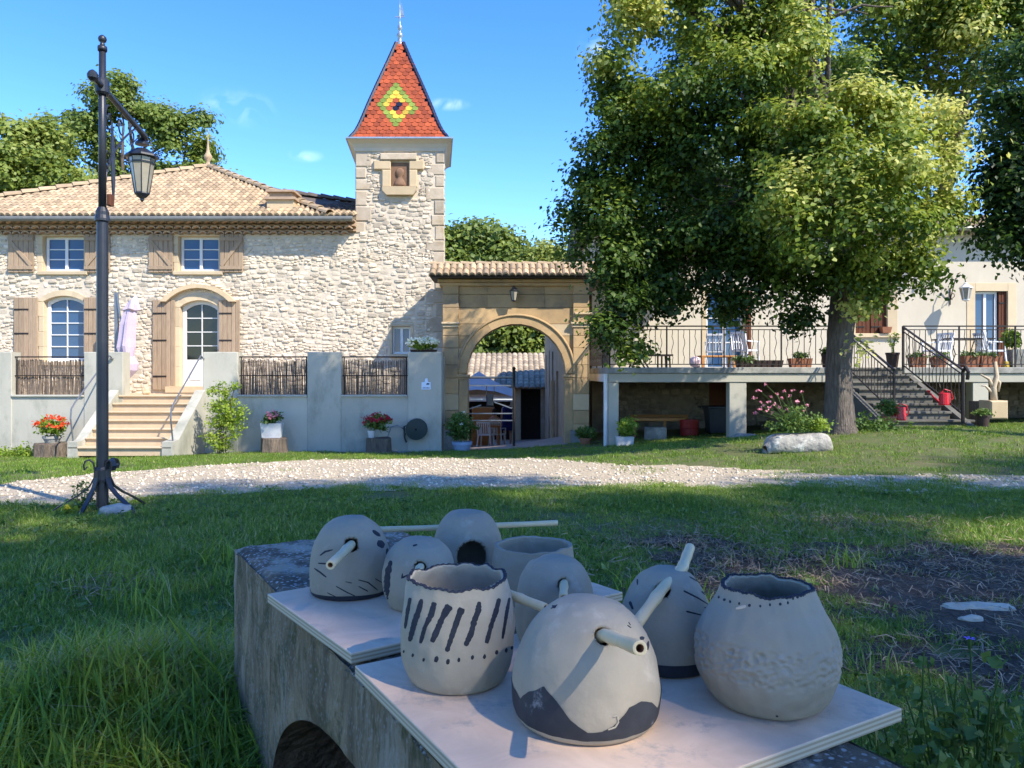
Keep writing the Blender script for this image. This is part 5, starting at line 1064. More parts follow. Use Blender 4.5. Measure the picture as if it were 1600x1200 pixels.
# tent
tc = Vector((X(748, 27), 27, 0)); gzt = gz(tc.x, 27); tn = thing('white_gazebo', 'white canvas gazebo tent standing in the courtyard beyond the arch', 'gazebo', (tc.x, 27, gzt))
h = 1.25; ze = Z(613, 26); zp = Z(580, 27)
m = MB(); N_ = 6; vs = []
for j in range(N_+1):
    t = j/N_; r = h*(1-t); zz = ze+(zp-ze)*(t**1.35)
    for k in range(16):
        a = k/4; i0 = int(a) % 4; f = a-int(a); cs = [(-1, -1), (1, -1), (1, 1), (-1, 1)]; p, q = cs[i0], cs[(i0+1) % 4]; xx, yy = p[0]+(q[0]-p[0])*f, p[1]+(q[1]-p[1])*f
        vs.append((tc.x+xx*r, 27+yy*r, zz+.16*(1-t)*(1-4*f*(1-f))*-1*1.0+.10*(1-t)*4*f*(1-f)))
m.add(vs, [(j*16+k, j*16+(k+1) % 16, (j+1)*16+(k+1) % 16, (j+1)*16+k) for j in range(N_) for k in range(16)]); m.build('canopy', M['tent'], tn, smooth=True)
m = MB()
for k in range(4):
    p, q = [(-1, -1), (1, -1), (1, 1), (-1, 1)][k], [(1, -1), (1, 1), (-1, 1), (-1, -1)][k]
    m.beam((tc.x+p[0]*h, 27+p[1]*h, ze-.22), (tc.x+q[0]*h, 27+q[1]*h, ze-.22), .012, .16)
m.build('valance', M['tent'], tn)
for p in ((-1, -1), (1, -1), (1, 1), (-1, 1)):
    m = MB(); m.tube([(tc.x+p[0]*h, 27+p[1]*h, gzt-.02), (tc.x+p[0]*h, 27+p[1]*h, ze-.1)], .02, 6); m.build('leg', M['grey_metal'], tn)
# people
def figure(name, label, verts, edges, rad, cat, body_mat, base):
    t = thing(name, label, cat, base); me = bpy.data.meshes.new('body'); me.from_pydata([Vector(v) for v in verts], edges, []); o = link('body', me, t)
    o.modifiers.new('skin', 'SKIN'); 
    for i, r in enumerate(rad): me.skin_vertices[0].data[i].radius = (r, r)
    me.skin_vertices[0].data[0].use_root = True
    o.modifiers.new('sub', 'SUBSURF').levels = 2
    dg = bpy.context.evaluated_depsgraph_get(); nm = bpy.data.meshes.new_from_object(o.evaluated_get(dg)); o.modifiers.clear(); o.data = nm; nm.materials.clear(); nm.materials.append(body_mat)
    nm.polygons.foreach_set('use_smooth', [True]*len(nm.polygons)); OFF[o.name] = OFF[t.name]; return t
pd = 28.6; b = Vector((X(793, pd), pd, gz(X(793, pd), pd)))
V_ = [(0, 0, .92), (0, 0, 1.12), (0, .01, 1.32), (0, 0, 1.45), (0, 0, 1.54), (0, 0, 1.66), (-.10, 0, .86), (-.10, .01, .48), (-.10, -.01, .07), (-.11, .10, .03), (.10, 0, .86), (.11, .03, .48), (.11, -.02, .07), (.12, .09, .03),
      (-.17, 0, 1.38), (-.22, .02, 1.12), (-.23, .10, .88), (-.22, .14, .80), (.17, 0, 1.38), (.22, .03, 1.12), (.20, .14, .92), (.18, .19, .85)]
E_ = [(0, 1), (1, 2), (2, 3), (3, 4), (4, 5), (0, 6), (6, 7), (7, 8), (8, 9), (0, 10), (10, 11), (11, 12), (12, 13), (3, 14), (14, 15), (15, 16), (16, 17), (3, 18), (18, 19), (19, 20), (20, 21)]
R_ = [.14, .12, .13, .07, .05, .09, .095, .06, .04, .035, .095, .06, .04, .035, .055, .042, .032, .028, .055, .042, .032, .028]
ps = figure('person', 'person in a short navy blue dress standing under the arch beside the gate post', V_, E_, R_, 'person', M['skin'], b)
m = MB(); m.lathe([(.24, .56), (.225, .72), (.20, .92), (.165, 1.08), (.19, 1.25), (.20, 1.38), (.13, 1.46), (.07, 1.47)], b, 16, sy=.78); m.build('dress', M['navy'], ps, smooth=True)
m = MB(); m.lathe([(.03, 1.46), (.09, 1.50), (.115, 1.60), (.11, 1.70), (.06, 1.77)], b+Vector((0, -.02, 0)), 12); m.lathe([(.04, 1.70), (.06, 1.75), (.03, 1.80)], b+Vector((0, -.06, 0)), 8); m.build('hair', M['hair'], ps, smooth=True)
pd = 28.2; b = Vector((X(773, pd), pd, gz(X(773, pd), pd)))
V_ = [(0, 0, .52), (0, .02, .72), (0, .03, .92), (0, .03, 1.04), (0, .02, 1.12), (0, .0, 1.24), (-.10, -.1, .52), (-.13, -.45, .50), (-.13, -.46, .10), (-.13, -.56, .04), (.10, -.1, .52), (.12, -.46, .50), (.12, -.48, .10), (.12, -.58, .04),
      (-.18, .02, .97), (-.26, -.06, .76), (-.20, -.28, .70), (-.16, -.34, .72), (.18, .02, .97), (.25, -.08, .76), (.16, -.30, .72), (.12, -.36, .73)]
ps = figure('person', 'dark haired person in a pale top sitting at a table under the white gazebo', V_, E_, [.15, .13, .13, .07, .05, .09, .09, .07, .045, .04, .09, .07, .045, .04, .06, .045, .035, .03, .06, .045, .035, .03], 'person', M['skin'], b)
m = MB(); m.lathe([(.17, .50), (.155, .66), (.17, .84), (.19, .95), (.12, 1.03), (.06, 1.05)], b+Vector((0, .02, 0)), 14, sy=.8); m.build('blouse', M['blouse'], ps, smooth=True)
m = MB(); m.lathe([(.05, 1.10), (.10, 1.16), (.115, 1.26), (.08, 1.34), (.02, 1.37)], b+Vector((0, .03, 0)), 12); m.build('hair', M['hair'], ps, smooth=True)
def chair(name, label, c, rot, mat='chair', group=None, s=1.0):
    t = thing(name, label, 'chair', (0, 0, 0), group)
    m = MB(); m.bbox(-.24, .24, -.23, .23, .41, .45, b=.015); m.build('seat', M[mat], t)
    m = MB(); m.beam((-.22, .22, .44), (-.22, .30, .86), .04); m.beam((.22, .22, .44), (.22, .30, .86), .04); m.beam((-.24, .30, .86), (.24, .30, .86), .06, .05)
    for i in range(5): m.beam((-.15+.075*i, .235, .46), (-.15+.075*i, .298, .84), .035, .015)
    m.build('backrest', M[mat], t)
    for sx_ in (-1, 1):
        for sy_ in (-1, 1): m = MB(); m.beam((sx_*.21, sy_*.2, .42), (sx_*.25, sy_*.25, 0), .04); m.build('leg', M[mat], t)
        m = MB(); m.beam((sx_*.25, -.2, .64), (sx_*.25, .26, .66), .05, .025); m.beam((sx_*.24, -.19, .42), (sx_*.25, -.19, .64), .035); m.build('armrest', M[mat], t)
    t.location = c; t.rotation_euler = (0, 0, rot); t.scale = (s, s, s); return t
def gch(name, label, px, d, rot, mat='chair', group=None): x = X(px, d); return chair(name, label, (x, d, gz(x, d)), rot, mat, group)
gch('garden_chair', 'grey plastic chair standing empty in the foreground of the gazebo', 759, 26.6, 2.9, group='chairs in the courtyard')
gch('garden_chair', 'pale chair behind the empty grey chair under the gazebo', 777, 27.9, PI*.9, group='chairs in the courtyard')
tx = X(762, 27.3); tz = gz(tx, 27.3); t = thing('wooden_table', 'brown wooden table under the white gazebo', 'table', (tx, 27.3, tz))
m = MB(); m.bbox(tx-.6, tx+.45, 27.1, 27.8, tz+.70, tz+.74); m.build('tabletop', M['honey'], t)
for a in (-.55, .4):
    for q in (27.15, 27.75): m = MB(); m.beam((tx+a, q, tz), (tx+a, q, tz+.70), .05); m.build('leg', M['honey'], t)
m = MB(); bx = X(760, 29); bz = gz(bx, 29); m.bbox(bx-.55, bx+.3, 29, 29.25, bz, bz+1.45, b=.02)
for i in range(3): m.box(bx-.5, bx+.25, 28.985, 29.0, bz+.15+i*.45, bz+.5+i*.45)
tag(m.build('wooden_cabinet', M['honey']), 'brown wooden cabinet at the back of the gazebo', 'cabinet')
# ================================================================== cream house on the right
HY = 22.5
ch = thing('cream_house', 'cream plastered house with raised terrace behind the lime tree', 'house', (10, HY, -.2))
hx0 = X(925, HY); BZ = Z(574, 17.5)
DA = (X(1103, HY), X(1163, HY), BZ, Z(455, HY)); WB_ = (X(1336, HY), X(1387, HY), Z(521, HY), Z(451, HY)); DC = (X(1523, HY), X(1575, HY), BZ, Z(455, HY))
LD_ = (X(1108, HY), X(1139, HY), -.8, Z(598, HY))
W2 = (X(1110, HY), X(1150, HY), 3.9, 4.7)
m = MB(); wall_holes(m, hx0, 21, BZ-.02, 5.40, HY, HY+.4, [DA, WB_, DC]); m.box(hx0, hx0+.3, HY+.401, HY+7.5, -1.2, 5.40); m.build('upper_wall', M['plaster'], ch)
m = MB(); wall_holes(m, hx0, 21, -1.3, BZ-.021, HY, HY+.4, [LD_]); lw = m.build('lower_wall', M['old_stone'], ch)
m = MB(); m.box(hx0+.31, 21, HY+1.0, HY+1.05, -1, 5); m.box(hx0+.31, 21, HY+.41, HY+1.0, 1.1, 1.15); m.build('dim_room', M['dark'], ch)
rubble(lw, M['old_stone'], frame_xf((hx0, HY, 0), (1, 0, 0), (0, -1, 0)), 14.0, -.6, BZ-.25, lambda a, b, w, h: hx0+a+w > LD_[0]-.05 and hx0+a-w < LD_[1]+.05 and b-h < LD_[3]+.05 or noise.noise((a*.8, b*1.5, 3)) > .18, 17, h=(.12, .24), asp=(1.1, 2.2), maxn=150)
m = MB(); m.box(LD_[0]+.02, LD_[1]-.02, HY+.2, HY+.24, -.8, LD_[3]); m.build('cellar_door', M['shutter_dark'], ch)
def reveal(h, w, y=HY-.015, sill=True):
    x0, x1, z0, z1 = h
    for a, b in ((x0-w, x0+.01), (x1-.01, x1+w)): q = MB(); q.bbox(a, b, y, HY+.2, z0-.001, z1+w, b=.006); q.build('surround', M['trim'], ch)
    q = MB(); q.bbox(x0+.011, x1-.011, y, HY+.2, z1, z1+w, b=.006); q.build('surround', M['trim'], ch)
    if sill: q = MB(); q.bbox(x0-w*1.3, x1+w*1.3, y-.08, HY+.2, z0-.12, z0-.002, b=.01); q.build('sill', M['trim'], ch)
reveal(DA, .0+.12, sill=False); reveal(WB_, .28); reveal(DC, .24, sill=False)
window(ch, DA[0]+.02, DA[1]-.02, DA[2], DA[3], HY+.12, 1, 3, leaves=2, fw=.06, name='french_door')
window(ch, DC[0]+.0, DC[1]-.25, DC[2], DC[3], HY+.12, 1, 1, leaves=2, fw=.07, name='french_door')
shutter(ch, WB_[0]+.01, (WB_[0]+WB_[1])/2-.01, WB_[2], WB_[3], HY+.12, 4, mat='shutter_dark'); shutter(ch, (WB_[0]+WB_[1])/2+.01, WB_[1]-.01, WB_[2], WB_[3], HY+.12, 4, mat='shutter_dark')
shutter(ch, X(1164, HY), X(1173, HY), DA[2]+.02, DA[3], HY-.02, 2, mat='shutter_dark'); shutter(ch, DC[1]-.24, DC[1]-.01, DC[2]+.02, DC[3], HY+.10, 3, mat='shutter_dark')
# curtain behind the right door
m = MB(); cx0_, cx1_ = DC[0]+.45, DC[1]-.35; vs = []
for i in range(25): a = cx0_+(cx1_-cx0_)*i/24; vs += [(a, HY+.3+.02*math.sin(i*1.3), DC[2]+.05), (a, HY+.3+.02*math.sin(i*1.3), DC[3]-.1)]
m.add(vs, [(2*i, 2*i+2, 2*i+3, 2*i+1) for i in range(24)]); m.build('curtain', M['tent'], ch, smooth=True)
o = Vector((hx0-.3, HY-.45, 5.35)); tp = Vector((hx0-.3, HY+3.6, 6.5)); s = (tp-o).normalized(); n = Vector((1, 0, 0)).cross(s)
m = MB(); m.add([o, o+Vector((19.5, 0, 0)), tp+Vector((19.5, 0, 0)), tp, o+Vector((0, 8.2, 0)), o+Vector((19.5, 8.2, 0))], [(0, 1, 2, 3), (3, 2, 5, 4), (0, 3, 4), (1, 5, 2), (0, 4, 5, 1)]); m.build('roof', M['tile_old'], ch)
m = MB(); roof_tiles(m, o, (1, 0, 0), s, n, 19.5, (tp-o).length, lambda a, b: True, seed=51, pitch=.2, expo=.3); m.build('roof_tiles', M['tile'], ch, kind='stuff')
m = MB(); m.tube([(hx0-.3, HY-.5, 5.38), (21, HY-.5, 5.38)], .07, 8); m.build('gutter', M['gutter'], ch)
m = MB(); x0_, x1_ = X(1036, 25), X(1056, 25); m.box(x0_, x1_, 24.8, 25.3, 5.2, Z(232, 25)); m = m.build('chimney', M['quoin'], ch); q = MB(); q.box(x0_-.05, x1_+.05, 24.75, 25.35, Z(232, 25)+.001, Z(228, 25)); q.build('chimney_cap', M['quoin'], m)
# lamp on the wall, with scrolled bracket
lx, lz = X(1509, HY-.55), Z(460, HY-.55)
t = lantern('wall_lantern', 'white wall lantern on a scrolled bracket beside the terrace door at right', (lx, HY-.55, lz), 1.15, 'white')
m = MB(); pts = [(lx, HY-.55, lz+.33), (lx-.02, HY-.52, lz+.50), (lx-.06, HY-.38, lz+.58), (lx-.12, HY-.25, lz+.48), (lx-.14, HY-.15, lz+.2), (lx-.14, HY-.02, lz-.1)]; m.tube(pts, .014, 6); m.tube([(lx-.14, HY-.02, lz-.25), (lx-.14, HY-.02, lz+.25)], .014, 6)
m.tube([(lx-.14+.0, HY-.05, lz-.1)]+[(lx-.13, HY-.13-.09*math.cos(a), lz-.02+.09*math.sin(a)) for a in np.linspace(0, 4.5, 10)], .01, 5); m.build('bracket', M['iron_rail'], t)
t = lantern('wall_lantern', 'pale wall lantern half hidden by lime leaves near the gateway', (X(1035, HY-.4), HY-.4, Z(454, HY-.4)), .9, 'white')
m = MB(); x_, z_ = X(1035, HY-.4), Z(454, HY-.4); m.tube([(x_, HY-.4, z_+.25), (x_, HY-.3, z_+.36), (x_, HY-.02, z_+.2)], .012, 6); m.build('bracket', M['iron_rail'], t)
# terrace on posts
BY = 17.5; BX0 = X(950, BY)+.0; SX_0, SX_1 = 7.45, 8.90
ba = thing('raised_terrace', 'raised concrete terrace on posts along the cream house', 'terrace', (8, BY, -.3))
for x0, x1 in ((BX0, SX_0-.001), (SX_1+.001, 20)):
    m = MB(); m.bbox(x0, x1, BY-.03, HY-.02, BZ-.14, BZ, b=.015); m.build('slab', M['cement'], ba)
    m = MB(); m.bbox(x0+.02, x1-.02, BY+.01, BY+.26, BZ-.34, BZ-.141, b=.01); m.build('edge_beam', M['beam'], ba)
m = MB(); m.box(SX_0, SX_1, BY+.01, HY-.02, BZ-.14, BZ-.005); m.build('slab', M['cement'], ba)
m = MB(); m.bbox(BX0+.02, BX0+.22, BY+.27, HY-.02, BZ-.34, BZ-.141, b=.01); m.build('side_beam', M['white'], ba)
for a, b in ((944, 967), (1140, 1167), (1521, 1546), (1340, 1362)):
    x0, x1 = X(a, BY), X(b, BY)
    m = MB(); m.bbox(max(x0, BX0+.01), x1, BY+.03, BY+.29, gz(x0, BY)-.1, BZ-.341, b=.012); m.build('post', M['beam'], ba)
m = MB(); m.tube([(BX0-.05, BY+.05, gz(BX0, BY)-.05), (BX0-.05, BY+.05, BZ-.15)], .045, 8); m.build('downpipe', M['white'], ba)
for a in (7.30, 8.95):
    m = MB(); m.box(a, a+.14, 15.4, BY, -.4, .3) if False else m.add([(a, BY, -.4), (a, 14.95, -.2), (a, 14.95, .15), (a, BY, BZ-.15), (a+.12, BY, -.4), (a+.12, 14.95, -.2), (a+.12, 14.95, .15), (a+.12, BY, BZ-.15)], [(0, 1, 2, 3), (7, 6, 5, 4), (0, 4, 5, 1), (1, 5, 6, 2), (2, 6, 7, 3)]); m.build('stair_wall', M['dark_step'], ba)
# railings
def railing(name, label, p, q, step=.128, h=(.07, .86, .94), post_every=10, base=None, slope=False, end=True):
    p, q = Vector(p), Vector(q); t = thing(name, label, 'railing', tuple(p)); d = (q-p); L = math.hypot(d.x, d.y); dz = d.z/L; u = Vector((d.x/L, d.y/L, 0))
    for hh, r in ((h[0], .014), (h[1], .013), (h[2], .02)):
        m = MB(); m.beam(p+Vector((0, 0, hh)), q+Vector((0, 0, hh)), r*2 if r > .015 else r*1.8, r*1.5); m.build('rail', M['iron_rail'], t)
    bs = MB(); bs.beam((0, 0, h[0]), (0, 0, h[1]), .014); st_ = bs.mesh('baluster', M['iron_rail'])
    bw = MB(); k = 10; H = h[1]-h[0]; bw.tube([(u.x*.022*math.sin(i/k*PI*4)*(1 if .1 < i/k < .9 else 0), u.y*.022*math.sin(i/k*PI*4)*(1 if .1 < i/k < .9 else 0), h[0]+H*i/k) for i in range(k+1)], .008, 4); wv = bw.mesh('baluster', M['iron_rail'])
    n = int(L/step)
    for i in range(1, n):
        pos = p+u*(L*i/n)+Vector((0, 0, dz*L*i/n))
        if i % post_every == 0: pm_ = MB(); pm_.beam(pos, pos+Vector((0, 0, h[2])), .03); pm_.build('post', M['iron_rail'], t)
        else: piece('baluster', wv if i % 2 else st_, t, pos)
    for e_, pos in enumerate((p, q)):
        if end: pm_ = MB(); pm_.beam(pos, pos+Vector((0, 0, h[2]+.0)), .04); pm_.build('post', M['iron_rail'], t)
    return t
railing('iron_railing', 'long wrought iron railing left of the lime trunk with alternating wavy bars', (BX0+.04, BY+.05, BZ), (SX_0, BY+.05, BZ))
railing('iron_railing', 'wrought iron railing along the terrace to the right of the stairs', (SX_1+.02, BY+.05, BZ), (17.5, BY+.05, BZ))
railing('iron_railing', 'short side railing of the terrace running back towards the house by the gateway', (BX0+.04, BY+.10, BZ), (BX0+.04, HY-.1, BZ))
# iron staircase railings and steps
ss = thing('grey_staircase', 'grey cement steps climbing to the raised terrace beside the lime trunk', 'staircase', (8.15, 15, .15))
ns = 8; z0s = .15; rr = (BZ-z0s)/ns; rn = (BY-14.95)/ns
for i in range(ns):
    zt = BZ-i*rr-.004; yf = BY+.0-i*rn; e_ = .28 if i == ns-1 else 0
    m = MB(); m.bbox(SX_0-e_+.0, SX_1+e_-.0, yf-.03, yf+rn+.02 if i else BY+.0, zt-.05, zt, b=.01); m.box(SX_0-e_+.02, SX_1+e_-.02, yf+.012, yf+rn+.03 if i else BY, zt-rr-.03, zt-.051); m.build('step', M['dark_step'], ss)
railing('stair_railing', 'left sloping iron handrail of the grey staircase next to the trunk', (SX_0+.05, BY-.1, BZ-.05), (SX_0+.05, 15.1, z0s+.18), h=(.12, .86, .96), post_every=99)
t = railing('stair_railing', 'right sloping iron handrail of the grey staircase with a thick curled newel', (SX_1-.05, BY-.1, BZ-.05), (SX_1-.05, 15.1, z0s+.18), h=(.10, .86, .96), post_every=99)
m = MB(); xn = SX_1-.05; m.tube([(xn, 15.1, z0s+.1), (xn, 15.1, z0s+1.10), (xn, 15.0, z0s+1.2), (xn, 14.92, z0s+1.1), (xn, 14.95, z0s+.95)], .035, 8); m.build('newel', M['iron_rail'], t)
# ================================================================== street lamp
lx, ly = X(160, 6.7), 6.7
lp = thing('street_lamp', 'tall black iron street lamp with a hanging lantern on the left lawn', 'street lamp', (lx, ly, 0))
m = MB(); m.tube([(lx, ly, -.1), (lx, ly, Z(342, ly))], [.049, .047], 16); m.lathe([(.05, -.03), (.062, -.02), (.062, .0), (.055, .03), (.055, .06), (.036, .10)], (lx, ly, Z(342, ly)), 16); m.build('lower_pole', M['iron'], lp, smooth=False)
m = MB(); m.tube([(lx, ly, Z(342, ly)+.05), (lx, ly, Z(72, ly))], [.033, .028], 14); m.lathe([(.038, 0), (.04, .02), (.038, .04)], (lx, ly, Z(80, ly)), 14); m.build('upper_pole', M['iron'], lp, smooth=True)
m = MB(); m.lathe([(.02, 0), (.022, .02), (.014, .03), (.03, .045), (.036, .065), (.03, .085), (.012, .10)], (lx, ly, Z(73, ly)), 12); m.build('finial', M['iron'], lp, smooth=True)
az_ = Z(136, ly); ad = Vector((-.30, 1.42, 0)).normalized(); a0 = Vector((lx, ly, az_)); a1 = a0+ad*1.42; ab = a0-ad*.26
m = MB(); m.tube([ab, a0, a1], [.026, .026, .03], 10); m.lathe([(.02, -.045), (.042, -.02), (.045, .01), (.03, .035), (.01, .05)], ab, 10); m.build('bracket_arm', M['iron'], lp)
m = MB(); m.lathe([(.045, -.07), (.058, -.05), (.058, .05), (.045, .07)], a0, 12); m.build('collar', M['iron'], lp)
def spiral(c, u, v, r0, turns, n=18, start=0, sgn=1): return [Vector(c)+(Vector(u)*math.cos(start+sgn*t*turns*2*PI)+Vector(v)*math.sin(start+sgn*t*turns*2*PI))*(r0*(1-.75*t)) for t in [i/n for i in range(n+1)]]
up = Vector((0, 0, 1))
for c, r, tn_, s0, sg in ((a0+ad*.20-up*.22, .13, 1.3, 1.5, 1), (a0+ad*.55-up*.16, .12, 1.2, 1.5, -1), (a0+ad*.16-up*.58, .10, 1.2, -1.2, -1), (a0+ad*.95-up*.13, .09, 1.1, 1.6, 1)):
    m = MB(); m.tube(spiral(c, ad, up, r, tn_, start=s0, sgn=sg), .008, 5); m.build('scroll', M['iron'], lp)
m = MB(); m.tube([a0-up*.95+ad*.03]+[a0+ad*(.03+1.05*t)-up*(.95-.93*t**.55) for t in [i/12 for i in range(1, 13)]], .010, 5); m.build('scroll', M['iron'], lp)
m = MB(); c = a0+ad*.30-up*.55
pl = [(-.02, .35), (.05, .1), (.06, -.2), (.02, -.42), (-.03, -.2), (-.05, .1)]; vs = [c+ad*a+up*b+Vector((.006, 0, 0)) for a, b in pl]+[c+ad*a+up*b-Vector((.006, 0, 0)) for a, b in pl]; n = 6
m.add(vs, [tuple(range(n)), tuple(reversed(range(n, 2*n)))]+[(i, i+n, (i+1) % n+n, (i+1) % n) for i in range(n)]); m.build('iron_leaf', M['iron'], lp)
lc_ = a1+ad*.02; lzt = Z(222, lc_.y); ctr = Vector((X(222, lc_.y), lc_.y, lzt))
m = MB(); m.tube([a1-ad*.05, Vector((ctr.x, ctr.y, a1.z-.02)), Vector((ctr.x, ctr.y, lzt))], [.03, .035, .03], 10); m.lathe([(.03, .06), (.055, .04), (.04, .0), (.07, -.03), (.07, -.05)], (ctr.x, ctr.y, lzt+.02), 12)
m.tube([Vector((ctr.x+.12, ctr.y, lzt-.1)), Vector((ctr.x+.09, ctr.y, lzt+.0)), Vector((ctr.x+.03, ctr.y, lzt+.06))], .006, 5); m.tube([Vector((ctr.x-.12, ctr.y, lzt-.1)), Vector((ctr.x-.09, ctr.y, lzt+.0)), Vector((ctr.x-.03, ctr.y, lzt+.06))], .006, 5); m.build('lantern_hanger', M['iron'], lp)
zc_ = Z(243, ctr.y); m = MB(); m.lathe([(.06, .07), (.10, .045), (.165, .0), (.17, -.02), (.12, -.025)], (ctr.x, ctr.y, zc_), 8); m.build('lantern_cap', M['iron'], lp)
zb_ = Z(303, ctr.y); m = MB(); m.lathe([(.125, zc_-.03), (.12, zc_-.08), (.068, zb_+.01)], (ctr.x, ctr.y, 0), 8); m.build('lantern_glass', M['lamp_glass'], lp)
m = MB()
for k in range(8): a = 2*PI*(k+.5)/8; m.beam((ctr.x+.127*math.cos(a), ctr.y+.127*math.sin(a), zc_-.03), (ctr.x+.07*math.cos(a), ctr.y+.07*math.sin(a), zb_), .007)
m.lathe([(.127, zc_-.09), (.129, zc_-.075), (.12, zc_-.07)], (ctr.x, ctr.y, 0), 8)
m.lathe([(.07, zb_+.015), (.074, zb_), (.045, zb_-.035), (.02, zb_-.05), (.02, zb_-.065), (.005, zb_-.085)], (ctr.x, ctr.y, 0), 8); m.build('lantern_frame', M['iron'], lp)
m = MB(); m.bbox(lx+.05, lx+.085, ly-.03, ly+.03, Z(322, ly), Z(304, ly), b=.008); m.build('control_box', M['shutter_dark'], lp)
m = MB(); m.lathe([(.062, -.06), (.066, -.04), (.066, .05), (.058, .07)], (lx, ly, Z(742, ly)), 12); m.build('base_collar', M['iron'], lp)
for ang in (-2.75, -1.95, -.42, 1.05):
    d = Vector((math.cos(ang), math.sin(ang), 0)); sd_ = Vector((-d.y, d.x, 0)); zt = Z(742, ly)
    pts = [(.115, .075), (.135, .05), (.145, .085), (.13, .125), (.10, .135), (.07, .11), (.058, .05), (.062, -.02), (.10, -.10), (.19, -.17), (.30, -.235), (.38, -.29), (.43, -.36), (.455, -.42 if zt < .4 else -.4)]
    if ang in (-1.95,): pts = [(.058, .05), (.06, -.02), (.085, -.1), (.13, -.18), (.19, -.27), (.26, -.36), (.30, -.40)]
    c = [Vector((lx, ly, zt))+d*a+up*b for a, b in pts]; m = MB(); w = .022; vs = []
    for i, p in enumerate(c):
        t = (c[min(i+1, len(c)-1)]-c[max(i-1, 0)]).normalized(); nn = sd_.cross(t)*.006; vs += [p-sd_*w-nn, p+sd_*w-nn, p+sd_*w+nn, p-sd_*w+nn]
    m.add(vs, [(4*i+j, 4*i+(j+1) % 4, 4*i+4+(j+1) % 4, 4*i+4+j) for i in range(len(c)-1) for j in range(4)]+[(3, 2, 1, 0), tuple(4*(len(c)-1)+j for j in range(4))]); m.build('leg', M['iron'], lp)
def rock(name, label, c, s, mat, seed, cat='stone'):
    bm = bmesh.new(); bmesh.ops.create_icosphere(bm, subdivisions=3, radius=1)
    for v in bm.verts:
        k = 1+.25*noise.noise(v.co*1.6+Vector((seed, 0, 0)))+.10*noise.noise(v.co*4+Vector((seed, 3, 0))); v.co = Vector((v.co.x*s[0]*k, v.co.y*s[1]*k, v.co.z*s[2]*k))
    me = bpy.data.meshes.new(name); bm.to_mesh(me); bm.free(); me.materials.append(mat); o = link(name, me, None, c); OFF[o.name] = Vector(c); return tag(o, label, cat)
p = ghit(185, 802); rock('foundation_stone', 'rough grey stone at the foot of the street lamp', (p.x, 6.55, .02), (.16, .12, .08), M['cement'], 3)
# ================================================================== parasol and terrace clutter on the left
pr = thing('closed_parasol', 'folded lilac cantilever parasol leaning beside its grey pole on the left terrace', 'parasol', (X(183, 19.6), 19.6, LOW))
py_ = 19.6
m = MB(); m.beam((X(183, py_), py_, LOW), (X(182, py_), py_, Z(457, py_)), .09, .07); m.build('pole', M['grey_metal'], pr)
m = MB(); m.beam((X(184, py_), py_-.04, Z(459, py_)), (X(193, py_), py_-.1, Z(512, py_)), .04, .03); m.build('strut', M['grey_metal'], pr)
ax = [(212, 462, 4), (209, 470, 22), (206, 484, 36), (204, 486, 26), (201, 505, 34), (199, 528, 36), (198, 542, 40), (199, 556, 30), (203, 568, 40), (203, 578, 36), (199, 592, 10)]
vs = []; K = 20
for i, (a, b, w) in enumerate(ax):
    c = P3(a, b, py_-.1); r = w/2/FPX*py_*.62
    for k in range(K):
        t = 2*PI*k/K; rr = r*(1+(.22 if i > 1 else .05)*math.cos(5*t+i*.12)); vs.append((c.x+rr*math.cos(t), c.y+rr*math.sin(t), c.z+.02*math.sin(3*t)))
m = MB(); m.add(vs, [(i*K+k, i*K+(k+1) % K, (i+1)*K+(k+1) % K, (i+1)*K+k) for i in range(len(ax)-1) for k in range(K)]+[tuple(range(K)), tuple((len(ax)-1)*K+k for k in range(K))]); m.build('folded_canopy', M['lilac'], pr)
rock('rounded_stone', 'small pale stone on the top step by the door', (X(228, 18.9), 18.9, LOW+.08), (.09, .07, .11), M['ashlar_pale'], 6)
# ------------------------------------------------------------------ plants in pots
def stump(label, px0, px1, py0, py1, d):
    x0, x1 = X(px0, d), X(px1, d); c = (x0+x1)/2; r = (x1-x0)/2; zb = min(Z(py1, d), gz(c, d)); zt = Z(py0, d); m = MB(); prof = [(r*1.08, zb-.05), (r*1.0, zb+.1), (r*.97, zt-.02), (r*.92, zt)]
    vs = []; k = 18
    for rr, z in prof:
        for j in range(k): t = 2*PI*j/k; q = rr*(1+.06*math.sin(3*t+c)+.05*math.sin(8*t)); vs.append((c+q*math.cos(t), d+q*math.sin(t), z+.015*math.sin(2*t)*(z > zb+.2)))
    m.add(vs, [(i*k+j, i*k+(j+1) % k, (i+1)*k+(j+1) % k, (i+1)*k+j) for i in range(3) for j in range(k)]+[tuple(3*k+j for j in range(k))]); return tag(m.build('tree_stump', M['stump']), label, 'stump'), zt
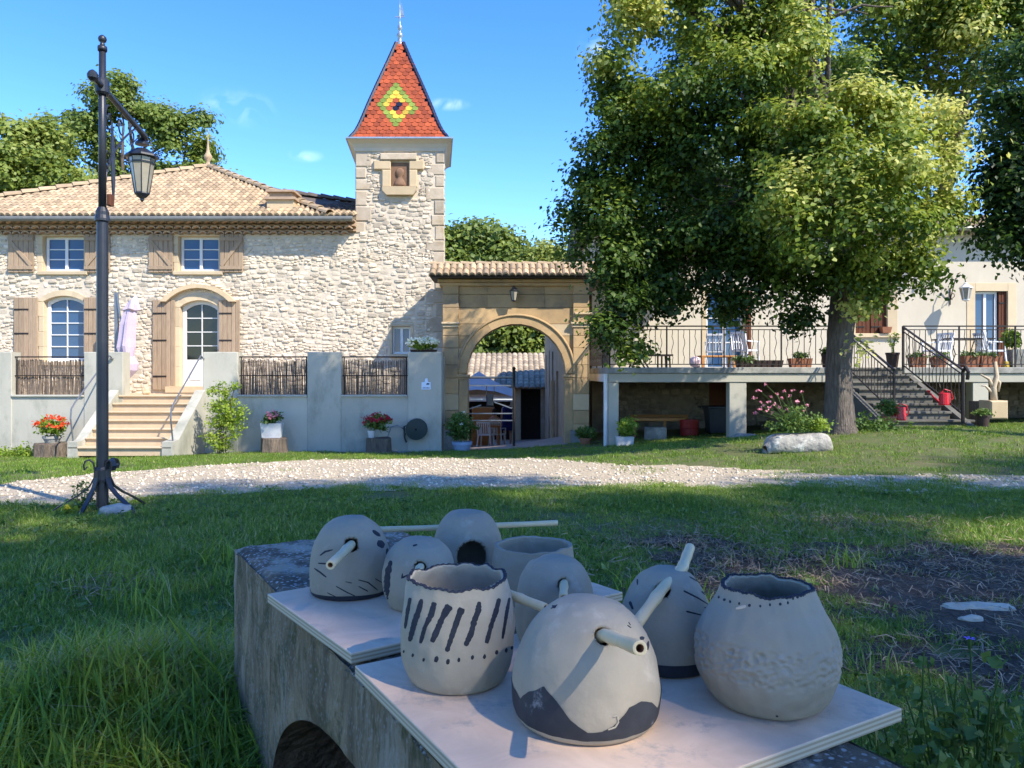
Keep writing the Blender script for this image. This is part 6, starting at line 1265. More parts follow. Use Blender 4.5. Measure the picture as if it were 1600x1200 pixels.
def potted(name, label, cat, px0, px1, py0, py1, d, pot, leaf, fl=None, plant=None, flat=False, seed=1, n=60, lsize=.07, nf=16, fsize=.06, zb=None, prof=None):
    """pot box in pixels, plant box (px0,px1,ptop,pbottom) in pixels"""
    x0, x1 = X(px0, d), X(px1, d); c = (x0+x1)/2; r = (x1-x0)/2; z0 = Z(py1, d) if zb is None else zb; z1 = Z(py0, d)
    t = thing(name, label, cat, (c, d, z0)); rg = np.random.default_rng(seed)
    m = MB()
    if flat: m.add([(x0+.03, d-.09, z0), (x1-.03, d-.09, z0), (x1-.03, d+.09, z0), (x0+.03, d+.09, z0), (x0, d-.12, z1), (x1, d-.12, z1), (x1, d+.12, z1), (x0, d+.12, z1), (x0+.02, d-.10, z1), (x1-.02, d-.10, z1), (x1-.02, d+.10, z1), (x0+.02, d+.10, z1), (x0+.02, d-.10, z1-.03), (x1-.02, d-.10, z1-.03), (x1-.02, d+.10, z1-.03), (x0+.02, d+.10, z1-.03)], [(3, 2, 1, 0), (0, 1, 5, 4), (1, 2, 6, 5), (2, 3, 7, 6), (3, 0, 4, 7), (4, 5, 9, 8), (5, 6, 10, 9), (6, 7, 11, 10), (7, 4, 8, 11), (8, 9, 13, 12), (9, 10, 14, 13), (10, 11, 15, 14), (11, 8, 12, 15), (12, 13, 14, 15)])
    else: m.lathe([(r*.68, z0), (r*.92, z1-.06*r/.2), (r*1.0, z1-.055*r/.2), (r, z1), (r*.88, z1), (r*.85, z1-.03)], (c, d, 0), 20)
    m.build('pot', M[pot], t, smooth=False)
    if plant:
        a0_, a1_, b0, b1 = plant; X0, X1 = X(a0_, d), X(a1_, d); Zt, Zb = Z(b0, d), Z(b1, d); cx_ = (X0+X1)/2; hw = (X1-X0)/2; hz = (Zt-Zb)/2
        q = rg.normal(0, 1, (n, 3)); q /= np.linalg.norm(q, axis=1, keepdims=True); q *= rg.random((n, 1))**.4; C = q*np.array([hw*.88, min(hw, .4)*.8, hz*.85])+np.array([cx_, d, (Zt+Zb)/2])
        leaf_mesh('foliage', t, M[leaf], C, 12, lsize*.7, lsize, seed+3, q[:, 2]*.5)
        m = MB()
        for k in range(10): e = C[k]; m.tube([(c+rg.normal(0, r*.25), d+rg.normal(0, r*.2), z1-.04), ((c+e[0])/2, (d+e[1])/2, (z1+e[2])/2+.03), tuple(e)], .006, 4)
        m.build('stem', M['leaf_pot'], t)
        if fl:
            q = rg.normal(0, 1, (nf, 3)); q[:, 2] = np.abs(q[:, 2])*.8+.1; q /= np.linalg.norm(q, axis=1, keepdims=True); C = q*np.array([hw*.95, min(hw, .4)*.9, hz])+np.array([cx_, d, (Zt+Zb)/2]); C[:, 1] -= .03
            leaf_mesh('blossom', t, M[fl], C, 10, fsize*.45, fsize*.7, seed+5, None, up=.9)
    return t
_, zt = stump('broad pale stump under the orange geranium at the far left of the wall', 56, 103, 692, 717, 17.6)
potted('potted_geranium', 'bright orange red geranium in a grey pot on the leftmost stump', 'flower pot', 68, 95, 681, 693, 17.6, 'cement', 'leaf_bush', 'fl_red', (57, 107, 650, 684), zb=zt, seed=2, n=70, nf=18, fsize=.10)
_, zt = stump('dark split stump below the pink geranium trough', 407, 447, 684, 709, 17.9)
potted('flower_trough', 'white trough with pink red geraniums on the middle stump', 'flower pot', 409, 441, 661, 684, 17.9, 'white_pot', 'leaf_pot', 'fl_pink', (410, 440, 644, 662), flat=True, zb=zt, seed=4, n=40, nf=14, fsize=.075)
_, zt = stump('dark squat stump under the crimson geranium by the hose reel', 573, 612, 684, 709, 17.9)
potted('potted_geranium', 'crimson geranium in a small pale pot on the stump beside the hose reel', 'flower pot', 574, 586, 673, 684, 17.9, 'white_pot', 'leaf_pot', 'fl_deep', (568, 612, 646, 676), zb=zt, seed=6, n=50, nf=22, fsize=.085)
potted('oleander_pot', 'bushy oleander in a pale blue round pot at the left foot of the arch', 'potted plant', 706, 738, 690, 711, 18.6, 'blue_pot', 'leaf_pot', 'fl_white', (694, 746, 643, 692), zb=gz(X(722, 18.6), 18.6)-.02, seed=8, n=130, nf=4, fsize=.06)
potted('potted_plant', 'leafy plant in a terracotta pot at the right foot of the arch', 'potted plant', 905, 925, 684, 701, 18.7, 'terracotta', 'leaf_pot', None, (898, 934, 666, 688), zb=gz(X(915, 18.7), 18.7)-.02, seed=9, n=70)
potted('potted_plant', 'yellowish plant in a white trough under the terrace corner post', 'potted plant', 962, 990, 682, 697, 17.0, 'white_pot', 'leaf_bush', None, (964, 996, 650, 683), flat=True, zb=gz(X(976, 17), 17)-.02, seed=10, n=50)
potted('potted_plant', 'feathery plant in a terracotta pot at the foot of the grey stairs', 'potted plant', 1376, 1400, 650, 670, 14.7, 'terracotta', 'leaf_pot', None, (1371, 1402, 622, 652), zb=gz(X(1388, 14.7), 14.7)-.02, seed=11, n=70, lsize=.05)
potted('potted_plant', 'low grey leafed plant in a brown pot right of the staircase newel', 'potted plant', 1526, 1546, 648, 664, 14.9, 'dark_pot', 'leaf_pot', None, (1521, 1550, 640, 650), zb=gz(X(1536, 14.9), 14.9)-.02, seed=12, n=40, lsize=.05)
# pots along the terrace edge
by_ = BY+.28
potted('terrace_planter', 'long terracotta planter with dry plants nearest the trunk on the terrace edge', 'planter', 1233, 1267, 560, 574, by_, 'terracotta', 'leaf_pot', None, (1240, 1262, 551, 561), flat=True, zb=BZ, seed=21, n=16)
potted('terrace_planter', 'long low brown planter on the terrace below the white chair', 'planter', 1150, 1222, 563, 574, by_, 'dark_pot', 'leaf_pot', None, (1142, 1180, 558, 564), flat=True, zb=BZ, seed=22, n=14)
potted('terrace_pot', 'dark pot with small plant half hidden by the lime trunk', 'flower pot', 1283, 1299, 553, 573, by_, 'dark_pot', 'leaf_pot', None, (1284, 1298, 544, 554), zb=BZ, seed=23, n=16)
potted('terrace_pot', 'dark round pot with a thin plant at the top of the grey stairs', 'flower pot', 1384, 1405, 551, 568, by_, 'dark_pot', 'leaf_bush', None, (1383, 1407, 512, 550), zb=BZ, seed=24, n=14, lsize=.04)
potted('terrace_planter', 'short terracotta planter with small flowers just right of the staircase top', 'planter', 1421, 1445, 558, 567, by_, 'terracotta', 'leaf_pot', 'fl_pink', (1422, 1446, 552, 560), flat=True, zb=BZ, seed=25, n=16, nf=4, fsize=.04)
potted('terrace_planter', 'small terracotta planter behind the sloping handrail', 'planter', 1456, 1476, 558, 567, by_, 'terracotta', 'leaf_pot', 'fl_violet', (1456, 1480, 553, 560), flat=True, zb=BZ, seed=26, n=16, nf=4, fsize=.04)
potted('terrace_planter', 'left one of the two long red planters below the garden table', 'planter', 1502, 1527, 556, 566, by_, 'terracotta', 'leaf_pot', None, (1504, 1528, 550, 558), flat=True, zb=BZ, seed=27, n=14)
potted('terrace_planter', 'right one of the two long red planters below the garden table', 'planter', 1528, 1562, 556, 566, by_, 'terracotta', 'leaf_pot', None, (1530, 1560, 552, 558), flat=True, zb=BZ, seed=28, n=14)
potted('terrace_shrub', 'bright yellow green shrub in a grey square tub at the right end of the terrace', 'potted plant', 1577, 1602, 546, 563, by_, 'cement', 'leaf_bush', None, (1567, 1594, 513, 545), flat=True, zb=BZ, seed=29, n=60)
m = MB(); m.bbox(X(1568, by_), X(1576, by_), by_-.05, by_+.05, BZ, BZ+.14, b=.01); tag(m.build('yellow_tin', M['gl_yellow']), 'small yellow tin beside the grey tub on the terrace', 'tin')
potted('window_planter', 'terracotta box on the sill of the brown shuttered window', 'planter', 1376, 1391, 511, 520, HY-.06, 'terracotta', 'leaf_pot', None, None, flat=True, zb=Z(520.5, HY)-.0, seed=30)
potted('pier_flowers', 'white daisies with yellow green leaves growing on top of the pier beside the arch', 'flowers', 641, 683, 546.5, 549.5, WY+.17, 'dark_pot', 'leaf_bush', 'fl_white', (637, 686, 528, 549), flat=True, zb=PT+.001, seed=31, n=110, nf=70, fsize=.08, lsize=.06)
# shrub against the terrace wall
bz = gz(X(345, 17.6), 17.6); t = thing('green_shrub', 'tall loose yellow green shrub growing against the wall right of the sandstone stairs', 'shrub', (X(345, 17.6), 17.6, bz)); rg = np.random.default_rng(3)
cl = []
for (px, py, r) in ((345, 690, 20), (335, 660, 14), (352, 655, 20), (370, 650, 14), (340, 635, 12), (358, 632, 12), (350, 615, 9), (333, 612, 8), (365, 604, 7), (345, 602, 6), (378, 640, 8), (330, 685, 12), (366, 672, 14)):
    q = P3(px, py, 17.6); rr = r/FPX*17.6; cl.append((q.x, q.y, q.z, rr, rr, rr, .2))
C, tt, _ = clump_points(cl, 230, rg, .2); leaf_mesh('foliage', t, M['leaf_bush'], C, 14, .07, .06, 5, tt)
m = MB()
for k in range(14): e = C[k*9]; m.tube([(X(345, 17.6)+rg.normal(0, .06), 17.6, bz-.02), ((X(345, 17.6)+e[0])/2+rg.normal(0, .04), 17.6, (bz+e[2])/2), tuple(e)], .008, 5)
m.build('stem', M['bark_far'], t)
for lab, px, py, w in (('low yellow green weeds at the foot of the wall at the far left', 8, 705, 26), ('low weeds at the foot of the wall beside the leftmost stump', 118, 703, 22), ('weeds around the foot of the lime tree trunk', 1365, 682, 34), ('low leafy weeds against the left side of the first stump', 38, 708, 20)):
    d = 17.8 if px < 600 else 13.6; x = X(px, d); z = gz(x, d); rg = np.random.default_rng(px); C = np.stack([x+rg.normal(0, w/FPX*d*.5, 60), d+rg.normal(0, .12, 60), z+.03+np.abs(rg.normal(0, .09, 60))], 1)
    o = leaf_mesh('weeds', None, M['leaf_bush'] if px < 600 else M['leaf_pot'], C, 10, .05, .06, px); tag(o, lab, 'weeds')
# hose reel, plaque
hx, hz = X(652, WY), Z(670, WY); t = thing('hose_reel', 'dark green garden hose reel fixed on the grey terrace wall', 'hose reel', (hx, WY-.1, hz))
m = MB()
for q in (-.04, -.20):
    vs = []; 
    for r_, yy in ((.255, q), (.255, q-.02), (.02, q-.03), (.02, q+.01)):
        for k in range(24): a = 2*PI*k/24; vs.append((hx+r_*math.cos(a), WY+yy, hz+r_*math.sin(a)))
    m.add(vs, [(i*24+k, i*24+(k+1) % 24, (i+1)*24+(k+1) % 24, (i+1)*24+k) for i in range(3) for k in range(24)])
m.build('drum', M['hose'], t, smooth=False)
for r_ in (.2, .165, .13):
    for q in (-.08, -.12, -.16): m = MB(); m.tube([(hx+r_*math.cos(2*PI*k/24), WY+q, hz+r_*math.sin(2*PI*k/24)) for k in range(25)], .019, 6, cap=False); m.build('hose', M['hose'], t, smooth=True)
m = MB(); m.tube([(hx-.24, WY-.12, hz+.08), (hx-.30, WY-.12, hz+.06), (hx-.29, WY-.12, hz-.2), (hx-.24, WY-.12, hz-.32)], .022, 6); m.beam((hx-.28, WY-.02, hz-.12), (hx-.28, WY-.24, hz-.12), .03); m.build('bracket', M['hose'], t)
m = MB(); g0 = gz(hx-.4, 18.1); m.tube([(hx-.28, 18.35, hz+.0), (hx-.45, 18.3, hz+.10), (hx-.60, 18.25, hz+.05), (hx-.68, 18.2, hz-.22), (hx-.62, 18.1, g0+.05), (hx-.35, 18.0, g0+.02), (hx-.1, 18.05, g0+.02)], .016, 6); m.build('loose_hose', M['grey_metal'], t, smooth=True)
px_, pz_ = X(666, WY), Z(601, WY); t = thing('wall_plaque', 'small white blue enamel plaque on the pier beside the arch', 'sign', (px_, WY-.02, pz_-.15))
m = MB(); m.bbox(px_-.11, px_+.11, WY-.02, WY, pz_-.12, pz_+.06, b=.004); m.prism([(px_-.04, pz_+.06), (px_+.05, pz_+.06), (px_+.03, pz_+.15), (px_-.02, pz_+.15)], WY-.018, WY); m.build('plate', M['blue_sign'], t)
m = MB(); m.prism([(px_-.0, pz_-.0), (px_+.07, pz_-.0), (px_+.08, pz_+.03), (px_+.02, pz_+.04)], WY-.024, WY-.0202)
for i in range(5): m.box(px_-.08+i*.034, px_-.08+i*.034+.02, WY-.024, WY-.0202, pz_-.09, pz_-.065)
m.build('emblem', M['ink'], t)
# ------------------------------------------------------------------ under and on the terrace
def bxl(name, label, cat, px0, px1, py0, py1, d, dep, mat, b=.02, z0=None):
    m = MB(); m.bbox(X(px0, d), X(px1, d), d, d+dep, Z(py1, d) if z0 is None else z0, Z(py0, d), b=b); return tag(m.build(name, M[mat]), label, cat)
d = 19.2; xb = X(1077, d); zb = gz(xb, d); t = thing('red_barrel', 'faded red plastic barrel under the terrace', 'barrel', (xb, d, zb))
m = MB(); r = .225; h = Z(656, d)-zb; m.lathe([(r*.9, 0), (r, .04), (r, h*.45), (r*1.04, h*.47), (r, h*.5), (r*1.02, h-.08), (r*1.05, h-.06), (r*1.05, h), (r*.97, h), (r*.95, h-.05)], (xb, d, zb), 24); m.build('drum', M['red_dull'], t)
m = MB(); m.lathe([(r*1.06, h*.62), (r*1.07, h*.65), (r*1.06, h*.68)], (xb, d, zb), 24); m.build('hoop', M['red_dull'], t)
d = 19.0; x0, x1 = X(1108, d), X(1139, d); zb = gz(x1, d); t = thing('wheelie_bin', 'dark grey wheelie bin standing beside the middle terrace post', 'bin', ((x0+x1)/2, d, zb)); h = Z(633, d)-zb
m = MB(); m.add([(x0+.05, d+.05, zb+.03), (x1-.05, d+.05, zb+.03), (x1-.05, d+.5, zb+.03), (x0+.05, d+.5, zb+.03), (x0, d, zb+h-.1), (x1, d, zb+h-.1), (x1, d+.58, zb+h-.1), (x0, d+.58, zb+h-.1)], [(3, 2, 1, 0), (0, 1, 5, 4), (1, 2, 6, 5), (2, 3, 7, 6), (3, 0, 4, 7), (4, 5, 6, 7)]); m.build('bin_body', M['bin'], t)
m = MB(); m.bbox(x0-.03, x1+.02, d-.04, d+.6, zb+h-.098, zb+h-.03, b=.02); m.tube([(x0-.03, d+.55, zb+h-.05), (x0-.14, d+.5, zb+h-.06), (x0-.14, d+.3, zb+h-.08)], .02, 6); m.build('lid', M['bin'], t)
for xx in (x0+.05, x1-.1): m = MB(); m.tube([(xx, d+.5, zb+.1), (xx+.05, d+.5, zb+.1)], .1, 12); m.build('wheel', M['dark'], t)
d = 19.4; t = thing('workbench', 'low wooden bench with boxes standing in the shade under the terrace', 'bench', (X(1020, d), d, gz(X(1020, d), d))); m = MB(); zb = gz(X(1020, d), d)
m.bbox(X(990, d), X(1070, d), d, d+.4, Z(658, d), Z(653, d), b=.01); m.build('bench_top', M['honey'], t)
for px in (993, 1040): m = MB(); m.beam((X(px, d), d+.1, zb), (X(px, d), d+.1, Z(658, d)), .05); m.build('leg', M['honey'], t)
bxl('stone_block', 'grey stone block lying under the terrace beside the bench', 'stone', 1010, 1042, 668, 690, 18.6, .3, 'cement', z0=gz(X(1020, 18.6), 18.6)-.03)
bxl('wooden_board', 'long brown board leaning at the back wall under the terrace', 'board', 985, 1075, 648, 656, 21.9, .1, 'honey')
bxl('stacked_crate', 'dim crate under the terrace behind the pink flowers', 'crate', 1196, 1212, 660, 682, 19.2, .4, 'stump', z0=gz(X(1204, 19.2), 19.2)-.02)
rock('flat_stone', 'flat stone at the foot of the middle terrace post', (X(1165, 17), 17.0, gz(X(1165, 17), 17)+.02), (.35, .2, .09), M['trough'], 12)
# stone trough with long-stemmed pink flowers
td = 12.0; x0, x1 = X(1195, td), X(1296, td); zb = gz((x0+x1)/2, td)-.03; t = thing('stone_trough', 'rough lichened stone trough planted with tall pink flowers beside the lime trunk', 'stone trough', ((x0+x1)/2, td, zb))
m = MB(); nL, nA = 22, 14; vs = []
for i in range(nL+1):
    f = i/nL; x = x0+(x1-x0)*f; e_ = (1-abs(2*f-1)**8)**.4 if 0 < f < 1 else .25; h = (.27+.07*f)*max(e_, .5)
    for k in range(nA):
        a = 2*PI*k/nA; ca, sa = math.cos(a), math.sin(a); yy = .24*math.copysign(abs(ca)**.6, ca)*max(e_, .55); zz = h*.5+h*.5*math.copysign(abs(sa)**.55, sa)
        nn = noise.noise((x*3, yy*5, zz*5))*.05; vs.append((x, td+yy*(1+nn*2), zb+zz+nn*.7-(.03 if f in (0, 1) else 0)))
m.add(vs, [(i*nA+k, i*nA+(k+1) % nA, (i+1)*nA+(k+1) % nA, (i+1)*nA+k) for i in range(nL) for k in range(nA)]+[tuple(range(nA)), tuple(nL*nA+k for k in range(nA))]); m.build('trough_body', M['trough'], t, smooth=True)
fl = thing('pink_flowering_plant', 'tall spray of small pink flowers growing out of the stone trough', 'plant', (X(1240, td), td, zb+.28)); rg = np.random.default_rng(8); m = MB(); pts_ = []
base = P3(1243, 672, td)
for px, py in ((1178, 622), (1187, 610), (1180, 645), (1196, 600), (1200, 628), (1193, 634), (1205, 620), (1186, 640), (1198, 641), (1210, 632), (1214, 615), (1221, 622), (1226, 611), (1239, 610), (1252, 612), (1230, 640), (1218, 637), (1246, 628), (1255, 641), (1262, 633), (1207, 645), (1190, 628), (1203, 637), (1234, 618)):
    q = P3(px, py, td+rg.normal(0, .15)); b_ = base+Vector((rg.normal(0, .10), rg.normal(0, .06), 0)); m.tube([b_, b_.lerp(q, .5)+Vector((rg.normal(0, .02), 0, .03)), q], .0035, 4); pts_.append(tuple(q))
m.build('stem', M['leaf_pot'], fl); leaf_mesh('blossom', fl, M['fl_pink'], np.array(pts_), 12, .016, .032, 3)
C = np.stack([rg.normal(base.x+.02, .16, 130), rg.normal(td, .08, 130), base.z+.02+np.abs(rg.normal(0, .13, 130))], 1); leaf_mesh('foliage', fl, M['leaf_pot'], C, 10, .05, .045, 4, np.full(130, .3))
C = np.stack([rg.normal(X(1275, td), .09, 50), rg.normal(td, .07, 50), base.z+.02+np.abs(rg.normal(0, .06, 50))], 1); leaf_mesh('foliage', fl, M['leaf_bush'], C, 10, .04, .05, 6)
# red watering cans
def wcan(label, px, py, d, s=1.0):
    z = Z(py, d); x = X(px, d); t = thing('watering_can', label, 'watering can', (x, d, z)); m = MB()
    m.lathe([(.115*s, 0), (.12*s, .02*s), (.105*s, .24*s), (.09*s, .25*s), (.085*s, .23*s)], (x, d, z), 18, sy=.8); m.build('tank', M['red_plastic'], t, smooth=False)
    m = MB(); m.tube([(x-.10*s, d, z+.06*s), (x-.22*s, d, z+.16*s), (x-.32*s, d, z+.27*s)], [.028*s, .02*s, .016*s], 8); m.lathe([(.018*s, 0), (.045*s, .03*s), (.045*s, .04*s)], (x-.325*s, d, z+.26*s), 10); m.build('spout', M['red_plastic'], t)
    m = MB(); m.tube([(x+.09*s, d, z+.06*s), (x+.17*s, d, z+.14*s), (x+.13*s, d, z+.28*s), (x+.0, d, z+.32*s), (x-.07*s, d, z+.25*s)], .013*s, 7); m.build('handle', M['red_plastic'], t)
d1 = 14.95-.05+rn*.5
wcan('red watering can standing at the foot of the grey stairs', 1406, 656.5, 14.75, 1.0)
wcan('red watering can standing on the right end of a middle stair', 1476, 633, 15.6, 1.0)
bxl('limestone_block', 'pale stone block carrying a driftwood sculpture right of the stairs', 'stone block', 1548, 1576, 626, 655, 15.6, .4, 'ashlar_pale', b=.03)
bxl('brown_crate', 'brown box beside the pale stone block', 'crate', 1527, 1546, 627, 642, 16.0, .3, 'stump', z0=gz(X(1537, 16), 16)-.02)
dw = thing('driftwood_sculpture', 'upright reddish driftwood branch standing on the pale stone block', 'driftwood', (X(1553, 15.7), 15.8, Z(626, 15.8)))
m = MB(); m.tube([P3(1553, 626, 15.8), P3(1552, 605, 15.8), P3(1557, 588, 15.8), P3(1555, 565, 15.8)], [.07, .06, .05, .03], 8); m.tube([P3(1552, 606, 15.8), P3(1545, 592, 15.8), P3(1532, 585, 15.8)], [.045, .03, .015], 6); m.tube([P3(1552, 615, 15.8), P3(1540, 603, 15.8), P3(1533, 603, 15.8)], [.04, .02, .01], 6); m.tube([P3(1555, 592, 15.8), P3(1562, 598, 15.8), P3(1560, 612, 15.8)], [.04, .03, .02], 6); m.build('branch', M['quoin'], dw, smooth=True)
# terrace furniture
c1 = chair('white_chair', 'white plastic chair at the left end of the garden table', (X(1463, 19.3), 19.3, BZ), -PI/2+.3, group='white chairs on the terrace'); c2 = copy_tree(c1); c2.location = (X(1549, 19.3), 19.3, BZ); c2.rotation_euler = (0, 0, -PI/2+PI); c2['label'] = 'white plastic chair at the right end of the garden table'
c3 = copy_tree(c1); c3.location = (X(1164, 19.0), 19.0, BZ); c3.rotation_euler = (0, 0, 2.2); c3['label'] = 'white chair in front of the blue glazed terrace door'
c4 = copy_tree(c1); c4.location = (X(1118, 20.0), 20.0, BZ); c4.rotation_euler = (0, 0, 2.9); c4['label'] = 'white chair left of the door behind the low orange table'
t = thing('garden_table', 'thin dark metal garden table between the white chairs on the terrace', 'table', (X(1505, 19.6), 19.6, BZ)); tx0, tx1 = X(1468, 19.6), X(1540, 19.6); m = MB(); m.box(tx0, tx1, 19.2, 20.0, BZ+.72, BZ+.75); m.build('tabletop', M['iron_rail'], t)
for a in (tx0+.08, tx1-.08):
    for q in (19.25, 19.95): m = MB(); m.tube([(a, q, BZ), (a+(.12 if a < (tx0+tx1)/2 else -.12), q, BZ+.35), (a, q, BZ+.72)], .014, 5); m.build('leg', M['iron_rail'], t)
lg = thing('sun_lounger', 'dark folding lounger silhouetted on the left part of the terrace', 'lounger', (X(1020, 18.4), 18.4, BZ)); ld = 18.4
m = MB(); m.box(X(998, ld), X(1052, ld), ld, ld+.55, Z(556, ld), Z(553.5, ld)); m.build('seat', M['iron_rail'], lg); m = MB(); m.beam((X(1000, ld), ld+.28, Z(555, ld)), (X(992, ld), ld+.28, Z(538, ld)), .5, .03); m.build('backrest', M['iron_rail'], lg)
for a, b in ((995, 988), (1000, 1013), (1034, 1034), (1046, 1047)):
    for q in (0, .5): m = MB(); m.beam((X(a, ld), ld+q, Z(554, ld)), (X(b, ld), ld+q, BZ), .035); m.build('leg', M['iron_rail'], lg)
ot = thing('low_table', 'low orange wooden table on the terrace in front of the door', 'table', (X(1130, 18.6), 18.6, BZ)); ld = 18.6
for i in range(5): m = MB(); m.bbox(X(1096, ld), X(1152, ld), ld+i*.12, ld+i*.12+.105, BZ+.26, BZ+.30, b=.008); m.build('plank', M['honey'], ot)
for a in (1099, 1148):
    for q in (.03, .5): m = MB(); m.beam((X(a, ld), ld+q, BZ), (X(a, ld), ld+q, BZ+.26), .06); m.build('leg', M['honey'], ot)
m = MB(); m.lathe([(.02, 0), (.10, .03), (.13, .1), (.13, .16), (.10, .23), (.02, .26)], (X(1086, 17.9), 17.9, BZ+.0), 16); tag(m.build('pale_ball', M['ball'], smooth=True), 'pale pinkish ball lying on the terrace left of the orange table', 'ball')
# ================================================================== concrete culvert wall
CT = .732
cw = thing('culvert_wall', 'thick old concrete culvert wall covered in lichen carrying the two boards', 'wall', (WO.x+WA.x*1.6+WB.x*.24, WO.y+WA.y*1.6+WB.y*.24, 0))
LL, WW = 3.4, .49
def wp(a, b, z): return WO+WA*a+WB*b+Vector((0, 0, z))
# top skin with worn edges
na, nb2 = 170, 26; V = []; 
for i in range(na+1):
    for j in range(nb2+1):
        a, b = LL*i/na, WW*j/nb2; e_ = min(a, b, WW-b); z = CT+.003*noise.noise((a*9, b*9, 0))+.0035*noise.noise((a*40, b*40, 1))-.003-max(0, .022-e_)**1.5*(4+3*noise.noise((a*14, b*14, 5)))
        ja = .008*noise.noise((a*12, b*12, 7)) if e_ < .001 else 0; V.append(wp(a+ja, b+ja, z))
m = MB(); m.add(V, [(i*(nb2+1)+j, i*(nb2+1)+j+1, (i+1)*(nb2+1)+j+1, (i+1)*(nb2+1)+j) for i in range(na) for j in range(nb2)]); m.build('top', M['concrete'], cw, smooth=True)
# left face with arched opening, rough grid
AC, AHW, ASP, ARI = .98, .56, .20, .375
def arch_z(a):
    u = (a-AC)/AHW; return ASP+ARI*math.sqrt(max(0, 1-u*u)) if abs(u) < 1 else -.3
def face(name, b, sgn, arch=True, depth=0):
    m = MB(); V = []; nz = 22
    for i in range(na+1):
        a = LL*i/na; zlo = arch_z(a) if arch else -.3
        for j in range(nz+1):
            z = zlo+(CT-.012-zlo)*j/nz; dd = .007*noise.noise((a*6, z*6, b*3+2))+.004*noise.noise((a*25, z*25, b))+.010*max(0, noise.noise((a*3, z*9, 4)))
            V.append(wp(a, b-sgn*dd*(1 if 0 < j < nz else .4), z))
    m.add(V, [(i*(nz+1)+j, (i+1)*(nz+1)+j, (i+1)*(nz+1)+j+1, i*(nz+1)+j+1) for i in range(na) for j in range(nz)]); return m.build(name, M['concrete'], cw, smooth=True)
face('side_face', .0, 1); face('side_face', WW, -1, arch=False)
m = MB(); V = []
for j in range(25):
    for k in range(21): b, z = WW*j/24, -.3+(CT-.012+.3)*k/20; V.append(wp(-.007*noise.noise((b*8, z*8, 3))-.003, b, z))
m.add(V, [(j*21+k, j*21+k+1, (j+1)*21+k+1, (j+1)*21+k) for j in range(24) for k in range(20)]); m.build('end_face', M['concrete'], cw, smooth=True)
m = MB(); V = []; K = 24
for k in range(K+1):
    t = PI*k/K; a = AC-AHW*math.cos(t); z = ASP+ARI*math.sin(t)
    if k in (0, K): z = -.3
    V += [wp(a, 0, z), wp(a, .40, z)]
m.add(V, [(2*k, 2*k+1, 2*k+3, 2*k+2) for k in range(K)]); c0 = len(m.v); m.add([wp(AC-.7, .40, -.3), wp(AC+.7, .40, -.3), wp(AC+.7, .40, .65), wp(AC-.7, .40, .65)], [(0, 1, 2, 3)]); m.build('culvert_vault', M['soil'], cw)  # vault and back take the dark soil colour to stand in for shade inside
# plywood boards
def board(label, L0, la, lb, z1=.75, th=.0175):
    L0 = Vector((*L0, 0)); V = [L0, L0+WA2*la, L0+WA2*la+WB2*lb, L0+WB2*lb]; t = thing('plywood_board', label, 'board', (*((V[0]+V[2])/2)[:2], z1-th))
    c = .0012; ins = lambda p: p+((V[0]+V[2])/2-p).normalized()*c
    m = MB(); vs = [v+Vector((0, 0, z1-th)) for v in V]+[v+Vector((0, 0, z1-c)) for v in V]+[ins(v)+Vector((0, 0, z1)) for v in V]
    m.add(vs, [(3, 2, 1, 0)]+[(i, (i+1) % 4, (i+1) % 4+4, i+4) for i in range(4)], mi=1); m.add(vs, [(i+4, (i+1) % 4+4, (i+1) % 4+8, i+8) for i in range(4)]+[(8, 9, 10, 11)]); me = m.mesh('panel', [M['ply'], M['ply_edge']], OFF[t.name]); link('panel', me, t); return t
WA2 = Vector((.507, -.862, 0)).normalized(); WB2 = Vector((.862, .507, 0)).normalized()
board('near pinkish plywood board with five pots lying across the concrete wall', (-.2425, 1.189), .52, .585)
WA2 = Vector((.583, -.812, 0)).normalized(); WB2 = Vector((.812, .583, 0)).normalized()
board('far plywood board lying across the concrete wall with the four back pots', (-.501, 1.577), .415, .60, z1=.7503)
BT = .75
# ------------------------------------------------------------------ pots
def camray(px, py): return Vector(((px-800)/FPX, 1, (HOR-py)/FPX)).normalized()
CAM = Vector((0, 0, CZ))
def smooth_prof(pts, n):
    """arc-length resampled Catmull-Rom through (r,z) points"""
    P = [Vector((a, b, 0)) for a, b in pts]; P = [P[0]*2-P[1]]+P+[P[-1]*2-P[-2]]; o = []
    for i in range(1, len(P)-2):
        for k in range(16):
            t = k/16; o.append(.5*((2*P[i])+(-P[i-1]+P[i+1])*t+(2*P[i-1]-5*P[i]+4*P[i+1]-P[i+2])*t*t+(-P[i-1]+3*P[i]-3*P[i+1]+P[i+2])*t**3))
    o.append(P[-2]); s = [0]
    for a, b in zip(o, o[1:]): s.append(s[-1]+(b-a).length)
    q = np.linspace(0, s[-1], n+1); return np.interp(q, s, [max(p.x, 0) for p in o]), np.interp(q, s, [p.y for p in o])
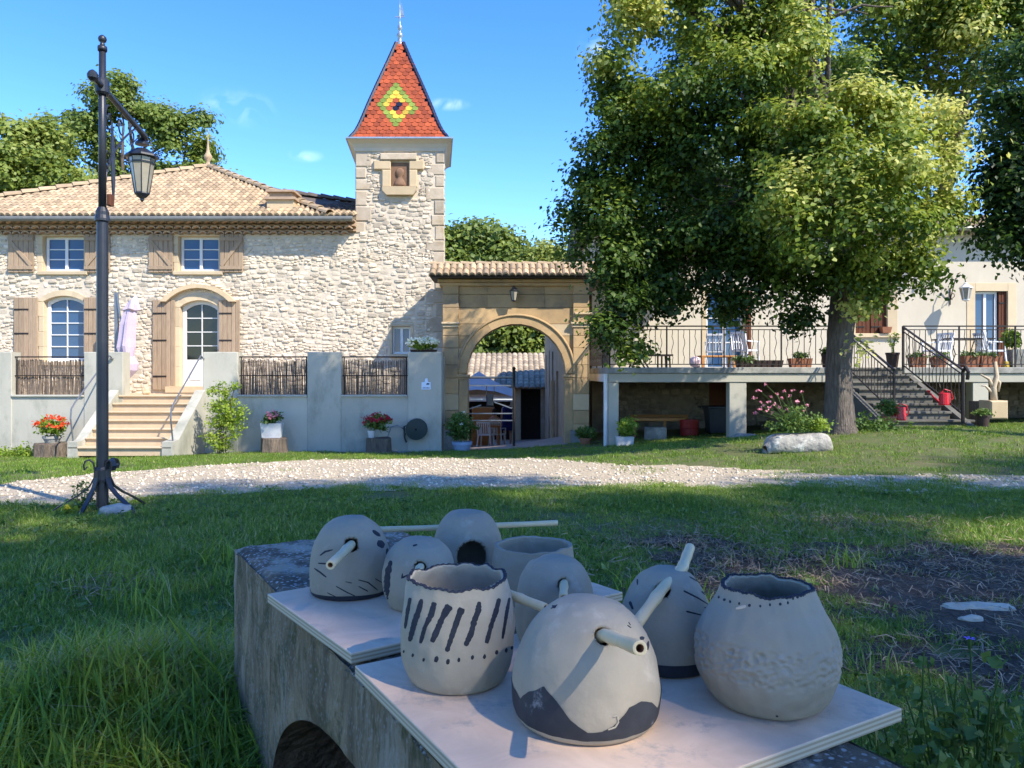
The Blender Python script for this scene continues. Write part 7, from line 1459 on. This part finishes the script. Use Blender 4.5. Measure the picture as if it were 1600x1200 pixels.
class Pot:
    def __init__(s, label, x, y, prof, dome, seed, mat='clay', nt=132, ns=56, wob=.0035, holes=(), tex=None, lean=(0, 0), rimwob=.004, name='clay_vessel'):
        s.t = thing(name, label, 'clay pot', (x, y, BT)); s.x, s.y = x, y; s.dome = dome
        rr, zz = smooth_prof(prof, ns); s.nt, s.ns = nt, ns; P = np.zeros((ns+1, nt, 3)); th = np.arange(nt)*2*PI/nt; s.H = zz.max()
        for j in range(ns+1):
            for i in range(nt):
                c, sn = math.cos(th[i]), math.sin(th[i]); r, z = rr[j], zz[j]; q = Vector((c*r*26, sn*r*26, z*16+seed*7))
                w = wob*(noise.noise(q)+.5*noise.noise(q*2.3))*min(1, z/.02+.15)*(min(1, r/.035) if dome else 1)
                if tex: a, b, amp = tex; k = max(0, min(1, (z-a)/.008, (b-z)/.008)); k *= max(0, min(1, noise.noise((c*1.6+5, sn*1.6, z*12))*2+1.5)); w -= k*amp*(abs(noise.noise((c*r*100, sn*r*100, z*130+seed)))*1.8+.9*noise.noise((c*r*150, sn*r*150, z*160)))
                rz = 0
                if not dome: rz = rimwob*(noise.noise((c*2.4, sn*2.4, seed*3))+.6*noise.noise((c*6, sn*6, seed*3+1)))*max(0, (z-s.H*.55)/(s.H*.45))**2
                P[j, i] = (x+(r+w)*c+lean[0]*z*z*20, y+(r+w)*sn+lean[1]*z*z*20, BT+z+rz+(w if dome and z > s.H*.9 else 0))
        s.P = P; F = [(j*nt+i, j*nt+(i+1) % nt, (j+1)*nt+(i+1) % nt, (j+1)*nt+i) for j in range(ns) for i in range(nt)]; s.F = F
        V = P.reshape(-1, 3); s.bvh = BVHTree.FromPolygons([Vector(v) for v in V], F)
        # holes: sight through a pixel to the wall, radius in metres, aspect
        hs = []
        for px, py, rad in holes:
            loc, nn, _, _ = s.bvh.ray_cast(CAM, camray(px, py))
            if loc is None: loc, nn, _, _ = s.bvh.find_nearest(CAM+camray(px, py)*(Vector((x, y, BT+.1))-CAM).length)
            if nn.dot(loc-Vector((x, y, BT+.06))) < 0: nn = -nn
            hs.append((loc, nn, rad))
        s.holes = hs; V = V.copy(); dead = np.zeros(len(V), bool)
        for loc, nn, rad in hs:
            d = V-np.array(loc); dn = d@np.array(nn); d2 = d-dn[:, None]*np.array(nn); rho = np.linalg.norm(d2, axis=1); near = (np.abs(dn) < rad*1.2)
            dead |= near & (rho < rad)
            ring = near & (rho >= rad) & (rho < rad+.0032)
            V[ring] = V[ring]-d2[ring]*((rho[ring]-rad)/rho[ring])[:, None]
        keep = [f for f in F if not any(dead[k] for k in f)]
        # inner skin
        me0 = np.zeros_like(V).reshape(ns+1, nt, 3); G = V.reshape(ns+1, nt, 3)
        du = np.roll(G, -1, 1)-np.roll(G, 1, 1); dv = np.gradient(G, axis=0); nrm = np.cross(du, dv); nrm /= (np.linalg.norm(nrm, axis=2, keepdims=True)+1e-9)
        cen = np.array([x, y, BT+s.H*.4]); sg = np.sign(((G-cen)*nrm).sum(2).mean()); nrm *= sg
        T = .0075; I = (G-nrm*T)
        I[0] = G[0]+np.array([0, 0, T]); I = I.reshape(-1, 3); nV = len(V)
        faces = list(keep)
        edges = {}
        for f in keep:
            for a, b in zip(f, f[1:]+f[:1]): edges[(a, b)] = 1
        bridge = [(b, a, a+nV, b+nV) for (a, b) in edges if (b, a) not in edges and not (a < nt and b < nt)]
        if dome: bridge = [q for q in bridge if q[0] < nt*ns or True]
        faces += [(a+nV, d+nV, c+nV, b+nV) for (a, b, c, d) in keep if dome or True]
        faces += bridge; base = tuple(reversed(range(nt)))
        m = MB(); m.add(np.concatenate([V, I]), faces+[base]); s.body = m.build('body', M[mat], s.t, smooth=True)
        s.V = V
        if not dome: s.rim = V.reshape(ns+1, nt, 3)[ns]
    def cast(s, px, py):
        loc, nn, _, _ = s.bvh.ray_cast(CAM, camray(px, py))
        if loc is None: return None
        if nn.dot(CAM-loc) < 0: nn = -nn
        return loc, nn
    def stroke(s, pts, name='painted_stroke', mat='paint', off=.0006, cols=4, rough=.12, seed=0, taper=True):
        """pts: (px, py, width px); a skin of paint following the clay"""
        rg = random.Random(seed+int(pts[0][0]*7)); P = []
        for (a, b, w), (c, d, v) in zip(pts, pts[1:]):
            n = max(2, int(math.hypot(c-a, d-b)/2.5))
            for k in range(n): t = k/n; P.append((a+(c-a)*t, b+(d-b)*t, w+(v-w)*t))
        P.append(pts[-1]); rows = []; n = len(P)
        for i, (a, b, w) in enumerate(P):
            q0, q1 = P[max(i-1, 0)], P[min(i+1, n-1)]; dx, dy = q1[0]-q0[0], q1[1]-q0[1]; L = math.hypot(dx, dy) or 1; nx, ny = -dy/L, dx/L
            e_ = min(i, n-1-i)*2.5; w2 = w*(min(1, math.sqrt(max(0, 1-(1-min(1, (e_+w*.12)/(w*.5)))**2))) if taper else 1)*(1+rg.uniform(-rough, rough)); row = []
            for c in range(cols+1):
                f = (c/cols-.5)*w2; h = s.cast(a+nx*f, b+ny*f)
                row.append(h[0]+h[1]*off*(1 if 0 < c < cols else .35) if h else None)
            rows.append(row)
        m = MB()
        for r0, r1 in zip(rows, rows[1:]):
            for c in range(cols):
                q = (r0[c], r0[c+1], r1[c+1], r1[c])
                if all(v is not None for v in q) and max((q[k]-q[k-1]).length for k in range(4)) < .03: m.add(q, [(0, 1, 2, 3)])
        if m.v: m.build(name, M[mat], s.t, smooth=True)
    def dot(s, px, py, w, h=None, ang=0, name='painted_dot', mat='paint', seed=0):
        h = h or w; rg = random.Random(int(px*31+py)); m = MB(); K = 12; c = s.cast(px, py)
        if not c: return
        vs = [c[0]+c[1]*.0008]; ca, sa = math.cos(ang), math.sin(ang)
        for ring in (.6, 1):
            for k in range(K):
                t = 2*PI*k/K; r = ring*(1+rg.uniform(-.12, .12)*ring); u, v = w*.5*r*math.cos(t), h*.5*r*math.sin(t); q = s.cast(px+u*ca-v*sa, py+u*sa+v*ca)
                if not q: return
                vs.append(q[0]+q[1]*(.0007 if ring < 1 else .0002))
        m.add(vs, [(0, 1+k, 1+(k+1) % K) for k in range(K)]+[(1+k, 1+K+k, 1+K+(k+1) % K, 1+(k+1) % K) for k in range(K)]); m.build(name, M[mat], s.t, smooth=True)
    def band(s, top, bottom=lambda t: 0, name='painted_band', mat='paint', nz=10, off=.0006):
        """paint between two heights given as functions of the angle (0 = towards +x)"""
        nt = 360; m = MB(); vs = []
        Pz = s.P[:, :, 2]-BT
        for i in range(nt+1):
            th = (i % nt)/nt*2*PI; u = th/(2*PI)*s.nt; i0 = int(u) % s.nt; i1 = (i0+1) % s.nt; f = u-int(u); colp = s.P[:, i0]*(1-f)+s.P[:, i1]*f; zc = colp[:, 2]-BT
            kmax = int(np.argmax(zc)) ; lo, hi = bottom(th), top(th); c = np.array([s.x, s.y])
            for k in range(nz+1):
                z = lo+(hi-lo)*k/nz; xx = np.interp(z, zc[:kmax+1], colp[:kmax+1, 0]); yy = np.interp(z, zc[:kmax+1], colp[:kmax+1, 1]); d = np.array([xx, yy])-c; L = np.linalg.norm(d)+1e-9; xx, yy = c+d*(1+off/L)
                vs.append((xx, yy, BT+z))
        m.add(vs, [(i*(nz+1)+k, (i+1)*(nz+1)+k, (i+1)*(nz+1)+k+1, i*(nz+1)+k+1) for i in range(nt) for k in range(nz)]); return m.build(name, M[mat], s.t, smooth=True)
    def rimpaint(s, w=.0035, name='painted_rim'):
        m = MB(); n = s.nt; R0 = s.V.reshape(s.ns+1, n, 3)[s.ns]; c = np.array([s.x, s.y, 0]); d = R0-c; d[:, 2] = 0; L = np.linalg.norm(d, axis=1, keepdims=True); d /= L; vs = []
        for o_, z_ in ((.0006, -.0012), (.0006, .0004), (-.0015, .0009), (-.0035, .0009), (-.0050, .0004)):
            for k in range(n): vs.append(R0[k]+d[k]*o_+np.array([0, 0, z_+.0008*math.sin(k*1.7)]))
        m.add(vs, [(j*n+k, j*n+(k+1) % n, (j+1)*n+(k+1) % n, (j+1)*n+k) for j in range(4) for k in range(n)]); m.build(name, M['paint'], s.t, smooth=True)
def cane(label, pts, r=.0075, tip=1, name='bamboo_stick'):
    """hollow cane through world points; the first point is the open near end"""
    pts = [Vector(p) for p in pts]; t = thing(name, label, 'bamboo stick', pts[0]); P = []
    for a, b in zip(pts, pts[1:]):
        for k in range(8): P.append(a.lerp(b, k/8))
    P.append(pts[-1]); n = 18; m = MB(); rs = [r*(1+.04*math.sin(i*1.3)+(.10 if i % 11 == 6 else 0)) for i in range(len(P))]; m.tube(P, rs, n, cap=False)
    d0 = (P[1]-P[0]).normalized(); a = d0.orthogonal().normalized(); b = d0.cross(a); ri = r*.56
    def ringp(c, q): return [c+(a*math.cos(2*PI*j/n)+b*math.sin(2*PI*j/n))*q for j in range(n)]
    m.add(ringp(P[0], r)+ringp(P[0]-d0*.0006, r*.8)+ringp(P[0], ri), [(i*n+(j+1) % n, i*n+j, (i+1)*n+j, (i+1)*n+(j+1) % n) for i in range(2) for j in range(n)]); e = P[-1]; m.add(ringp(e, r)+ringp(e, ri), [(j, (j+1) % n, n+(j+1) % n, n+j) for j in range(n)])
    m.build('cane', M['cane'], t, smooth=True)
    m = MB(); m.add(ringp(P[0], ri)+ringp(P[0]+d0*.02, ri*.9), [(j, (j+1) % n, n+(j+1) % n, n+j) for j in range(n)]+[tuple(n+j for j in range(n))]); m.build('hollow', M['cane_in'], t, smooth=False); return t
def P_at(px, py, d): return Vector((X(px, d), d, Z(py, d)))
# 7: the front dome with mountain band
A = Pot('pale clay dome in front with a dark mountain shaped band and a bamboo stick', .0975, 1.015, [(.070, 0), (.085, .001), (.0925, .010), (.0965, .032), (.0955, .058), (.090, .083), (.080, .107), (.066, .128), (.047, .145), (.024, .155), (.0, .158)], True, 1, nt=200, ns=90, wob=.0022, holes=[(944, 993, .0125)])
def wave(th):
    a = math.degrees(th) % 360   # 270 = towards the viewer
    K = [(0, .060), (20, .045), (60, .03), (110, .05), (150, .035), (178, .05), (192, .046), (206, .040), (217, .055), (232, .068), (243, .055), (254, .035), (266, .022), (276, .022), (286, .032), (297, .048), (309, .050), (320, .044), (329, .032), (337, .031), (347, .045), (360, .060)]
    return float(np.interp(a, [k[0] for k in K], [k[1] for k in K]))+.0012*noise.noise((a*.15, 0, 0))+.002*noise.noise((a*.04, 3, 0))
A.band(wave, lambda t: .010+.0015*noise.noise((math.cos(t)*5, math.sin(t)*5, 0)), mat='paint_thin', nz=16, off=.0007)
hl, hn, _ = A.holes[0]
cane('bamboo stick poking towards the viewer from the front dome', [P_at(1000, 1013, .80), hl+hn*.002, hl-hn*.10+Vector((-.02, .03, .01))], r=.0078)
for q in ((1006, 985, 5, 12, -.5), (1003, 997, 8, 6, 0), (1019, 993, 6, 12, .4), (1012, 1009, 5, 15, .1), (1021, 1012, 5, 14, -.1)): A.dot(q[0], q[1], q[2], q[3], q[4])
A.stroke([(863, 946, 2), (868, 949, 2)], rough=.3); A.stroke([(861, 951, 1.6), (871, 945, 1.6)], rough=.3); A.dot(866, 948, 6, 5); A.stroke([(980, 977, 2), (986, 981, 2)]); A.stroke([(982, 972, 1.6), (985, 977, 1.6)])
A.stroke([(958, 1120, 3), (964, 1118, 3), (966, 1128, 3), (961, 1136, 3), (950, 1140, 3)], mat='clay', off=.0013); 
# 4: striped open pot
B = Pot('clay jar with a ragged open rim and slanting dark stripes', -.080, 1.142, [(.055, 0), (.066, .001), (.073, .010), (.080, .030), (.0835, .055), (.0840, .080), (.0815, .105), (.078, .128), (.0745, .143), (.0735, .151)], False, 2, nt=180, ns=80, wob=.003, rimwob=.0045, mat='clay')
B.rimpaint()
for pts in ([(641, 934, 6), (637, 955, 6), (633, 982, 4)], [(659, 936, 6), (655, 952, 9), (648, 972, 9), (640, 1002, 7)], [(679, 941, 8), (674, 960, 9), (664, 980, 7), (657, 1005, 6)], [(703, 946, 14), (697, 955, 12), (690, 968, 9), (683, 985, 9), (675, 1003, 9)], [(722, 950, 12), (717, 962, 10), (709, 985, 8), (698, 1018, 7)],
            [(749, 940, 6), (747, 955, 10), (741, 970, 9), (736, 990, 9), (727, 1009, 7)], [(780, 935, 6), (775, 955, 8), (768, 975, 7), (760, 1005, 7)], [(796, 934, 4), (792, 955, 6), (788, 980, 5), (785, 998, 4)]):
    B.stroke(pts, rough=.16)
for q in ((631, 1018, 3), (645, 1024, 4), (662, 1031, 4), (682, 1030, 7), (700, 1034, 6), (717, 1031, 5), (738, 1027, 5), (757, 1026, 5), (776, 1019, 5), (791, 1016, 5), (800, 1012, 4)): B.dot(q[0], q[1], q[2], q[2]*1.5, .2)
# 9: big jar on the right with a pressed texture band
C_ = Pot('large grey clay jar at the right with a dotted neck and rough pressed band', .352, 1.062, [(.052, 0), (.064, .001), (.074, .008), (.085, .025), (.0935, .045), (.0965, .066), (.094, .088), (.087, .108), (.079, .124), (.071, .137), (.0655, .149), (.062, .159)], False, 3, mat='clay2', nt=260, ns=120, wob=.0038, tex=(.048, .100, .0030), rimwob=.004)
C_.rimpaint()
for i, (px, py) in enumerate(((1123, 930), (1132, 934), (1141, 937), (1155, 940), (1171, 943), (1188, 944), (1203, 942), (1219, 941), (1231, 939), (1239, 932), (1246, 930), (1251, 928))): C_.dot(px, py+3, 3.4+(i % 3 == 1)*1.2, 4.6)
C_.stroke([(1150, 951, 4), (1166, 947, 5)], mat='ply', name='white_smear'); C_.dot(1214, 1119, 4, 3)
# 8: dome behind, right
D = Pot('round topped clay dome behind the right jar with thin whisker strokes and a long cane', .2415, 1.205, [(.062, 0), (.069, .001), (.0725, .010), (.0735, .035), (.0715, .063), (.066, .090), (.056, .115), (.041, .135), (.022, .146), (.0, .149)], True, 4, mat='clay2', nt=150, ns=64, wob=.002, holes=[(1035, 921, .0125), (1066, 888, .011)])
D.band(lambda t: .021, lambda t: .0015, nz=4)
hl, hn, _ = D.holes[0]
cane('long bamboo cane passing right through the dome behind the front pots', [P_at(994, 976, 1.08), hl+hn*.002, D.holes[1][0], P_at(1078, 856, 1.30)], r=.0085)
for pts in (((1068, 923, 3), (1090, 934, 2.5), (1106, 944, 1.6)), ((1077, 901, 1.6), (1095, 911, 3), (1108, 922, 2)), ((1096, 924, 3), (1108, 934, 2)), ((1072, 955, 3), (1096, 961, 2)), ((996, 905, 3), (996, 914, 2)), ((984, 940, 5), (989, 952, 4)), ((1100, 949, 2), (1108, 951, 2))): D.stroke(pts, rough=.1)
# 6: faceted dome in the middle
E = Pot('plain grey clay dome with a lopsided top behind the front dome', .073, 1.315, [(.055, 0), (.061, .001), (.0655, .012), (.0680, .04), (.0675, .068), (.063, .092), (.055, .112), (.044, .127), (.028, .137), (.010, .141), (.0, .141)], True, 5, mat='clay2', wob=.0035, holes=[(881, 912, .010)])
hl, hn, _ = E.holes[0]
cane('bamboo stick sticking out of the lopsided grey dome', [P_at(880, 934, 1.20), hl+hn*.002, hl-hn*.07], r=.0068)
hb = P_at(850, 946, 1.24)
cane('bamboo stick lying low between the striped jar and the front dome', [P_at(852, 950, 1.13), P_at(800, 930, 1.17), P_at(770, 917, 1.2)], r=.0070)
# 5: open jar at the back
F_ = Pot('plain grey open jar with faceted rim at the back', .043, 1.545, [(.062, 0), (.071, .001), (.077, .012), (.0815, .04), (.082, .065), (.0805, .085), (.0775, .100), (.0765, .109)], False, 6, mat='clay2', wob=.003, rimwob=.003, nt=110, ns=44)
# 3: dome with a black opening
G_ = Pot('tall clay dome at the back with a large round black opening', -.098, 1.70, [(.068, 0), (.075, .001), (.079, .012), (.080, .04), (.078, .07), (.072, .098), (.061, .122), (.045, .140), (.030, .1475), (.018, .149), (.0, .149)], True, 7, mat='clay2', wob=.0016, nt=150, ns=64, holes=[(738, 871, .034)])
cane('long thin bamboo stick lying across behind the back dome', [P_at(590, 827.5, 1.76), P_at(732, 823, 1.80), P_at(871, 817, 1.84)], r=.0066)
# 1: left dome with whiskers
H_ = Pot('clay dome furthest left with whisker strokes, a dark base line and leaf marks', -.335, 1.60, [(.070, 0), (.078, .001), (.0825, .010), (.0845, .032), (.0835, .058), (.079, .085), (.070, .112), (.056, .134), (.036, .149), (.015, .1555), (.0, .156)], True, 8, mat='clay2', wob=.002, nt=160, ns=70, holes=[(549, 851, .0145)])
H_.band(lambda t: .011+.0015*math.sin(t*3), lambda t: .0015, nz=3)
hl, hn, _ = H_.holes[0]
cane('bamboo stick pointing to the lower left out of the leftmost dome', [P_at(516, 883, 1.40), hl+hn*.002, hl-hn*.08], r=.0085)
for pts in (((500, 868, 2), (508, 862, 3), (520, 859, 2)), ((497, 880, 2), (512, 881, 3)), ((491, 888, 2), (500, 894, 3), (510, 902, 2.5)), ((525, 916, 1.6), (543, 926, 2), (556, 932, 1.6)), ((560, 906, 1.6), (575, 910, 2), (590, 922, 1.6)), ((560, 916, 1.6), (575, 924, 2)), ((511, 926, 1.4), (528, 934, 1.6)), ((540, 909, 1.4), (550, 911, 1.4)), ((586, 904, 1.4), (600, 912, 1.4))): H_.stroke(pts, rough=.1, mat='paint')
for q in ((595, 850, 11, 14, -.6), (588, 833, 6, 16, -.9), (603, 842, 5, 13, -.4), (606, 866, 6, 20, -.2), (611, 862, 4, 14, -.2)): H_.dot(*q)
# 2: small round dome
I_ = Pot('small round clay dome with a broad dark stripe down its left side', -.1815, 1.50, [(.045, 0), (.053, .001), (.060, .010), (.0685, .032), (.0715, .058), (.068, .084), (.058, .107), (.042, .122), (.022, .131), (.0, .134)], True, 9, mat='clay2', wob=.002, nt=140, ns=60, holes=[(657, 886, .0115)])
I_.stroke([(611, 876, 6), (606, 895, 10), (604, 915, 10), (602, 935, 9), (608, 950, 5)], rough=.25)
I_.stroke([(629, 896, 2), (628, 903, 3), (638, 898, 2.5)], rough=.1); I_.stroke([(645, 853, 3), (652, 851, 3)])
hl, hn, _ = I_.holes[0]
cane('short bamboo stick in the small round dome behind the striped jar', [P_at(650, 897, 1.40), hl+hn*.002, hl-hn*.06, P_at(672, 843, 1.60)], r=.0075)
# ------------------------------------------------------------------ foreground plants and stones on the right
for i, (px, py, w) in enumerate(((1504, 958, .10), (1540, 963, .14), (1518, 975, .06))):
    p = ghit(px, py); rock('white_stone_shard', ('flat white stone shard at the left on the dark soil', 'longest flat white stone shard on the dark soil', 'smallest white stone shard in front of the other two')[i], (p.x, p.y, p.z+.02), (w, w*.45, .022), M['chip'], 20+i)
def herb(name, label, px, d, ztop_px, seed, n=9, spread=.10, fl=None, cat='plant', z0=None, hgt=None, leafs=.022):
    x = X(px, d); z = gz(x, d); t = thing(name, label, cat, (x, d, z)); rg = np.random.default_rng(seed); zt = Z(ztop_px, d); m = MB(); C = []; tips = []
    for k in range(n):
        b_ = Vector((x+rg.normal(0, spread*.3), d+rg.normal(0, spread*.3), z)); e = Vector((x+rg.normal(0, spread), d+rg.normal(0, spread*.7), z+(zt-z)*rg.uniform(.55, 1.0))); mid = b_.lerp(e, .55)+Vector((rg.normal(0, .02), 0, 0))
        m.tube([b_, mid, e], [.004, .003, .0018], 5); tips.append(tuple(e))
        for q in range(9): f = rg.uniform(.1, 1); C.append(tuple((b_.lerp(mid, f*2) if f < .5 else mid.lerp(e, f*2-1))+Vector((rg.normal(0, .012), rg.normal(0, .012), 0))))
    m.build('stem', M['leaf_pot'], t); leaf_mesh('foliage', t, M['leaf_pot'], np.array(C), 5, .014, leafs, seed, tint=np.full(len(C), .5 if seed % 2 else .1), up=.3)
    if fl: leaf_mesh('blossom', t, M[fl], np.array(tips), 6, .006, .012, seed)
    return t
herb('wild_herb', 'tall green weed with drooping seed heads by the right jar', 1478, 1.75, 1010, 101, 20, .10, leafs=.028)
herb('wild_herb', 'leafy weed cluster at the lower right corner of the view', 1560, 1.7, 1050, 102, 26, .13, leafs=.028)
herb('wild_herb', 'short weed growing against the concrete wall under the board corner', 1410, 1.55, 1120, 103, 9, .07)
herb('wild_herb', 'yellowish weed behind the right corner of the near board', 1395, 2.2, 1040, 105, 9, .09)
herb('wild_herb', 'broad leafed weed in the grass at the bottom left', 150, 2.3, 1120, 107, 8, .10, leafs=.04)
p = X(1515, 1.95); t = thing('violet_flower', 'single small violet flower on a thin stem above the weeds at right', 'flower', (p, 1.95, 0))
m = MB(); m.tube([(p+.02, 1.95, 0), (p+.01, 1.95, .3), (p, 1.95, Z(1000, 1.95))], .0022, 5); m.lathe([(.003, 0), (.005, .012), (.004, .026)], (p, 1.95, Z(1014, 1.95)), 8); m.build('stem', M['leaf_pot'], t)
m = MB(); zf = Z(998, 1.95)
for k in range(5): a = 2*PI*k/5; m.add([(p, 1.95, zf), (p+.011*math.cos(a-.35), 1.95+.011*math.sin(a-.35), zf+.003), (p+.016*math.cos(a), 1.95+.016*math.sin(a), zf+.001), (p+.011*math.cos(a+.35), 1.95+.011*math.sin(a+.35), zf+.003)], [(0, 1, 2, 3)])
m.build('petals', M['fl_violet'], t)
C = np.array([tuple(ghit(105, 805)+Vector((.0, 0, .04)))]); t = thing('dandelion', 'yellow dandelion in the grass at the foot of the street lamp', 'flower', tuple(C[0]-np.array([0, 0, .04]))); leaf_mesh('blossom', t, M['fl_yellow'], C+np.array([[0, 0, .03]]), 30, .014, .03, 5); leaf_mesh('foliage', t, M['leaf_bush'], C, 20, .05, .06, 6)
herb('dry_weed', 'thin dark dry weed stems rising left of the street lamp base', 125, 6.8, 748, 110, 9, .10, leafs=.025)
# a few single long blades
m = MB()
for (px, py, pt, qx, dd) in ((292, 1120, 1022, 300, 2.35), (262, 1180, 1110, 280, 2.2), (1385, 1130, 1000, 1345, 2.0), (1500, 1140, 1020, 1470, 1.9), (240, 1085, 1000, 235, 2.6), (345, 1170, 1060, 362, 2.1), (480, 1190, 1100, 430, 1.75)):
    b_ = P_at(px, 1200 if px < 600 else 1160, dd); b_.z = 0; e = P_at(qx, pt, dd); mid = b_.lerp(e, .55)+Vector((.01, 0, 0)); w = Vector((.0035, 0, 0)); m.add([b_-w, b_+w, mid-w, mid+w, e], [(0, 1, 3, 2), (2, 3, 4)], tint=.9)
tag(m.build('grass_blades', M['grass']), 'a few long pale single grass blades standing above the lawn', 'grass', kind='stuff')
